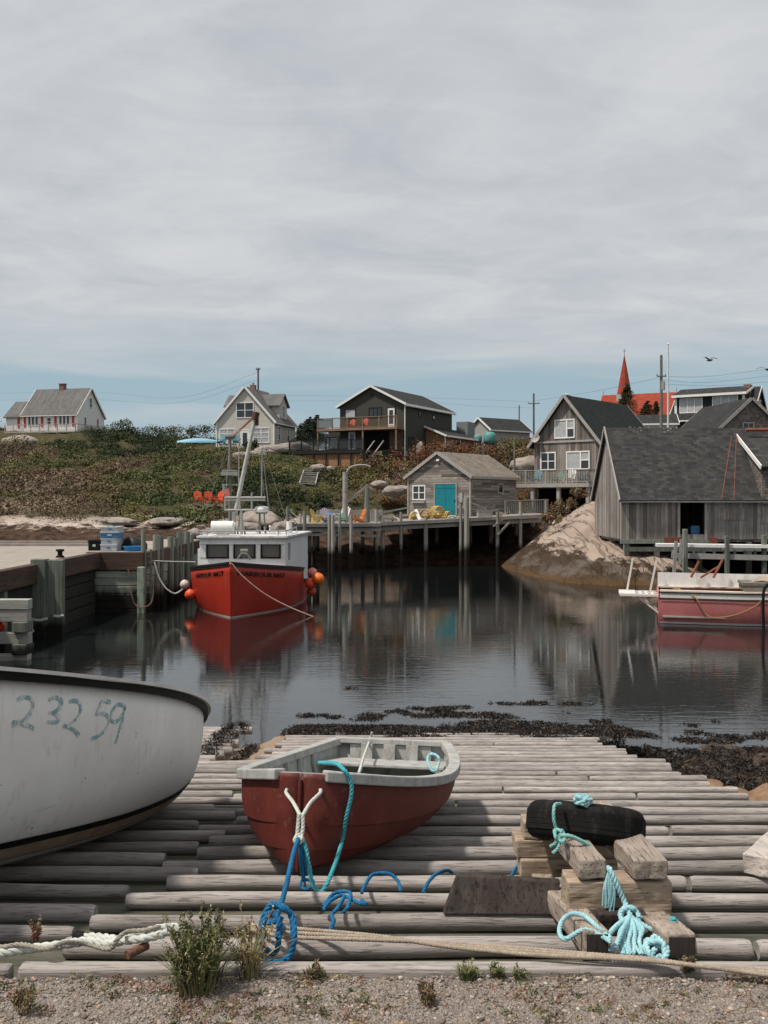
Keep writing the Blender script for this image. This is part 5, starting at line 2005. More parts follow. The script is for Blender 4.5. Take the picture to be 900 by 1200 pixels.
m = MB(); m.bar((-4.2, .12, 4.5), (3.7, .12, 4.5), .05, .26); m.bar((3.73, .15, 4.5), (3.73, 3.6, 5.5), .05, .24)
for u in (-3.85, 3.3): m.box(u - .12, u + .12, .48, .6, 2.3, 4.35)
m.build('dormer_trim', M_TRIMW, dm)
for u, w_, h_ in ((-2.2, 2.3, 1.45), (1.4, 2.5, 1.35)):
    window(dm, M6, u, 2.75 if u < 0 else 2.9, w_, h_, 2, 0, pane=M_CURT)
window(h6, fc['right'], 3.6, 2.6, .7, 1.3, 0, 1)
m = MB(); m.box(2.9, 3.6, 2.2, 2.9, 3.6, 5.6); m.build('chimney', M_BRICK, h6)

# low building between: black roof with white edge
cor = pix(793, 512, 97)
h8, fc = house('low_house', 'low building with black roof and white edge boards behind the flagpole', 'house', cor, 4.2, 4, 1.3, 2.2, -10, S_WHITE, RF_DARKX, M_TRIMW, 'x', -2)

# ------------------------------------------------------------------ church with red roof and spire
M_CHRED = shingles('red_church_roof', (.29, .068, .042), (.38, .095, .06), 'x', .5, .3, (.34, .11, .07))
S_CHW = siding('church_clapboard', (.34, .40, .38), (.42, .47, .45), 'clap', .2, False, .1)
cor = pix(788, 520, 165)
h9, fc = house('church', 'church with bright red roof and tall red spire on the skyline', 'church', cor, 12.4, 8.5, 3.9, 8.85, -25, S_CHW, M_CHRED, S_CHW, 'x', -3, ov=.3)
cx_ = -2.55
m = MB(); m.box(cx_ - 1.15, cx_ + 1.15, 3.1, 5.4, 0, 8.9); m.build('tower', S_CHW, h9)
m = MB()
base_ = [Vector((cx_ + 1.3 * math.cos(R(22.5 + 45 * k)), 4.25 + 1.3 * math.sin(R(22.5 + 45 * k)), 8.85)) for k in range(8)]
tip = Vector((cx_, 4.25, 16.0))
m.add(base_ + [tip], [(k, (k + 1) % 8, 8) for k in range(8)] + [tuple(range(7, -1, -1))])
sp_ = m.build('spire', M_CHRED, h9)
m = MB(); m.cyl((cx_, 4.25, 15.9), (cx_, 4.25, 16.9), .05, .03, 6); m.bar((cx_ - .25, 4.25, 16.5), (cx_ + .25, 4.25, 16.5), .06, .06); m.build('finial', M_BLACK, sp_)
m = MB(); m.prism([(6.2, 1.5, -3), (6.2, 1.5, 3.2), (6.2, 4.25, 6.3), (6.2, 7, 3.2), (6.2, 7, -3)], (2.2, 0, 0)); vs_ = m.build('chancel', S_CHW, h9)
m = MB()
for s2 in (-1, 1):
    P = [Vector((6.2, 4.25, 6.4)), Vector((8.7, 4.25, 6.4)), Vector((8.7, 4.25 + s2 * 3.0, 3.0)), Vector((6.2, 4.25 + s2 * 3.0, 3.0))]
    m.prism(P, (0, 0, .18))
m.build('chancel_roof', M_CHRED, vs_)
for px_, dy in ((-6.2, 0), (6.2, 0)):
    m = MB(); m.cyl((px_, 4.25, 8.8), (px_, 4.25, 10.0), .22, .03, 6); m.build('gable_finial', S_CHW, h9)
# ------------------------------------------------------------------ wharf on the left
M_CONC = paint('wharf_deck_concrete', (.30, .265, .235), .9, .15, 2, (.22, .19, .165), .15, .2)
M_FASCIA = wood('brown_fascia_beam', (.070, .043, .034), (.125, .082, .062), 'x', .35, .4, .12)
M_FASCIAY = wood('brown_fascia_beam_long', (.070, .043, .034), (.125, .082, .062), 'y', .35, .4, .12)


def wharfwood(name, axis, k=1.0, wl=.0):
    """green grey treated timber, dark and weedy below the tide line"""
    n = NT(name)
    o = n.obj(); P_ = n.pos()
    sc = (7, 7, .5) if axis == 'z' else (.5, 7, 7)
    a = n.noise(n.mapping(o, sc), 1.5, 6, .65, .3)
    c = n.mix(n.ramp(a, [(.3, 0), (.7, 1)]), (.105, .12, .098), (.25, .265, .22))
    r = n.math('MULTIPLY_ADD', n.rand(), .5 * k, .75 * k)
    c = n.mix(1.0, c, n.comb(r, r, r), 'MULTIPLY')
    z_ = n.sep(P_)[2]
    t = n.math('ADD', z_, n.math('MULTIPLY', n.math('SUBTRACT', n.noise(n.mapping(P_, (2, 2, .5)), 1.5, 4), .5), .9))
    c = n.mix(n.ramp(n.math('DIVIDE', t, 2.0), [(.16 + wl, 1), (.36 + wl, 0)]), c, (.016, .014, .011))
    return n.done(c, .85, n.bump(a, .6, .02), .2)


M_WPOST = wharfwood('wharf_post_wood', 'z')
M_WALL = wharfwood('wharf_wall_timber', 'x', 1.7, .20)
M_WALLSHADE = paint('shaded_wall_timber', (.028, .028, .024), .9, .3, 4)  # shade on the wharf's long near side put into the wood colour
wh = thing('wharf', 'timber wharf with brown edge beams, green weedy piles and pale deck on the left', 'wharf', (-12, 40, 0))
DZ = 2.38
m = MB()
m.box(-45, -11.7, 20, 40.4, DZ - .3, DZ - .01)
m.box(-45, -9.9, 40.3, 46.5, DZ - .304, DZ - .006)
m.box(-12.5, -9.9, 46.4, 54, DZ - .30, DZ - .012)
m.build('deck', M_CONC, wh, True)
m = MB()
m.box(-45, -12.6, 46.3, 46.6, DZ - .35, DZ + .22)
m.box(-45, -12.6, 45.95, 46.28, DZ - .004, DZ + .10)
m.build('back_kerb', M_CONC, wh, True)
m = MB(); m.box(-11.75, -11.40, 20, 40.05, DZ - .62, DZ + .02); m.build('edge_beam', M_FASCIAY, wh, True, bevel=.03)
m = MB(); m.box(-12.0, -9.66, 40.0, 40.34, DZ - .70, DZ + .03); m.build('edge_beam', M_FASCIA, wh, True, bevel=.03)
m = MB(); m.box(-9.95, -9.64, 40.36, 54, DZ - .62, DZ + .0); m.build('edge_beam', M_FASCIAY, wh, True, bevel=.03)
for k in range(7):
    m = MB(); z1 = DZ - .72 - k * .31
    m.box(-12.0, -9.75 + .02 * (k % 2), 40.10, 40.36, z1 - .295, z1); m.build('wall_timber', M_WALL, wh, True, bevel=.02)
for k in range(5):
    m = MB(); z1 = DZ - .64 - k * .45
    m.box(-9.97, -9.74 - .02 * (k % 2), 40.4, 54, z1 - .42, z1); m.build('wall_timber', M_WALL, wh, True, bevel=.02)
    m = MB(); m.box(-11.98, -11.6 - .02 * (k % 2), 20, 40.05, z1 - .42, z1); m.build('wall_timber', M_WALLSHADE, wh, True, bevel=.02)
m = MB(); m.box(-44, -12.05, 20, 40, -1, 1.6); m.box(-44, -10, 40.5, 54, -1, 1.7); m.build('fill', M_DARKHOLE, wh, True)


def wpost(x, y, zt, w=.30, zb=-1.5, lean=0.0, rnd=True):
    m = MB()
    if rnd: m.tube([(x, y, zb), (x + lean * .5, y, (zt + zb) / 2), (x + lean, y, zt)], [w / 2 * 1.03, w / 2, w / 2 * .96], 10)
    else: m.bar((x, y, zb), (x + lean, y, zt), w, w, (0, 1, 0))
    return m.build('fender_post', M_WPOST, wh, True, 40 if rnd else False, .0 if rnd else .02)


# three square fender posts near the camera
for pxl, w_, py in ((47, .50, 655), (61, .34, 656), (70, .27, 656)):
    q = pix(pxl, py, 33.0)
    wpost(q.x, 33.0 + (.05 if pxl == 61 else 0), q.z, w_ * .98, rnd=False)
for pxl, py, dd in ((25, 664, 33.3), (32, 662, 34), (3, 672, 30.2), (14, 671, 31.6)):
    q = pix(pxl, py, dd); wpost(q.x, dd, q.z, .22, rnd=False)
# posts along the berth beside the red boat
for pxl, py, dd, w_ in ((168, 621, 40.3, .20), (183, 627, 42.5, .30), (188, 628, 43.3, .28), (200, 629, 45.0, .30), (206, 630, 46, .26), (210, 623, 47.2, .26), (213, 624, 48.0, .24), (219, 623, 48.8, .32), (224, 627, 50, .26)):
    q = pix(pxl, py, dd); wpost(q.x, dd, q.z, w_)
m = MB(); q = pix(166, 663, 40); m.box(q.x - .12, q.x + .16, 39.72, 39.98, -1, DZ - .55); m.build('fender_post', paint('pale_green_post', (.28, .33, .26), .8, .2, 5, (.06, .06, .045)), wh, True, bevel=.02)
m = MB(); m.bar(pix(162, 633, 43), pix(186, 633, 43), .10, .07); m.bar(pix(150, 667, 39.9), pix(152, 675, 39.9), .05, .05)
m.build('rail_board', paint('rusty_board', (.24, .11, .07), .8), wh, True)
m = MB()
for pxl in (172, 178):
    q = pix(pxl, 660, 40.6)
    m.bar((q.x, 40.4, .2), (q.x, 40.4, 2.5), .07, .05)
for k in range(7):
    q0, q1 = pix(172, 652 + k * 7, 40.35), pix(178, 652 + k * 7, 40.35)
    m.bar(q0, q1, .05, .05)
m.build('ladder', M_WPOST, wh, True)
bo = pix(75, 650, 37)
m = MB(); m.lathe([(0, 0), (.16, 0), (.15, .05), (.09, .08), (.09, .2), (.16, .24), (.15, .30), (0, .31)], (bo.x - .15, 37, DZ), 12)
tag(m.build('bollard', M_BLACK, None, True, 40), 'small black iron bollard on the wharf edge at left', 'bollard')

# lashings round the near posts
for a, b, c_, lab in (((34, 725, 32.7), (45, 727, 32.6), (55, 725, 32.6), 'white rope lashed round the widest near wharf post'), ((63, 722, 32.7), (69, 722.5, 32.7), (74, 721, 32.7), 'white rope lashed round the thinnest near wharf post')):
    m = MB(); m.rope([pix(*a), pix(*b), pix(*c_)], .05, .2)
    if a[0] == 34: m.rope([pix(*a), pix(36, 733, 32.6), pix(39, 741, 32.6)], .035, .2)
    tag(m.build('lashing', R_WHITE, None, True, 50), lab, 'rope')

# log cribbing of pale timbers at far left edge
M_CRB = wood('pale_grey_cribbing', (.30, .295, .265), (.44, .43, .39), 'x', .5, .4, .08)
cb_ = thing('cribbing', 'stack of pale grey square timbers against the wharf at the left edge', 'cribbing', (-10.8, 28, 0))
for k, (y0, y1) in enumerate(((702, 714.5), (714.5, 729), (741, 755), (767, 781))):
    q0, q1 = pix(-80, y1, 28), pix(33.5 - (k % 2) * 1.2, y0, 28)
    m = MB(); m.box(q0.x, q1.x, 28 - .02 * (k == 0), 28.32, q0.z, q1.z - .015); m.build('long_timber', M_CRB, cb_, True, bevel=.02)
for (x0, x1, y0, y1) in ((14, 31, 729.3, 741.5), (14, 31, 755.3, 767.5), (-38, -20, 729.3, 741.5), (-38, -20, 755.3, 767.5)):
    q0, q1 = pix(x0, y1, 27.9), pix(x1, y0, 27.9)
    m = MB(); m.box(q0.x, q1.x, 27.86, 28.45, q0.z, q1.z); m.build('cross_timber', M_WPOST, cb_, True, bevel=.02)
q0, q1 = pix(-8, 740, 28.3), pix(4, 728, 28.3)
m = MB(); m.ball(((q0.x + q1.x) / 2, 28.35, (q0.z + q1.z) / 2), .17, 14, (1, 1, .95)); tag(m.build('float', paint('red_float_paint', (.62, .035, .02), .4), None, True, 60), 'bright red float tucked in the pale cribbing at the left edge', 'float')

# fish bins and gear on the wharf
M_BINW = paint('bin_pale_plastic', (.42, .46, .48), .5, .12, 5, (.3, .3, .28))
M_BINB = paint('bin_blue_plastic', (.05, .16, .30), .45, .15, 5)
M_BING = paint('bin_green_print', (.02, .20, .14), .5)


def fishbin(label, c, w, dp, h, mat, rim, rz=0, grp='fish bins stacked on the wharf'):
    r = thing('fish_bin', label, 'fish bin', c, R(rz), grp)
    m = MB()
    t = .035
    m.box(-w / 2, w / 2, -dp / 2, dp / 2, 0, t)
    for (x0, x1, y0, y1) in ((-w / 2, w / 2, -dp / 2, -dp / 2 + t), (-w / 2, w / 2, dp / 2 - t, dp / 2), (-w / 2, -w / 2 + t, -dp / 2 + t, dp / 2 - t), (w / 2 - t, w / 2, -dp / 2 + t, dp / 2 - t)):
        m.box(x0, x1, y0, y1, t, h)
    m.build('body', mat, r, bevel=.01)
    m = MB()
    for (x0, x1, y0, y1) in ((-w / 2 - .02, w / 2 + .02, -dp / 2 - .02, -dp / 2 + .03), (-w / 2 - .02, w / 2 + .02, dp / 2 - .03, dp / 2 + .02), (-w / 2 - .02, -w / 2 + .03, -dp / 2 + .03, dp / 2 - .03), (w / 2 - .03, w / 2 + .02, -dp / 2 + .03, dp / 2 - .03)):
        m.box(x0, x1, y0, y1, h - .05, h + .01)
    m.build('rim', rim, r, bevel=.008)
    m = MB(); m.box(-w * .12, w * .12, -dp / 2 - .012, -dp / 2 - .001, h * .38, h * .62); m.build('hand_grip', M_BINB if mat is M_BINW else M_BINW, r)
    return r


q = pix(131.5, 646, 42)
bx = q.x
fishbin('pale grey fish bin at the bottom of the wharf stack', (bx - .04, 42, DZ), .66, 1.1, .27, M_BINW, M_BINW, 4)
fishbin('pale grey fish bin in the middle of the wharf stack', (bx - .03, 42, DZ + .28), .66, 1.1, .25, M_BINW, M_BINW, 5)
fishbin('blue fish bin with pale rim third in the wharf stack', (bx, 42, DZ + .54), .74, 1.15, .26, M_BINB, M_BINW, 4)
tb = fishbin('pale fish bin with a green print on its lid on top of the wharf stack', (bx + .01, 42, DZ + .81), .72, 1.15, .2, M_BINW, M_BINW, 5)
m = MB(); m.box(-.33, .33, -.54, .54, .19, .205); m.build('lid', M_BINW, tb)
m = MB()
for k in range(5):
    a0 = R(90 + 72 * k)
    m.prism([(0, 0, .2085), (.2 * math.cos(a0 - .34), .32 * math.sin(a0 - .34), .2085), (.29 * math.cos(a0), .46 * math.sin(a0), .2085), (.2 * math.cos(a0 + .34), .32 * math.sin(a0 + .34), .2085)], (0, 0, .003))
m.build('green_print', M_BING, tb)
q = pix(111, 646, 42)
fishbin('black crate left of the pale fish bin stack', (q.x, 42.2, DZ), .50, .6, .42, M_BLACK, M_BLACK, 0)
# tarpaulin heap and blue tub
q = pix(153, 646, 42.5)
m = MB(); m.ball((0, 0, 0), .62, 16, (1, .8, .9)); tp_ = m.build('tarpaulin_heap', paint('black_tarpaulin', (.014, .014, .016), .55, .3, 6), None, False, 50, wobble=.12, wscale=3)
tp_.location = (q.x + .05, 42.8, DZ + .02); tag(tp_, 'black tarpaulin heap behind the blue tub on the wharf', 'tarpaulin')
tubx = pix(157, 647, 41.6)
r_ = thing('tub', 'low bright blue tub on the wharf right of the fish bins', 'tub', (tubx.x, 41.6, DZ))
m = MB(); m.lathe([(0, 0), (.38, 0), (.44, .16), (.47, .17), (.47, .2), (.41, .2), (.36, .03), (0, .03)], n=18, M=Matrix(((1.0, 0, 0), (0, .8, 0), (0, 0, 1)))); m.build('basin', paint('bright_blue_plastic', (.02, .19, .45), .4), r_, smooth=40)
m = MB(); m.tube([(.45, -.1, .18), (.52, -.1, .26), (.52, .1, .26), (.45, .1, .18)], .015, 6); m.build('handle', M_BLACK, r_)

# ------------------------------------------------------------------ red fishing boat
def hullpaint(name, c1, c2):
    n = NT(name)
    o = n.obj()
    a = n.noise(n.mapping(o, (1, 1, .3)), 1.2, 6, .62)
    b = n.noise(o, 8, 5, .7)
    c = n.mix(n.ramp(a, [(.3, 0), (.7, 1)]), c1, c2)
    c = n.mix(n.ramp(b, [(.54, 0), (.76, .6)]), c, tuple(x * .5 for x in c1))
    stz = n.noise(n.mapping(o, (6, 6, .5), (1, 7, 3)), 1.5, 5, .7)
    c = n.mix(n.ramp(stz, [(.58, 0), (.74, .45)]), c, (.20, .13, .10))
    sc_ = n.noise(n.mapping(o, (.8, .8, 9), (4, 0, 2)), 2.4, 4, .7)
    c = n.mix(n.ramp(sc_, [(.66, 0), (.73, .35)]), c, tuple(min(.7, x * .6 + .2) for x in c2))
    return n.done(c, .45, n.bump(b, .08, .01), .35)


M_BOATRED = hullpaint('fishing_boat_red', (.31, .022, .011), (.40, .033, .016))
M_BOATWH = hullpaint('fishing_boat_white', (.66, .665, .66), (.76, .76, .75))
FB = thing('fishing_boat', 'red fishing boat with white wheelhouse moored at the wharf', 'fishing boat', (-5.85, 37.85, 0), R(0.3))
FL = 11.6


def fbm_(t):
    return max(.004, 2.36 * (1 - (1 - min(1, t / .42)) ** 1.75) ** .97) * (1 if t < .5 else 1 - .12 * ((t - .5) / .5) ** 2)


def fsh(t):
    s = t * FL
    if s < 5.6: return 2.15 - .62 * (s / 5.6) ** .8
    return .98 - .35 * ((s - 5.95) / 5.6) if s > 5.95 else 1.53 - .55 * (s - 5.6) / .35


fkl = lambda t: -.9
fpt = loft(FL, fbm_, fsh, fkl, lambda t: (2.6 + .9 * min(1, t * 2), .30 * max(0, 1 - t * 1.6)), rake=.35)
tsf = sorted(set([(i / 40) ** 1.4 for i in range(41)] + [5.6 / FL, 5.95 / FL, 5.75 / FL]))
hm = hull_mesh(fpt, ts=tsf, us=[j / 20 for j in range(21)])
fh = hm.build('hull', M_BOATRED, FB, smooth=45)
sol = fh.modifiers.new('thickness', 'SOLIDIFY'); sol.thickness = .06; sol.offset = -1
m = MB()
for sg in (1, -1):
    band(fpt, tsf, lambda t: solve_u(fpt, t, -.05), lambda t: solve_u(fpt, t, .055), .012, sg, m)
m.build('boot_stripe', paint('pale_boot_stripe', (.45, .40, .37), .5), FB, smooth=50)
m = MB()
tfw = [t for t in tsf if t * FL <= 5.61]
for sg in (1, -1):
    band(fpt, tfw, lambda t: solve_u(fpt, t, fsh(t) - .13), lambda t: .9999, .03, sg, m)
    sweep_rail(m, [fpt(t, 1, sg) + Vector((0, 0, .03)) for t in tfw if t > .004][::sg], .13, .07, .55)
tw2 = [t for t in tsf if t * FL >= 5.9]
for sg in (1, -1):
    sweep_rail(m, [fpt(t, 1, sg) + Vector((0, 0, .04)) for t in tw2][::sg], .2, .09, .55)
m.build('black_rail', paint('boat_black_rail', (.03, .022, .02), .5), FB, smooth=40)
m = MB()
vs = []
for t in tfw:
    z = fsh(t) - .30; b_ = fbm_(t) * .93
    vs += [(-b_, t * FL + .08, z), (b_, t * FL + .08, z)]
m.add(vs, [(2 * i, 2 * i + 1, 2 * i + 3, 2 * i + 2) for i in range(len(tfw) - 1)])
m.box(-2.2, 2.2, 5.6, 11.4, .1, .16)
m.build('deck', paint('boat_deck_grey', (.30, .30, .29), .7), FB)
# wheelhouse
WX0, WX1, WY0, WY1, WZ0, WZ1 = -1.74, 1.80, 3.2, 9.2, .5, 2.93
m = MB()
yb, yt = WY0, WY0 + .12
fr_pts = dict(win=((-1.44, -.56), (-.32, .54), (.80, 1.58)))
zs0, zs1 = 2.12, 2.68
def slab(x0, x1, z0, z1): m.hexa([(x0, yb, z0), (x1, yb, z0), (x1, yb + .08, z0), (x0, yb + .08, z0), (x0, yb + .1 * (z1 - WZ0) / 2.4, z1), (x1, yb + .1 * (z1 - WZ0) / 2.4, z1), (x1, yb + .18, z1), (x0, yb + .18, z1)])
slab(WX0, WX1, WZ0, zs0); slab(WX0, WX1, zs1, WZ1)
xe = [WX0] + [v for p in fr_pts['win'] for v in p] + [WX1]
for k in range(0, len(xe), 2):
    m.box(xe[k], xe[k + 1], yb + .05, yb + .16, zs0, zs1)
def flare(y): return WX1 + .085 * (y - 3.4)
def side(y0, y1, z0, z1): m.hexa([(flare(y0) - .08, y0, z0), (flare(y0), y0, z0), (flare(y1), y1, z0), (flare(y1) - .08, y1, z0), (flare(y0) - .08, y0, z1), (flare(y0), y0, z1), (flare(y1), y1, z1), (flare(y1) - .08, y1, z1)])
side(yb + .161, 4.0, WZ0, WZ1); side(4.0, 4.6, WZ0, 1.95); side(4.0, 4.6, 2.68, WZ1); side(4.6, WY1, WZ0, WZ1)
m.box(WX0, WX0 + .08, yb + .161, WY1, WZ0, WZ1)
m.box(WX0 + .081, WX1 - .081, WY1 - .08, WY1, WZ0, WZ1)
m.box(WX0 - .22, WX0 - .01, 4.0, WY1, .6, 2.45)
wh_ = m.build('wheelhouse', M_BOATWH, FB, bevel=.012)
m = MB()
for a, b in fr_pts['win']:
    m.box(a, b, yb + .10, yb + .12, zs0, zs1)
m.box(WX1 - .0, WX1 + .02, 4.0, 4.6, 1.95, 2.68)
m.build('pane', flat('wheelhouse_glass', (.12, .12, .108), .05, .6), wh_)
m = MB()
for a, b in fr_pts['win']:
    for (x0, x1, z0, z1) in ((a - .03, a + .035, zs0 - .03, zs1 + .03), (b - .035, b + .03, zs0 - .03, zs1 + .03), (a + .036, b - .036, zs0 - .03, zs0 + .03), (a + .036, b - .036, zs1 - .03, zs1 + .03)):
        m.box(x0, x1, yb + .02, yb + .045, z0, z1)
m.build('window_rubber', M_BLACK, wh_)
m = MB(); m.box(WX0 + .1, WX1 - .1, 4.4, 4.45, .6, 2.0); m.box(-.9, .9, 3.6, 4.3, .6, 1.85); m.build('console', M_DARKHOLE, wh_)
m = MB(); m.prism([(WX0 - .10, WY0 - .16, WZ1), (WX1 + .12, WY0 - .16, WZ1), (flare(WY1) + .16, WY1 + .3, WZ1), (WX0 - .10, WY1 + .3, WZ1)], (0, 0, .10))
m.build('roof', paint('roof_grey_white', (.56, .56, .55), .6, .15, 3, (.25, .24, .22)), FB, bevel=.02)
m = MB()
zr = WZ1 + .30
loop = [(WX0, 8.8, zr), (WX0, WY0 + .4, zr), (WX0 + .3, WY0 + .05, zr), (WX1 - .3, WY0 + .05, zr), (WX1, WY0 + .4, zr), (WX1, 8.8, zr)]
m.tube(smooth(loop, 5), .03, 6)
for p in loop: m.cyl((p[0], p[1], WZ1 + .1), p, .022, None, 6)
m.build('roof_rail', M_TRIMG, FB)
m = MB(); m.tube([(-1.3, 3.7, 3.35), (-1.32, 3.7, 3.36), (-.42, 3.7, 3.36), (-.4, 3.7, 3.35)], [.20, .27, .27, .20], 14); m.box(-1.1, -.6, 3.55, 3.85, 3.05, 3.12)
for xx in (-1.1, -.62): m.tube([(xx, 3.7, 3.35), (xx + .03, 3.7, 3.35)], .28, 14)
m.build('life_raft_canister', M_WHITE, FB, smooth=40)


def fb(px_, py_, d_):     # a photo pixel at depth d in the boat's own frame
    return FB_INV @ pix(px_, py_, d_)


bpy.context.view_layer.update()
FB_INV = FB.matrix_world.inverted()
M_ALU = flat('galvanised_tube', (.36, .36, .34), .45, .4, .5)
M_ALUD = flat('weathered_mast', (.17, .165, .155), .7, .3)
m = MB()
D1 = 43.5
m.tube([fb(269.5, 630, D1), fb(269.5, 512, D1)], [.075, .062], 10)
m.tube([fb(264, 512, D1), fb(275, 511, D1)], .12, 8)
m.build('mast', M_ALUD, FB, smooth=40)
m = MB(); m.obox(fb(269.5, 555, D1), (.72, .5, .16)); m.obox(fb(269.5, 551.5, D1), (.62, .4, .06)); m.bar(fb(260, 568, D1), fb(280, 568, D1), .05, .07); m.bar(fb(262, 577, D1), fb(262, 567, D1), .1, .1)
m.build('mast_platform', M_ALU, FB)
m = MB(); m.tube([fb(275.5, 602, D1 - .6), fb(299, 489, D1 - .9)], [.10, .075], 12); m.build('boom', paint('boom_white', (.50, .49, .46), .5), FB, smooth=40)
m = MB()
for a_, b_ in (((298, 491, D1 - .9), (310, 583, D1 - .7)), ((298, 491, D1 - .9), (341, 627, 45.5)), ((269.5, 514, D1), (232, 626, 44)), ((269.5, 514, D1), (264, 583, D1 - .7)), ((306.5, 527, D1 - .7), (320, 628, 44.5))):
    m.tube([fb(*a_), fb(*b_)], .010, 4)
m.build('stay_wire', M_ALU, FB)
m = MB(); m.tube([fb(298.5, 492, D1 - .9), fb(300.5, 483, D1 - .9)], .15, 8); m.obox(fb(301, 493, D1 - .9), (.14, .14, .4)); m.build('boom_block', M_FASCIA, FB)
m = MB(); m.rope([fb(297, 488, D1 - .9), fb(286, 499, D1 - .5), fb(276, 508, D1 - .1), fb(270, 513, D1)], .05, .3); m.rope([fb(297, 490, D1 - .9), fb(280, 505, D1 - .3), fb(270, 514, D1)], .03, .3); m.build('topping_rope', ropemat('rope_rust', (.30, .13, .08), (.45, .24, .16)), FB)
m = MB()
for py_, r__ in ((583, .05), (586, .035), (597.5, .045)): m.tube([fb(263, py_, D1 - .7), fb(311 if py_ < 590 else 300, py_, D1 - .7)], r__, 8)
for px_ in (264, 281, 295): m.tube([fb(px_, 598, D1 - .7), fb(px_, 581 if px_ != 295 else 577, D1 - .7)], .045, 8)
m.tube([fb(283, 629, D1 - .7), fb(283, 598, D1 - .7)], .06, 8); m.tube([fb(278, 629, D1 - .3), fb(282, 600, D1 - .7)], .04, 8); m.tube([fb(288, 629, D1 - .3), fb(284, 612, D1 - .7)], .04, 8)
m.tube([fb(274, 629, D1 - .4), fb(274, 600, D1 - .7)], .09, 8)
m.build('gantry', M_ALU, FB, smooth=40)
for px_, py0, py1, r__ in ((279.5, 596, 502, .022), (306.5, 583, 525, .035), (279.8, 596, 560, .035), (315, 600, 540, .012)):
    m = MB(); m.tube([fb(px_, py0, D1 - .7), fb(px_ + (.6 if px_ < 310 else -6), py1, D1 - .7)], r__, 6); m.build('antenna', M_ALU, FB)
q = fb(306.5, 597, D1 - .4)
m = MB(); m.lathe([(0, -.13), (.27, -.12), (.30, -.05), (.31, .03), (.28, .10), (.18, .14), (0, .15)], q, 20); dm_ = m.build('radar_dome', M_WHITE, FB, smooth=50)
m = MB(); m.tube([q + Vector((-.08, 0, -1.05)), q + Vector((-.08, 0, -.12))], .045, 8); m.tube([q + Vector((.16, .2, -1.05)), q + Vector((.1, 0, -.12))], .03, 8); m.lathe([(.24, -.19), (.27, -.125), (.0, -.125)], q, 14); m.build('radar_post', M_ALUD, dm_)
m = MB(); m.tube([fb(339, 629, 44.5), fb(339, 611, 44.5)], [.14, .13], 10); m.build('exhaust_pipe', M_WHITE, FB, smooth=40)
m = MB()
for px_, h_ in ((301, .25), (310, .4), (316, .45), (321, .2), (327, .22)):
    q = fb(px_, 629, 43.8); m.tube([q, q + Vector((.02, 0, h_))], .035, 6); m.ball(q + Vector((.02, 0, h_)), .06, 8)
m.build('deck_lights', M_WHITE, FB)
# bow fittings
m = MB(); q = fb(286, 655, 39.4)
m.tube([q + Vector((-.25, 0, 0)), q + Vector((-.1, 0, .22)), q + Vector((.1, 0, .2)), q + Vector((.26, 0, -.02))], .05, 6); m.tube([q + Vector((-.16, .1, .3)), q + Vector((.14, .1, .3))], .09, 8); m.ball(q + Vector((0, .1, .12)), .11, 8)
m.build('anchor_winch', M_ALUD, FB)
m = MB()
for k in range(6):
    m.tube([fb(341 + k * 2.2, 690 - k * 1.0, 44.5 + k * .3), fb(342 + k * 2.4, 672 + (k % 3) * 4, 44.5 + k * .3)], .05, 6)
m.obox(fb(345, 678, 46), (.5, .6, .5)); m.ball(fb(349.5, 661, 46), .09, 8)
m.build('deck_gear', paint('deck_gear_mix', (.26, .25, .22), .7, .6, 9, (.05, .07, .05)), FB)


def hull_text(body, t_of, side, mirrored, u_of, size, mat, parent, name='lettering'):
    cu = bpy.data.curves.new('lettering_curve', 'FONT')
    cu.body = body; cu.size = 1; cu.align_x = 'LEFT'; cu.resolution_u = 2
    cu.offset = .002
    o_ = bpy.data.objects.new('lettering_curve', cu)
    COL.objects.link(o_)
    bpy.context.view_layer.update()
    me = bpy.data.meshes.new_from_object(o_.evaluated_get(bpy.context.evaluated_depsgraph_get()))
    w_ = max(v.co.x for v in me.vertices)
    for v in me.vertices:
        v.co = t_of(v.co.x / w_, v.co.y * size)
    me.materials.clear(); me.materials.append(mat)
    bpy.data.objects.remove(o_); bpy.data.curves.remove(cu)
    ob = bpy.data.objects.new(name, me)
    link(ob, parent)
    so = ob.modifiers.new('depth', 'SOLIDIFY'); so.thickness = .012; so.offset = 0
    return ob


def fsurf(side, s0, s1, zoff):
    def f(fx, fy):
        s = s0 + (s1 - s0) * fx
        t = s / FL
        z = fsh(t) - zoff + fy
        u = solve_u(fpt, t, z)
        p = fpt(t, u, side)
        a = fpt(t, min(.999, u + .02), side) - fpt(t, max(0, u - .02), side)
        b = fpt(min(1, t + .01), u, side) - fpt(max(0, t - .01), u, side)
        nn = b.cross(a).normalized()
        if nn.x * side < 0: nn = -nn
        return p + nn * .022
    return f


M_LET = flat('black_lettering', (.012, .010, .010), .5)
bpy.context.view_layer.update()
hull_text('HARBOUR MIST', fsurf(1, .25, 2.75, .46), 1, False, None, .26, M_LET, FB)
hull_text('HARBOUR MIST', fsurf(-1, 2.7, .32, .46), -1, True, None, .26, M_LET, FB)

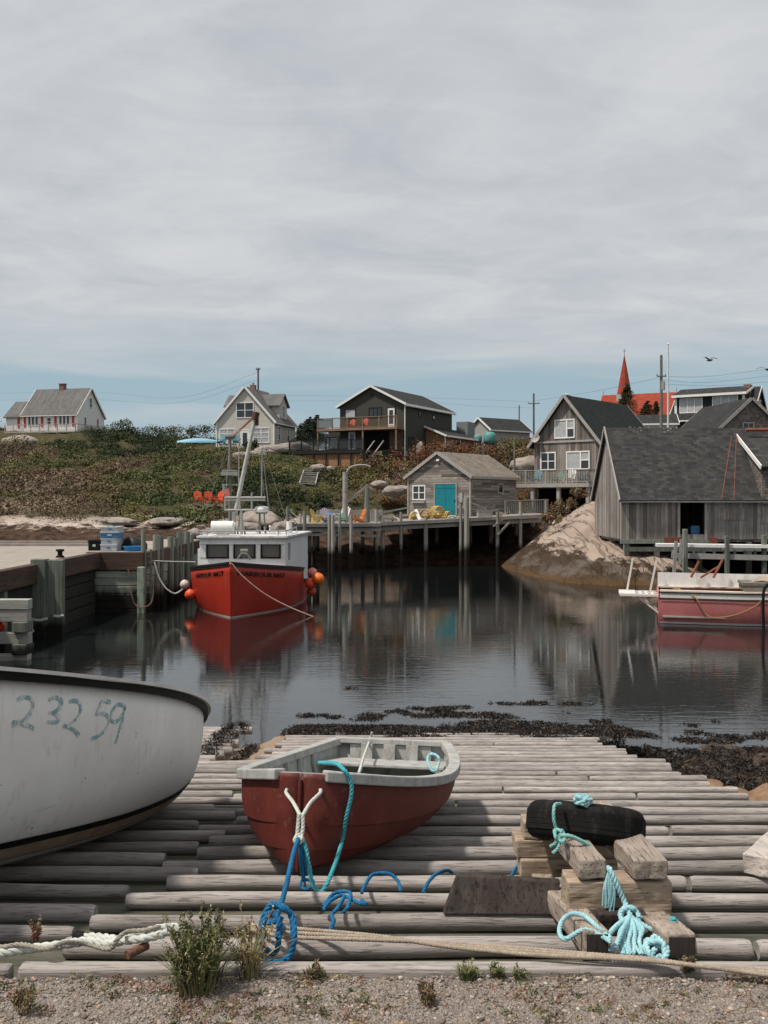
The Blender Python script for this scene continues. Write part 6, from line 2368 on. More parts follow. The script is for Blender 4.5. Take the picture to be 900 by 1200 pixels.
# lines and buoys of the red boat
m = MB(); m.rope([pix(271, 660, 37.7), pix(285, 676, 37.8), pix(310, 696, 38.1), pix(338, 711, 38.4), pix(366, 722.5, 38.6), pix(372, 726, 38.6)], .028, .16)
tag(m.build('anchor_line', ropemat('rope_pinkish', (.45, .28, .22), (.60, .42, .34)), None, True, 50), 'pale line running from the red boat bow down into the water', 'rope')
m = MB(); m.rope([pix(176, 657, 41), pix(200, 658, 41.2), pix(229, 658.5, 41.4)], .022, .14)
tag(m.build('mooring_line', R_WHITE, None, True, 50), 'taut pale line between the wharf post and the red boat wheelhouse', 'rope')
m = MB(); m.rope([pix(181, 659, 40.2), pix(186, 676, 40.2), pix(194, 689, 40.2), pix(204, 695.5, 40.3), pix(212, 692, 40.4), pix(216, 687, 40.5)], .035, .2)
tag(m.build('fender_line', R_WHITE, None, True, 50), 'slack white rope sagging from the wharf to the pink white buoy', 'rope')
m = MB(); m.rope([pix(153, 682, 39.7), pix(154, 696, 39.6), pix(158, 708, 39.6), pix(165, 712, 39.6), pix(175, 709, 39.7), pix(179, 700, 39.8), pix(180, 684, 39.9)], .03, .2)
tag(m.build('hanging_rope', R_OLD, None, True, 50), 'old brown rope loop hanging on the wharf end face near the water', 'rope')


def buoy(label, px_, py_, d_, r, mat, group='round buoys hung on the red boat'):
    q = pix(px_, py_, d_)
    o_ = thing('mooring_buoy', label, 'buoy', q, 0, group)
    m = MB(); m.lathe([(0, -1.0 * r), (.35 * r, -.93 * r), (.75 * r, -.66 * r), (.97 * r, -.2 * r), (1.0 * r, .1 * r), (.86 * r, .5 * r), (.55 * r, .82 * r), (.25 * r, .98 * r), (.2 * r, 1.1 * r), (0, 1.1 * r)], n=18); m.build('ball', mat, o_, smooth=60)
    m = MB(); m.lathe([(.1 * r, 1.08 * r), (.26 * r, 1.1 * r), (.26 * r, 1.3 * r), (.1 * r, 1.34 * r), (0, 1.34 * r)], n=10); m.tube([(0, 0, 1.3 * r), (.02, .05, 1.9 * r)], .015, 5); m.build('rope_eye', M_BLACK, o_)
    return o_


B_OR = paint('orange_buoy', (.72, .16, .02), .45, .1, 3); B_RO = paint('red_orange_buoy', (.70, .09, .03), .45, .1, 3); B_PK = paint('pink_buoy', (.62, .22, .19), .5, .12, 3); B_WP = paint('pinkish_white_buoy', (.60, .46, .43), .5, .1, 3)
buoy('bright orange round buoy, the largest in the cluster at the red boat quarter', 373, 678.5, 43.0, .27, B_OR)
buoy('red orange round buoy below the pink one at the red boat quarter', 363.5, 684, 43.1, .25, B_RO)
buoy('faded pink round buoy, topmost in the cluster at the red boat quarter', 366, 671.5, 43.6, .23, B_PK)
buoy('dull orange buoy lowest in the cluster, just above the water', 365, 693, 43.4, .21, paint('dull_orange_buoy', (.48, .085, .04), .5, .1, 3))
buoy('pinkish white round buoy at the end of the slack rope left of the red boat', 216.5, 685, 40.5, .20, B_WP)
buoy('red buoy squeezed between the red boat and the wharf', 223, 697, 41.3, .24, B_RO)

# ------------------------------------------------------------------ pier across the cove
M_PIER = wood('pier_grey_wood', (.27, .245, .22), (.43, .40, .37), 'x', .4, .4, .15)
M_PILE = None
n = NT('pier_pile_wood')
o = n.obj(); P_ = n.pos()
a = n.noise(n.mapping(o, (7, 7, .5)), 1.5, 6, .65, .3)
c = n.mix(n.ramp(a, [(.3, 0), (.7, 1)]), (.20, .19, .165), (.36, .34, .30))
r = n.math('MULTIPLY_ADD', n.rand(), .5, .75)
c = n.mix(1.0, c, n.comb(r, r, r), 'MULTIPLY')
t = n.math('ADD', n.sep(P_)[2], n.math('MULTIPLY', n.math('SUBTRACT', n.noise(P_, 1.1, 4), .5), .8))
c = n.mix(n.ramp(n.math('DIVIDE', t, 2.5), [(.44, 1), (.64, 0)]), c, (.02, .017, .013))
M_PILE = n.done(c, .85, n.bump(a, .5, .02), .2)
pier = thing('pier', 'weathered grey timber pier on piles in front of the turquoise doored shed', 'pier', (0, 68, 3))
PA, PB = pix(337, 613.5, 61.5), pix(446, 613, 65)     # left platform front edge
PC, PD = pix(446, 612, 66.0), pix(642, 602.5, 69.5)
def deckpoly(m, a, b, back, th=.16):
    a, b = Vector(a), Vector(b)
    m.prism([a, b, b + Vector((0, back, 0)), a + Vector((0, back, 0))], (0, 0, -th))
m = MB(); deckpoly(m, PA, PB, 7.5); deckpoly(m, PC, PD, 8.5); deckpoly(m, (PC.x + 1.5, 74.4, 3.33), (PD.x, 78, 3.35), 4.5); m.build('deck', M_PIER, pier, True)
m = MB()
for a, b in ((PA, PB), (PC, PD)):
    m.bar(a + Vector((0, -.06, -.12)), b + Vector((0, -.06, -.12)), .12, .22)
    m.bar(a + Vector((0, .25, -.42)), b + Vector((0, .25, -.42)), .2, .25); m.bar(a + Vector((0, 3.2, -.35)), b + Vector((0, 3.2, -.35)), .2, .3)
m.bar(pix(338, 626, 61.7), pix(440, 628, 65.2), .12, .16)
m.build('edge_beam', M_PIER, pier, True)


def pile(px_, pyt, d_, r=.13, zb=-1.5, lean=.0):
    q = pix(px_, pyt, d_)
    m = MB(); m.tube([(q.x + lean, d_, zb), (q.x, d_, q.z)], [r * 1.1, r * .92], 8)
    return m.build('pile', M_PILE, pier, True, 40)


for px_, pyt, d_, r in ((357, 599, 61.4, .12), (352, 602, 63, .10), (363, 604, 64, .10), (368, 602, 65, .1), (386, 603, 62.6, .11), (390, 604, 62.4, .12), (398, 602, 62.7, .10), (411.5, 604, 63.2, .11), (337, 594, 61.2, .10), (343, 612, 61.4, .12),
                        (441, 597, 65.9, .12), (448.5, 607, 66.6, .15), (499, 606, 67, .15), (546.5, 583, 67.6, .21), (583, 600, 68.3, .13), (610, 588, 69.0, .12), (540, 592, 67.5, .11), (640, 586, 69.6, .12), (470, 600, 66.5, .10)):
    pile(px_, pyt, d_, r)
for px_, d_ in ((372, 69), (396, 70), (425, 70), (470, 72.5), (512, 73), (545, 73.5), (575, 74), (605, 75), (360, 68), (440, 70)):
    q = pix(px_, 615, d_)
    m = MB(); m.tube([(q.x, d_, -1.5), (q.x, d_, 3.0)], .14, 7); m.build('pile', M_PILE, pier, True, 40)
for a_, b_, w_ in (((583, 627, 68.1), (597, 612, 68.6), .13), ((595, 604, 68.7), (578, 617, 68), .08), ((441, 602, 66), (478, 595, 66.4), .10), ((552, 589, 67.7), (570, 596, 68.0), .12), ((552, 600, 67.7), (584, 598, 68), .08)):
    m = MB(); m.bar(pix(*a_), pix(*b_), w_, w_); m.build('brace', M_PIER, pier, True)
m = MB()
p0, p1 = pix(592, 603, 69.2), pix(642, 601, 70)
for k in range(22):
    a = p0.lerp(p1, k / 21); m.bar(a, a + Vector((0, 0, .92)), .09, .05, (0, 1, 0))
m.bar(p0 + Vector((0, 0, .93)), p1 + Vector((0, 0, .93)), .3, .07)
m.build('picket_rail', M_PIER, pier, True); m = MB()
p0, p1 = pix(372, 612, 69), pix(447, 611, 69.5)
for k in range(46):
    a = p0.lerp(p1, k / 45); m.bar(a, a + Vector((0, 0, .80 + .1 * random.random())), .12, .04, (0, 1, 0))
m.build('picket_rail', M_PIER, pier, True)
m = MB()
q = pix(337, 595, 61.2); m.rope([q, pix(347, 605, 61.3), pix(354, 607, 61.4), pix(357, 600, 61.4)], .03, .2); m.rope([pix(337, 600, 61.2), pix(345, 610, 61.3), pix(350, 615, 61.4)], .03, .2)
m.build('rail_rope', R_WHITE, pier, True)

# odds and ends on the pier
for k_, (a_, b_, d_, w_, h_, mt, lab) in enumerate(((452, 611, 66.8, .9, .45, M_PIER, 'grey wooden box on the pier left of the yellow traps'), (568, 606.5, 68.8, 1.0, .5, M_PIER, 'grey wooden box on the pier in front of the shed side wall'))):
    q = pix(a_, b_, d_)
    r_ = thing('wooden_box', lab, 'box', (q.x, q.y, q.z), R(12 * k_ - 5))
    for z_ in (0, 1, 2):
        m = MB(); zz0 = z_ * h_ / 3
        m.box(-w_ / 2, w_ / 2, -.3, -.27, zz0 + .01, zz0 + h_ / 3 - .01); m.box(-w_ / 2, w_ / 2, .27, .3, zz0 + .01, zz0 + h_ / 3 - .01)
        m.box(-w_ / 2, -w_ / 2 + .03, -.268, .268, zz0 + .01, zz0 + h_ / 3 - .01); m.box(w_ / 2 - .03, w_ / 2, -.268, .268, zz0 + .01, zz0 + h_ / 3 - .01)
        m.build('slat_course', mt, r_)
    m = MB(); m.box(-w_ / 2 + .03, w_ / 2 - .03, -.268, .268, .0, .03); m.build('bottom', mt, r_)
for k_, (a_, b_, d_, lab) in enumerate(((589, 605, 69.4, 'heap of pale rope on the pier by the shed corner'), (531, 609, 68.6, 'small heap of pale rope on the pier right of the turquoise doors'), (459, 611, 66.6, 'coil of pale rope beside the grey wooden box on the pier'))):
    q = pix(a_, b_, d_); m = MB(); rr_ = random.Random(90 + k_)
    m.rope([q + Vector((rr_.uniform(-.4, .4), rr_.uniform(-.3, .3), rr_.uniform(.03, .28))) for _ in range(16)], .035, .25)
    tag(m.build('rope_heap', R_TAN if k_ != 1 else R_WHITE, None, True, 60), lab, 'rope')

# hoist posts on the pier
hp = thing('hoist', 'tall weathered post hoist with curved arm and diagonal brace on the pier', 'hoist', pix(405, 613, 66))
m = MB(); m.tube([pix(404.5, 615, 66), pix(404.5, 553, 66)], [.19, .17], 10); m.build('post', M_PIER, hp, True, 40)
m = MB(); m.tube(smooth([pix(405, 557, 66), pix(409, 549, 66), pix(417, 545.5, 66), pix(428, 545, 66), pix(434, 547, 66)]), .06, 8); m.build('curved_arm', M_TRIMG, hp, True, 40)
m = MB(); m.bar(pix(406, 589, 66), pix(431, 569, 66.3), .16, .16); m.build('brace', M_PIER, hp, True)
m = MB(); m.tube([pix(430, 614, 66.3), pix(430, 571, 66.3)], [.20, .18], 10); m.build('post', M_WPOST, hp, True, 40)

GC = 'garden chairs'
def chair_on(label, px_, py_, d_, rz, mat, s=1.0):
    q = pix(px_, py_, d_)
    return adirondack(label, q, R(rz), mat, GC, s)
PZ = 613
chair_on('yellow garden chair on the pier platform, leftmost there', 373.5, 614, 64.0, 70, C_YEL, .98)
chair_on('lavender garden chair on the pier behind the blue one', 381, 612.5, 67.0, 10, C_LAV, 1.0)
chair_on('blue garden chair on the pier in front of the lavender one', 384.5, 614, 63.6, -20, C_BLU, .72)
chair_on('white garden chair on the pier just behind the hoist post', 400.5, 613, 66.8, -30, C_WHT, 1.15)
chair_on('green garden chair on the pier in front of the white one', 402, 614, 64.5, 10, C_GRN, .72)
chair_on('orange garden chair on the pier between the two hoist posts', 419, 613.5, 65.2, -65, C_ORG, 1.0)
# lobster traps / yellow mesh heaps before the blue doors
M_YMESH = paint('yellow_trap_mesh', (.52, .36, .12), .7, .35, 14, (.22, .15, .07))
def trap(label, px_, py_, d_, w_, h_, rz):
    q = pix(px_, py_, d_)
    r_ = thing('lobster_trap', label, 'lobster trap', q, R(rz), 'yellow lobster traps by the turquoise doors')
    m = MB()
    for k in range(6):
        y = -.45 + .9 * k / 5
        m.tube([(w_ / 2 * math.cos(math.pi * j / 8), y, h_ * math.sin(math.pi * j / 8) + .02) for j in range(9)], .03, 5)
    for j in range(9): m.tube([(w_ / 2 * math.cos(math.pi * j / 8), -.45, h_ * math.sin(math.pi * j / 8) + .02), (w_ / 2 * math.cos(math.pi * j / 8), .45, h_ * math.sin(math.pi * j / 8) + .02)], .028, 5)
    m.build('cage', M_YMESH, r_)
    m = MB(); m.box(-w_ / 2, w_ / 2, -.46, .46, 0, .04); m.ball((0, 0, h_ * .40), min(w_, h_) * .40, 8, (1, 1.1, .8)); m.build('bait_net', M_YMESH, r_)
trap('tallest yellow lobster trap in front of the turquoise doors', 512, 609.5, 69.5, 1.0, .95, 20)
trap('yellow lobster trap left of the tallest trap by the turquoise doors', 499, 609.5, 69.5, .95, .75, -10)
trap('small yellow lobster trap under the white shed window', 485, 610, 69.2, .6, .6, 5)
trap('yellow lobster trap leaning at the foot of the turquoise doors on the right', 521, 609, 69.4, .6, .55, 40)
q0, q1 = pix(492, 609, 68.6), pix(487, 597, 68.9)
m = MB(); m.bar(q0, q1, .22, .04, (0, 1, 0)); tag(m.build('board', M_TRIMW, None, True), 'white board leaning among the yellow traps on the pier', 'board')

# grey shed with turquoise doors
S_SHED = siding('weathered_shed_clapboard', (.185, .16, .142), (.49, .445, .405), 'clap', .19, True, .1, .9)
RF_WEATH = shingles('weathered_brown_shingles', (.19, .165, .14), (.29, .255, .22), 'y', .3, .18, (.34, .31, .27))
M_TURQ = paint('turquoise_door_paint', (.008, .175, .215), .55, .15, 4)
cor = pix(551, 605, 72)
hs_, fc = house('fishing_shed', 'weathered grey shed with bright turquoise double doors on the pier', 'shed', cor, 5.5, 6.6, 2.9, 4.6, -37, S_SHED, RF_WEATH, M_TRIMG, 'y', -.25, ov=.25, og=.2)
FOOT.append((cor.x + 1, cor.y + 3, 5.5))
door(hs_, fc['front'], .62, .05, 1.85, 2.3, M_TURQ, M_TRIMG, False, 2)
window(hs_, fc['front'], -1.75, 1.25, 1.0, .95, 1, 1)
m = MB(); fbox(m, fc['front'], -2.35, -1.15, .95, 1.08, 0, .2); m.build('window_box', M_TRIMG, hs_)
window(hs_, fc['right'], 4.3, 1.75, .6, .6, 0, 0, M_TRIMG)
m = MB(); fbox(m, fc['front'], 1.9, 2.15, 1.0, 1.7, 0, .12); m.build('meter_box', M_TRIMG, hs_)
m = MB(); fbox(m, fc['front'], -.12, .12, 4.05, 4.2, .02, .14); m.build('gable_lamp', M_TRIMW, hs_)
for x, y in ((-2.6, .2), (2.6, .2), (-2.6, 6.3), (2.6, 6.3), (2.6, 3.2)):
    m = MB(); m.box(x - .12, x + .12, y - .12, y + .12, -4.5, -.26); m.build('foundation_post', M_PILE, hs_)

# ------------------------------------------------------------------ big boathouse on the right
S_BH = siding('boathouse_grey_boards', (.20, .176, .158), (.56, .51, .47), 'board', .2, True, .07, .9)
RF_BH = shingles('boathouse_dark_shingles', (.044, .043, .043), (.095, .092, .090), 'x', .36, .2, (.11, .10, .10))
BX0, BX1, BY0, BD, BZ, BE, BR = 13.38, 27.0, 56.0, 7.2, 2.28, 2.42, 6.42
bh = thing('boathouse', 'big grey boarded boathouse with dark shingle roof on piles at right', 'boathouse', (BX0, BY0, BZ))
OX0, OX1 = 16.65 - BX0, 18.04 - BX0
m = MB()
L_ = BX1 - BX0
m.prism([(0, .002, 0), (0, .002, BE), (0, BD / 2, BR), (0, BD, BE), (0, BD, 0)], (.12, 0, 0))
m.prism([(L_ - .12, .002, 0), (L_ - .12, .002, BE), (L_ - .12, BD / 2, BR), (L_ - .12, BD, BE), (L_ - .12, BD, 0)], (.12, 0, 0))
m.box(.121, OX0, 0, .12, 0, BE); m.box(OX1, L_ - .121, 0, .12, 0, BE); m.box(OX0, OX1, 0.001, .119, 2.30, BE); m.box(OX0, OX1, 0.001, .119, 0, .28)
m.box(.121, L_ - .121, BD - .12, BD, 0, BE)
m.box(.121, L_ - .121, .121, BD - .121, -.15, -.02)
m.build('wall', S_BH, bh)
m = MB()
for sg in (0, 1):
    y_e, y_r = (-.3, BD / 2) if sg == 0 else (BD + .3, BD / 2)
    ze = BE - .3 * (BR - BE) / (BD / 2)
    P = [Vector((-.18, y_r, BR + .03)), Vector((L_ + .18, y_r, BR + .03)), Vector((L_ + .18, y_e, ze + .03)), Vector((-.18, y_e, ze + .03))]
    nn = (P[1] - P[0]).cross(P[2] - P[1]).normalized()
    if nn.z < 0: nn = -nn
    m.prism(P, nn * .13)
m.build('roof', RF_BH, bh)
m = MB()
for ye in (-.3, BD + .3):
    m.bar((-.2, ye, BE - .3 * 1.11 + .10), (-.2, BD / 2, BR + .12), .06, .20, (0, -1 if ye < 0 else 1, 1))
m.bar((-.15, -.33, BE - .28), (L_, -.33, BE - .28), .05, .14)
m.build('bargeboard', M_TRIMG, bh)
m = MB()
m.box(OX0 - .14, OX0 - .002, -.05, .1, .0, 2.45); m.box(OX1 + .002, OX1 + .14, -.05, .1, 0, 2.45); m.box(OX0 - .14, OX1 + .14, -.055, -.002, 2.31, 2.45)
m.build('door_frame', M_TRIMG, bh)
m = MB()
for k in range(28):
    x = .1 + random.random() * 8
    yq = random.uniform(-.32, .05); m.ball((x, BD / 2 + yq, BR + .155 - abs(yq) * 1.11), random.uniform(.02, .085), 6, (1.5, 1, .35))
m.build('ridge_lichen', paint('ridge_lichen_grey', (.42, .38, .34), .9, .3, 8), bh)
# low dormer with white edge and rusty cables at the right
m = MB()
xw = pix(868, 520, 59).x - BX0
m.prism([(xw, 2.9, 5.75), (xw, -.35, 4.05), (xw, -.35, 2.0), (xw, 2.9, 5.3)], (6.5, 0, 0)); m.build('lean_to', S_SHIN, bh)
m = MB(); m.prism([(xw - .15, 3.2, 5.95), (xw - .15, -.7, 3.95), (xw + 6.6, -.7, 3.95), (xw + 6.6, 3.2, 5.95)], (0, -.06, .13)); m.build('lean_to_roof', RF_BH, bh)
m = MB(); m.bar((xw - .18, 3.2, 6.03), (xw - .18, -.7, 4.03), .06, .24, (0, 1, 1)); m.build('lean_to_edge', M_TRIMW, bh)
M_RUST = paint('rusty_orange_metal', (.22, .075, .045), .8, .3, 6)
m = MB(); m.tube([(xw + .2, 2.75, 6.35), (xw + 6, 2.75, 6.4)], .10, 8)
sl = (BR - BE) / (BD / 2)
for o_ in (0, .28):
    pts = []
    for k in range(9):
        y = 3.0 - k * .41
        pts.append((xw - .25 - o_ - .18 * k * (.9 + o_), y, BE + y * sl + .22))
    m.tube(pts, .022, 6)
m.build('rusty_cable', M_RUST, bh)
# window-like boards and patches
m = MB(); m.box(OX1 + .9, OX1 + 2.3, -.04, -.002, 1.1, 1.75); m.build('patch_board', S_BH, bh); m = MB(); m.box(OX1 + 3.2, OX1 + 4.4, -.05, -.002, .9, 1.9); m.build('patch_board', S_BH, bh)
m = MB(); m.box(OX1 - .6, OX1 - .12, .5, 1.2, 0, .75); m.build('blue_tub_inside', M_BINB, bh)
for x in (.3, 2.0, 4.4, 7.2, 10, 12.8):
    for y in (.2, 3.6, 6.9):
        m = MB(); m.box(x - .14, x + .14, y - .14, y + .14, -3.6, -.16); m.build('pile', M_PILE, bh)
m = MB(); m.box(0, L_, 6.0, 6.2, -3, -.2); m.build('under_shade', M_DARKHOLE, bh)  # near-black sheet, shade below the boathouse floor put into colour
m = MB(); m.bar((.2, .1, -.55), (L_, .1, -.55), .2, .25); m.bar((-.1, -.04, -.12), (5, -.04, -.1), .1, .24); m.build('sill_beam', M_WPOST, bh)
m = MB(); m.box(OX0 - .9, OX0 + .1, -.10, -.005, -.28, .12); m.box(OX1 + .2, OX1 + .7, -.10, -.005, -.22, .10); m.build('rust_plate', M_RUST, bh)

# small landing stage in front of the boathouse
ls = thing('landing_stage', 'narrow pale plank stage on green posts below the boathouse door', 'landing stage', (19, 53.2, 1.8))
m = MB(); p0, p1 = pix(769, 638.5, 53.6), pix(960, 641, 52.2); m.bar(p0, p1, .9, .16); m.build('walkway', M_TRIMW, ls, True)
p0, p1 = pix(787, 651, 53.1), pix(960, 655, 52); m = MB(); m.bar(p0, p1, .2, .28); m.build('edge_beam', M_TRIMG, ls, True)
m = MB()
for k in range(14):
    q = pix(789 + k * 12, 645, 53.0); m.bar(q, q + Vector((0, 0, -.25)), .12, .12)
m.build('spacer', M_TRIMG, ls, True)
for px_, pyt, w_ in ((803.5, 620, .15), (852.5, 628, .13), (896, 627, .14), (945, 622, .14)):
    q = pix(px_, pyt, 52.6); m = MB(); m.box(q.x - w_, q.x + w_ * .4, 52.4, 52.7, -1.5, q.z); m.build('post', M_WPOST, ls, True, bevel=.02)
for px_, a, b in ((791, 634, 672), (797.5, 632, 660)):
    m = MB(); m.bar(pix(px_ + 1.5, a, 52.2), pix(px_ - 1, b, 52.2), .16, .10, (0, 1, 0)); m.build('hanging_board', M_TRIMG, ls, True)

# ------------------------------------------------------------------ pink and white boat at the right edge
PB_ = thing('open_boat', 'faded pink and white open workboat with stern platform at the right edge', 'boat', (pix(772, 727, 37.2).x, 37.2, 0), R(-103))
PL = 8.0
# local: stern at y = 0 (left end in the picture) and bow at y = PL
def pb_b(t): return 1.15 * (1 if t < .45 else max(.012, (1 - ((t - .45) / .55) ** 2.3))) * (.82 + .18 * min(1, t * 3))
def pb_s(t): return 1.20 + .35 * max(0, t - .35) ** 1.5
ppt = loft(PL, pb_b, pb_s, lambda t: -.45 + .2 * t ** 3, lambda t: (3.6 - 1.4 * t, .10 * t), rake=0)
tsp = [i / 30 for i in range(31)]
M_PINK = hullpaint('faded_pink_paint', (.40, .125, .120), (.50, .175, .165))
M_PWH = hullpaint('old_white_boat_paint', (.60, .56, .52), (.72, .68, .645))
m = MB()
hm = hull_mesh(ppt, ts=tsp, us=[j / 18 for j in range(19)], transom=False)
w_ = 37
hm.f.append(tuple(range(w_ - 1, -1, -1))); hm.m.append(0)
ph_ = hm.build('hull', M_PINK, PB_, smooth=45)
sol = ph_.modifiers.new('thickness', 'SOLIDIFY'); sol.thickness = .06; sol.offset = -1
m, m2, m3 = MB(), MB(), MB()
for sg in (1, -1):
    band(ppt, tsp, lambda t: solve_u(ppt, t, pb_s(t) - .24), lambda t: .9999, .014, sg, m)
    band(ppt, tsp, lambda t: solve_u(ppt, t, pb_s(t) - .32), lambda t: solve_u(ppt, t, pb_s(t) - .25), .035, sg, m2)
    band(ppt, tsp, lambda t: solve_u(ppt, t, pb_s(t) - .07), lambda t: .9999, .04, sg, m2)
    band(ppt, tsp, lambda t: solve_u(ppt, t, .02), lambda t: solve_u(ppt, t, .09), .012, sg, m3)
m.build('white_strake', M_PWH, PB_, smooth=45); m2.build('dark_rub_rail', paint('dark_rub_rail', (.045, .04, .035), .7), PB_, smooth=45); m3.build('boot_stripe', M_PWH, PB_, smooth=45)
# washboards, tall far bulwark, deck
m = MB()
for sg in (1, -1): sweep_rail(m, [ppt(t, 1, sg) + Vector((0, 0, .03)) for t in tsp][::sg], .34, .05, .85)
m.build('washboard', paint('washboard_cream', (.60, .51, .43), .7, .15, 4), PB_, smooth=40)
m = MB()
vs = []
for t in tsp[:27]:
    p = ppt(t, 1, -1) + Vector((.06, 0, 0)); vs += [p, p + Vector((-.03, 0, .55 - .012 * t * PL))]
m.add(vs, [(2 * i, 2 * i + 1, 2 * i + 3, 2 * i + 2) for i in range(26)])
bw = m.build('bulwark', paint('bulwark_white', (.74, .71, .68), .5, .1, 3, (.5, .45, .4)), PB_)
sol = bw.modifiers.new('thickness', 'SOLIDIFY'); sol.thickness = .05
m = MB(); m.box(-1.05, 1.05, .1, 6.5, .25, .3); m.build('deck', M_TRIMG, PB_)
m = MB(); m.box(-.5, 1.02, 2.85, 4.7, 1.45, 1.55); m.box(-.55, 1.0, 2.9, 4.6, 1.25, 1.44); m.build('hatch_platform', wood('weathered_hatch', (.16, .15, .12), (.27, .25, .21), 'x', .6), PB_)
m = MB(); m.ball((.25, 3.8, 1.56), .42, 12, (1, 1.4, .35)); m.build('rope_pile', R_TAN, PB_, wobble=.09, wscale=6)
# stern platform reaching left with two white posts
m = MB()
m.box(-.9, .55, -1.45, -.85, .98, 1.06); m.box(-.9, -.7, -.85, .0, .96, 1.04); m.box(-.2, -.02, -.85, .0, .96, 1.04); m.box(.45, .62, -1.4, .0, .95, 1.03)
for k in range(3): m.box(-.7, .45, -.72 + k * .22, -.62 + k * .22, .97, 1.03)
m.build('stern_platform', M_PWH, PB_)
m = MB(); m.bar((.5, -.8, .96), (.5, -.02, .35), .06, .06); m.bar((-.7, -.8, .96), (-.7, -.02, .35), .06, .06); m.build('platform_strut', M_PWH, PB_)
for x, y, h_, lx in ((-.65, -1.15, 1.28, .22), (-.55, -.30, 1.22, .24)):
    m = MB(); m.bar((x, y, 1.0), (x, y + lx, 1.0 + h_), .07, .07, (1, 0, 0)); m.build('platform_post', M_PWH, PB_)
m = MB(); m.tube([(-.6, 1.2, 1.6), (-.7, 1.5, 2.2)], .05, 6); m.tube([(-.6, 2.0, 1.6), (-.8, 2.35, 2.25)], .05, 6); m.tube([(-.6, 1.55, 1.6), (-.75, 2.2, 2.0)], .04, 6); m.build('trap_hauler', M_RUST, PB_)
m = MB(); m.rope([(1.0, .55, 1.12), (.9, .9, 1.15), (1.1, 1.15, 1.06), (1.2, 1.3, .9), (1.2, 1.5, .55), (1.2, 1.62, .38), (1.2, 1.9, .30), (1.2, 2.6, .42), (1.22, 3.3, .78), (1.1, 3.5, 1.05)], .025, .15); m.rope([(.2, .5, 1.2), (.6, .7, 1.25), (1.0, .8, 1.12)], .03, .15)
m.build('side_rope', ropemat('rope_ochre', (.26, .15, .07), (.40, .26, .14)), PB_)
# dark mooring lines hanging past the pink boat at the right edge
m = MB(); m.tube([pix(874, 640, 34.5), pix(876, 690, 34.4), pix(894, 735, 34.3)], .02, 6)
m = MB(); q0 = pix(896, 686, 34.6)
m.tube(smooth([pix(911, 684, 34.6), pix(903, 683, 34.6), pix(896, 690, 34.6), pix(894.5, 704, 34.6), pix(895, 738, 34.6), pix(895, 741, 34.6)]), .05, 8)
tag(m.build('mooring_hose', M_BLACK, None, True, 50), 'dark bent pipe standing in the water before the pink boat at the right edge', 'pipe')
# ------------------------------------------------------------------ hillside bits
for k, (px_, rz, lab) in enumerate(((232, 15, 'red garden chair on the left shore slope, leftmost of the row'), (246, 25, 'red garden chair on the left shore slope, middle of the row'), (254.5, -30, 'red garden chair on the left shore slope, turned right'), (267, 0, 'red garden chair farthest back on the left shore slope behind the boat mast'))):
    d_ = 76.5 if k < 3 else 80
    x = (px_ - CX) / F * d_
    adirondack(lab, pix(px_, 591 if k < 3 else 587, d_), R(rz), C_RED, 'garden chairs', 1.05)
    FOOT.append((x, d_, 1.6)); FOOT.append((x, d_ - 2.5, 1.6))
m = MB()
p0 = pix(226, 591, 76.5); p1 = pix(262, 591, 76.5)
m.box(p0.x - .2, p1.x + .2, 75.6, 77.6, p0.z - .12, p0.z)
for x in (p0.x, (p0.x + p1.x) / 2, p1.x): m.box(x - .1, x + .1, 75.7, 75.9, p0.z - 1.6, p0.z - .12)
tag(m.build('chair_deck', M_TRIMG, None, True), 'small grey plank deck under the three red garden chairs', 'deck')

# wooden steps on the hillside
st = thing('steps', 'grey wooden steps climbing the hill below the black deck', 'steps', pix(360, 568, 87))
for k in range(9):
    t = k / 8
    q = pix(360 + 5 * t, 567 - 17 * t, 86 + 9 * t)
    m = MB(); m.box(q.x - .65, q.x + .65, q.y - .3, q.y + .3, q.z - .02, q.z + .06); m.build('tread', M_TRIMG, st, True)
m = MB()
for sx in (-.7, .7):
    a, b = pix(360, 567, 85.8), pix(365, 550, 95.2); m.bar(a + Vector((sx, 0, -.1)), b + Vector((sx, 0, -.1)), .08, .28)
m.build('stringer', M_TRIMG, st, True)
for t in np.linspace(0, 1, 6): q = pix(360 + 5 * t, 567 - 17 * t, 86 + 9 * t); FOOT.append((q.x, q.y, 1.5))

# shore and hill boulders
n = NT('pale_boulder')
o = n.obj()
a = n.noise(o, 1.5, 6, .65); b = n.noise(o, 8, 5, .7)
c = n.mix(n.ramp(a, [(.35, 0), (.68, 1)]), (.21, .175, .15), (.35, .305, .27))
c = n.mix(n.ramp(b, [(.50, 0), (.72, .8)]), c, (.11, .088, .072))
M_BOULD = n.done(c, .85, n.bump(n.math('ADD', a, b), .6, .06), .2)
def grock(label, px_, py_, d_, r, sq, seed, grp):
    q = pix(px_, py_, d_)
    rock(label, (q.x, q.y, q.z), r, sq, M_BOULD, seed, 'boulder', grp, .22)
    FOOT.append((q.x, q.y, r * .8)); FOOT.append((q.x, q.y - 1.2, r * .8))
g1 = 'boulders along the left shore'
grock('large pale boulder at the left edge above the wharf', 6, 612, 70, .62, (1.15, 1, .72), 11, g1)
grock('small pale boulder just right of and above the large boulder at the left edge', 24, 599, 74, .40, (1.1, 1, .75), 12, g1)
grock('rounded boulder at the shore left of the red boat cabin roof', 228, 626, 62, .45, (1.2, 1, .8), 13, g1)
grock('rounded boulder at the shore just behind the life raft canister', 245, 626, 62.5, .40, (1.1, 1, .9), 14, g1)
grock('small rounded boulder lying between the two shore boulders behind the red boat', 237, 628, 62, .35, (1.2, 1, .8), 15, g1)
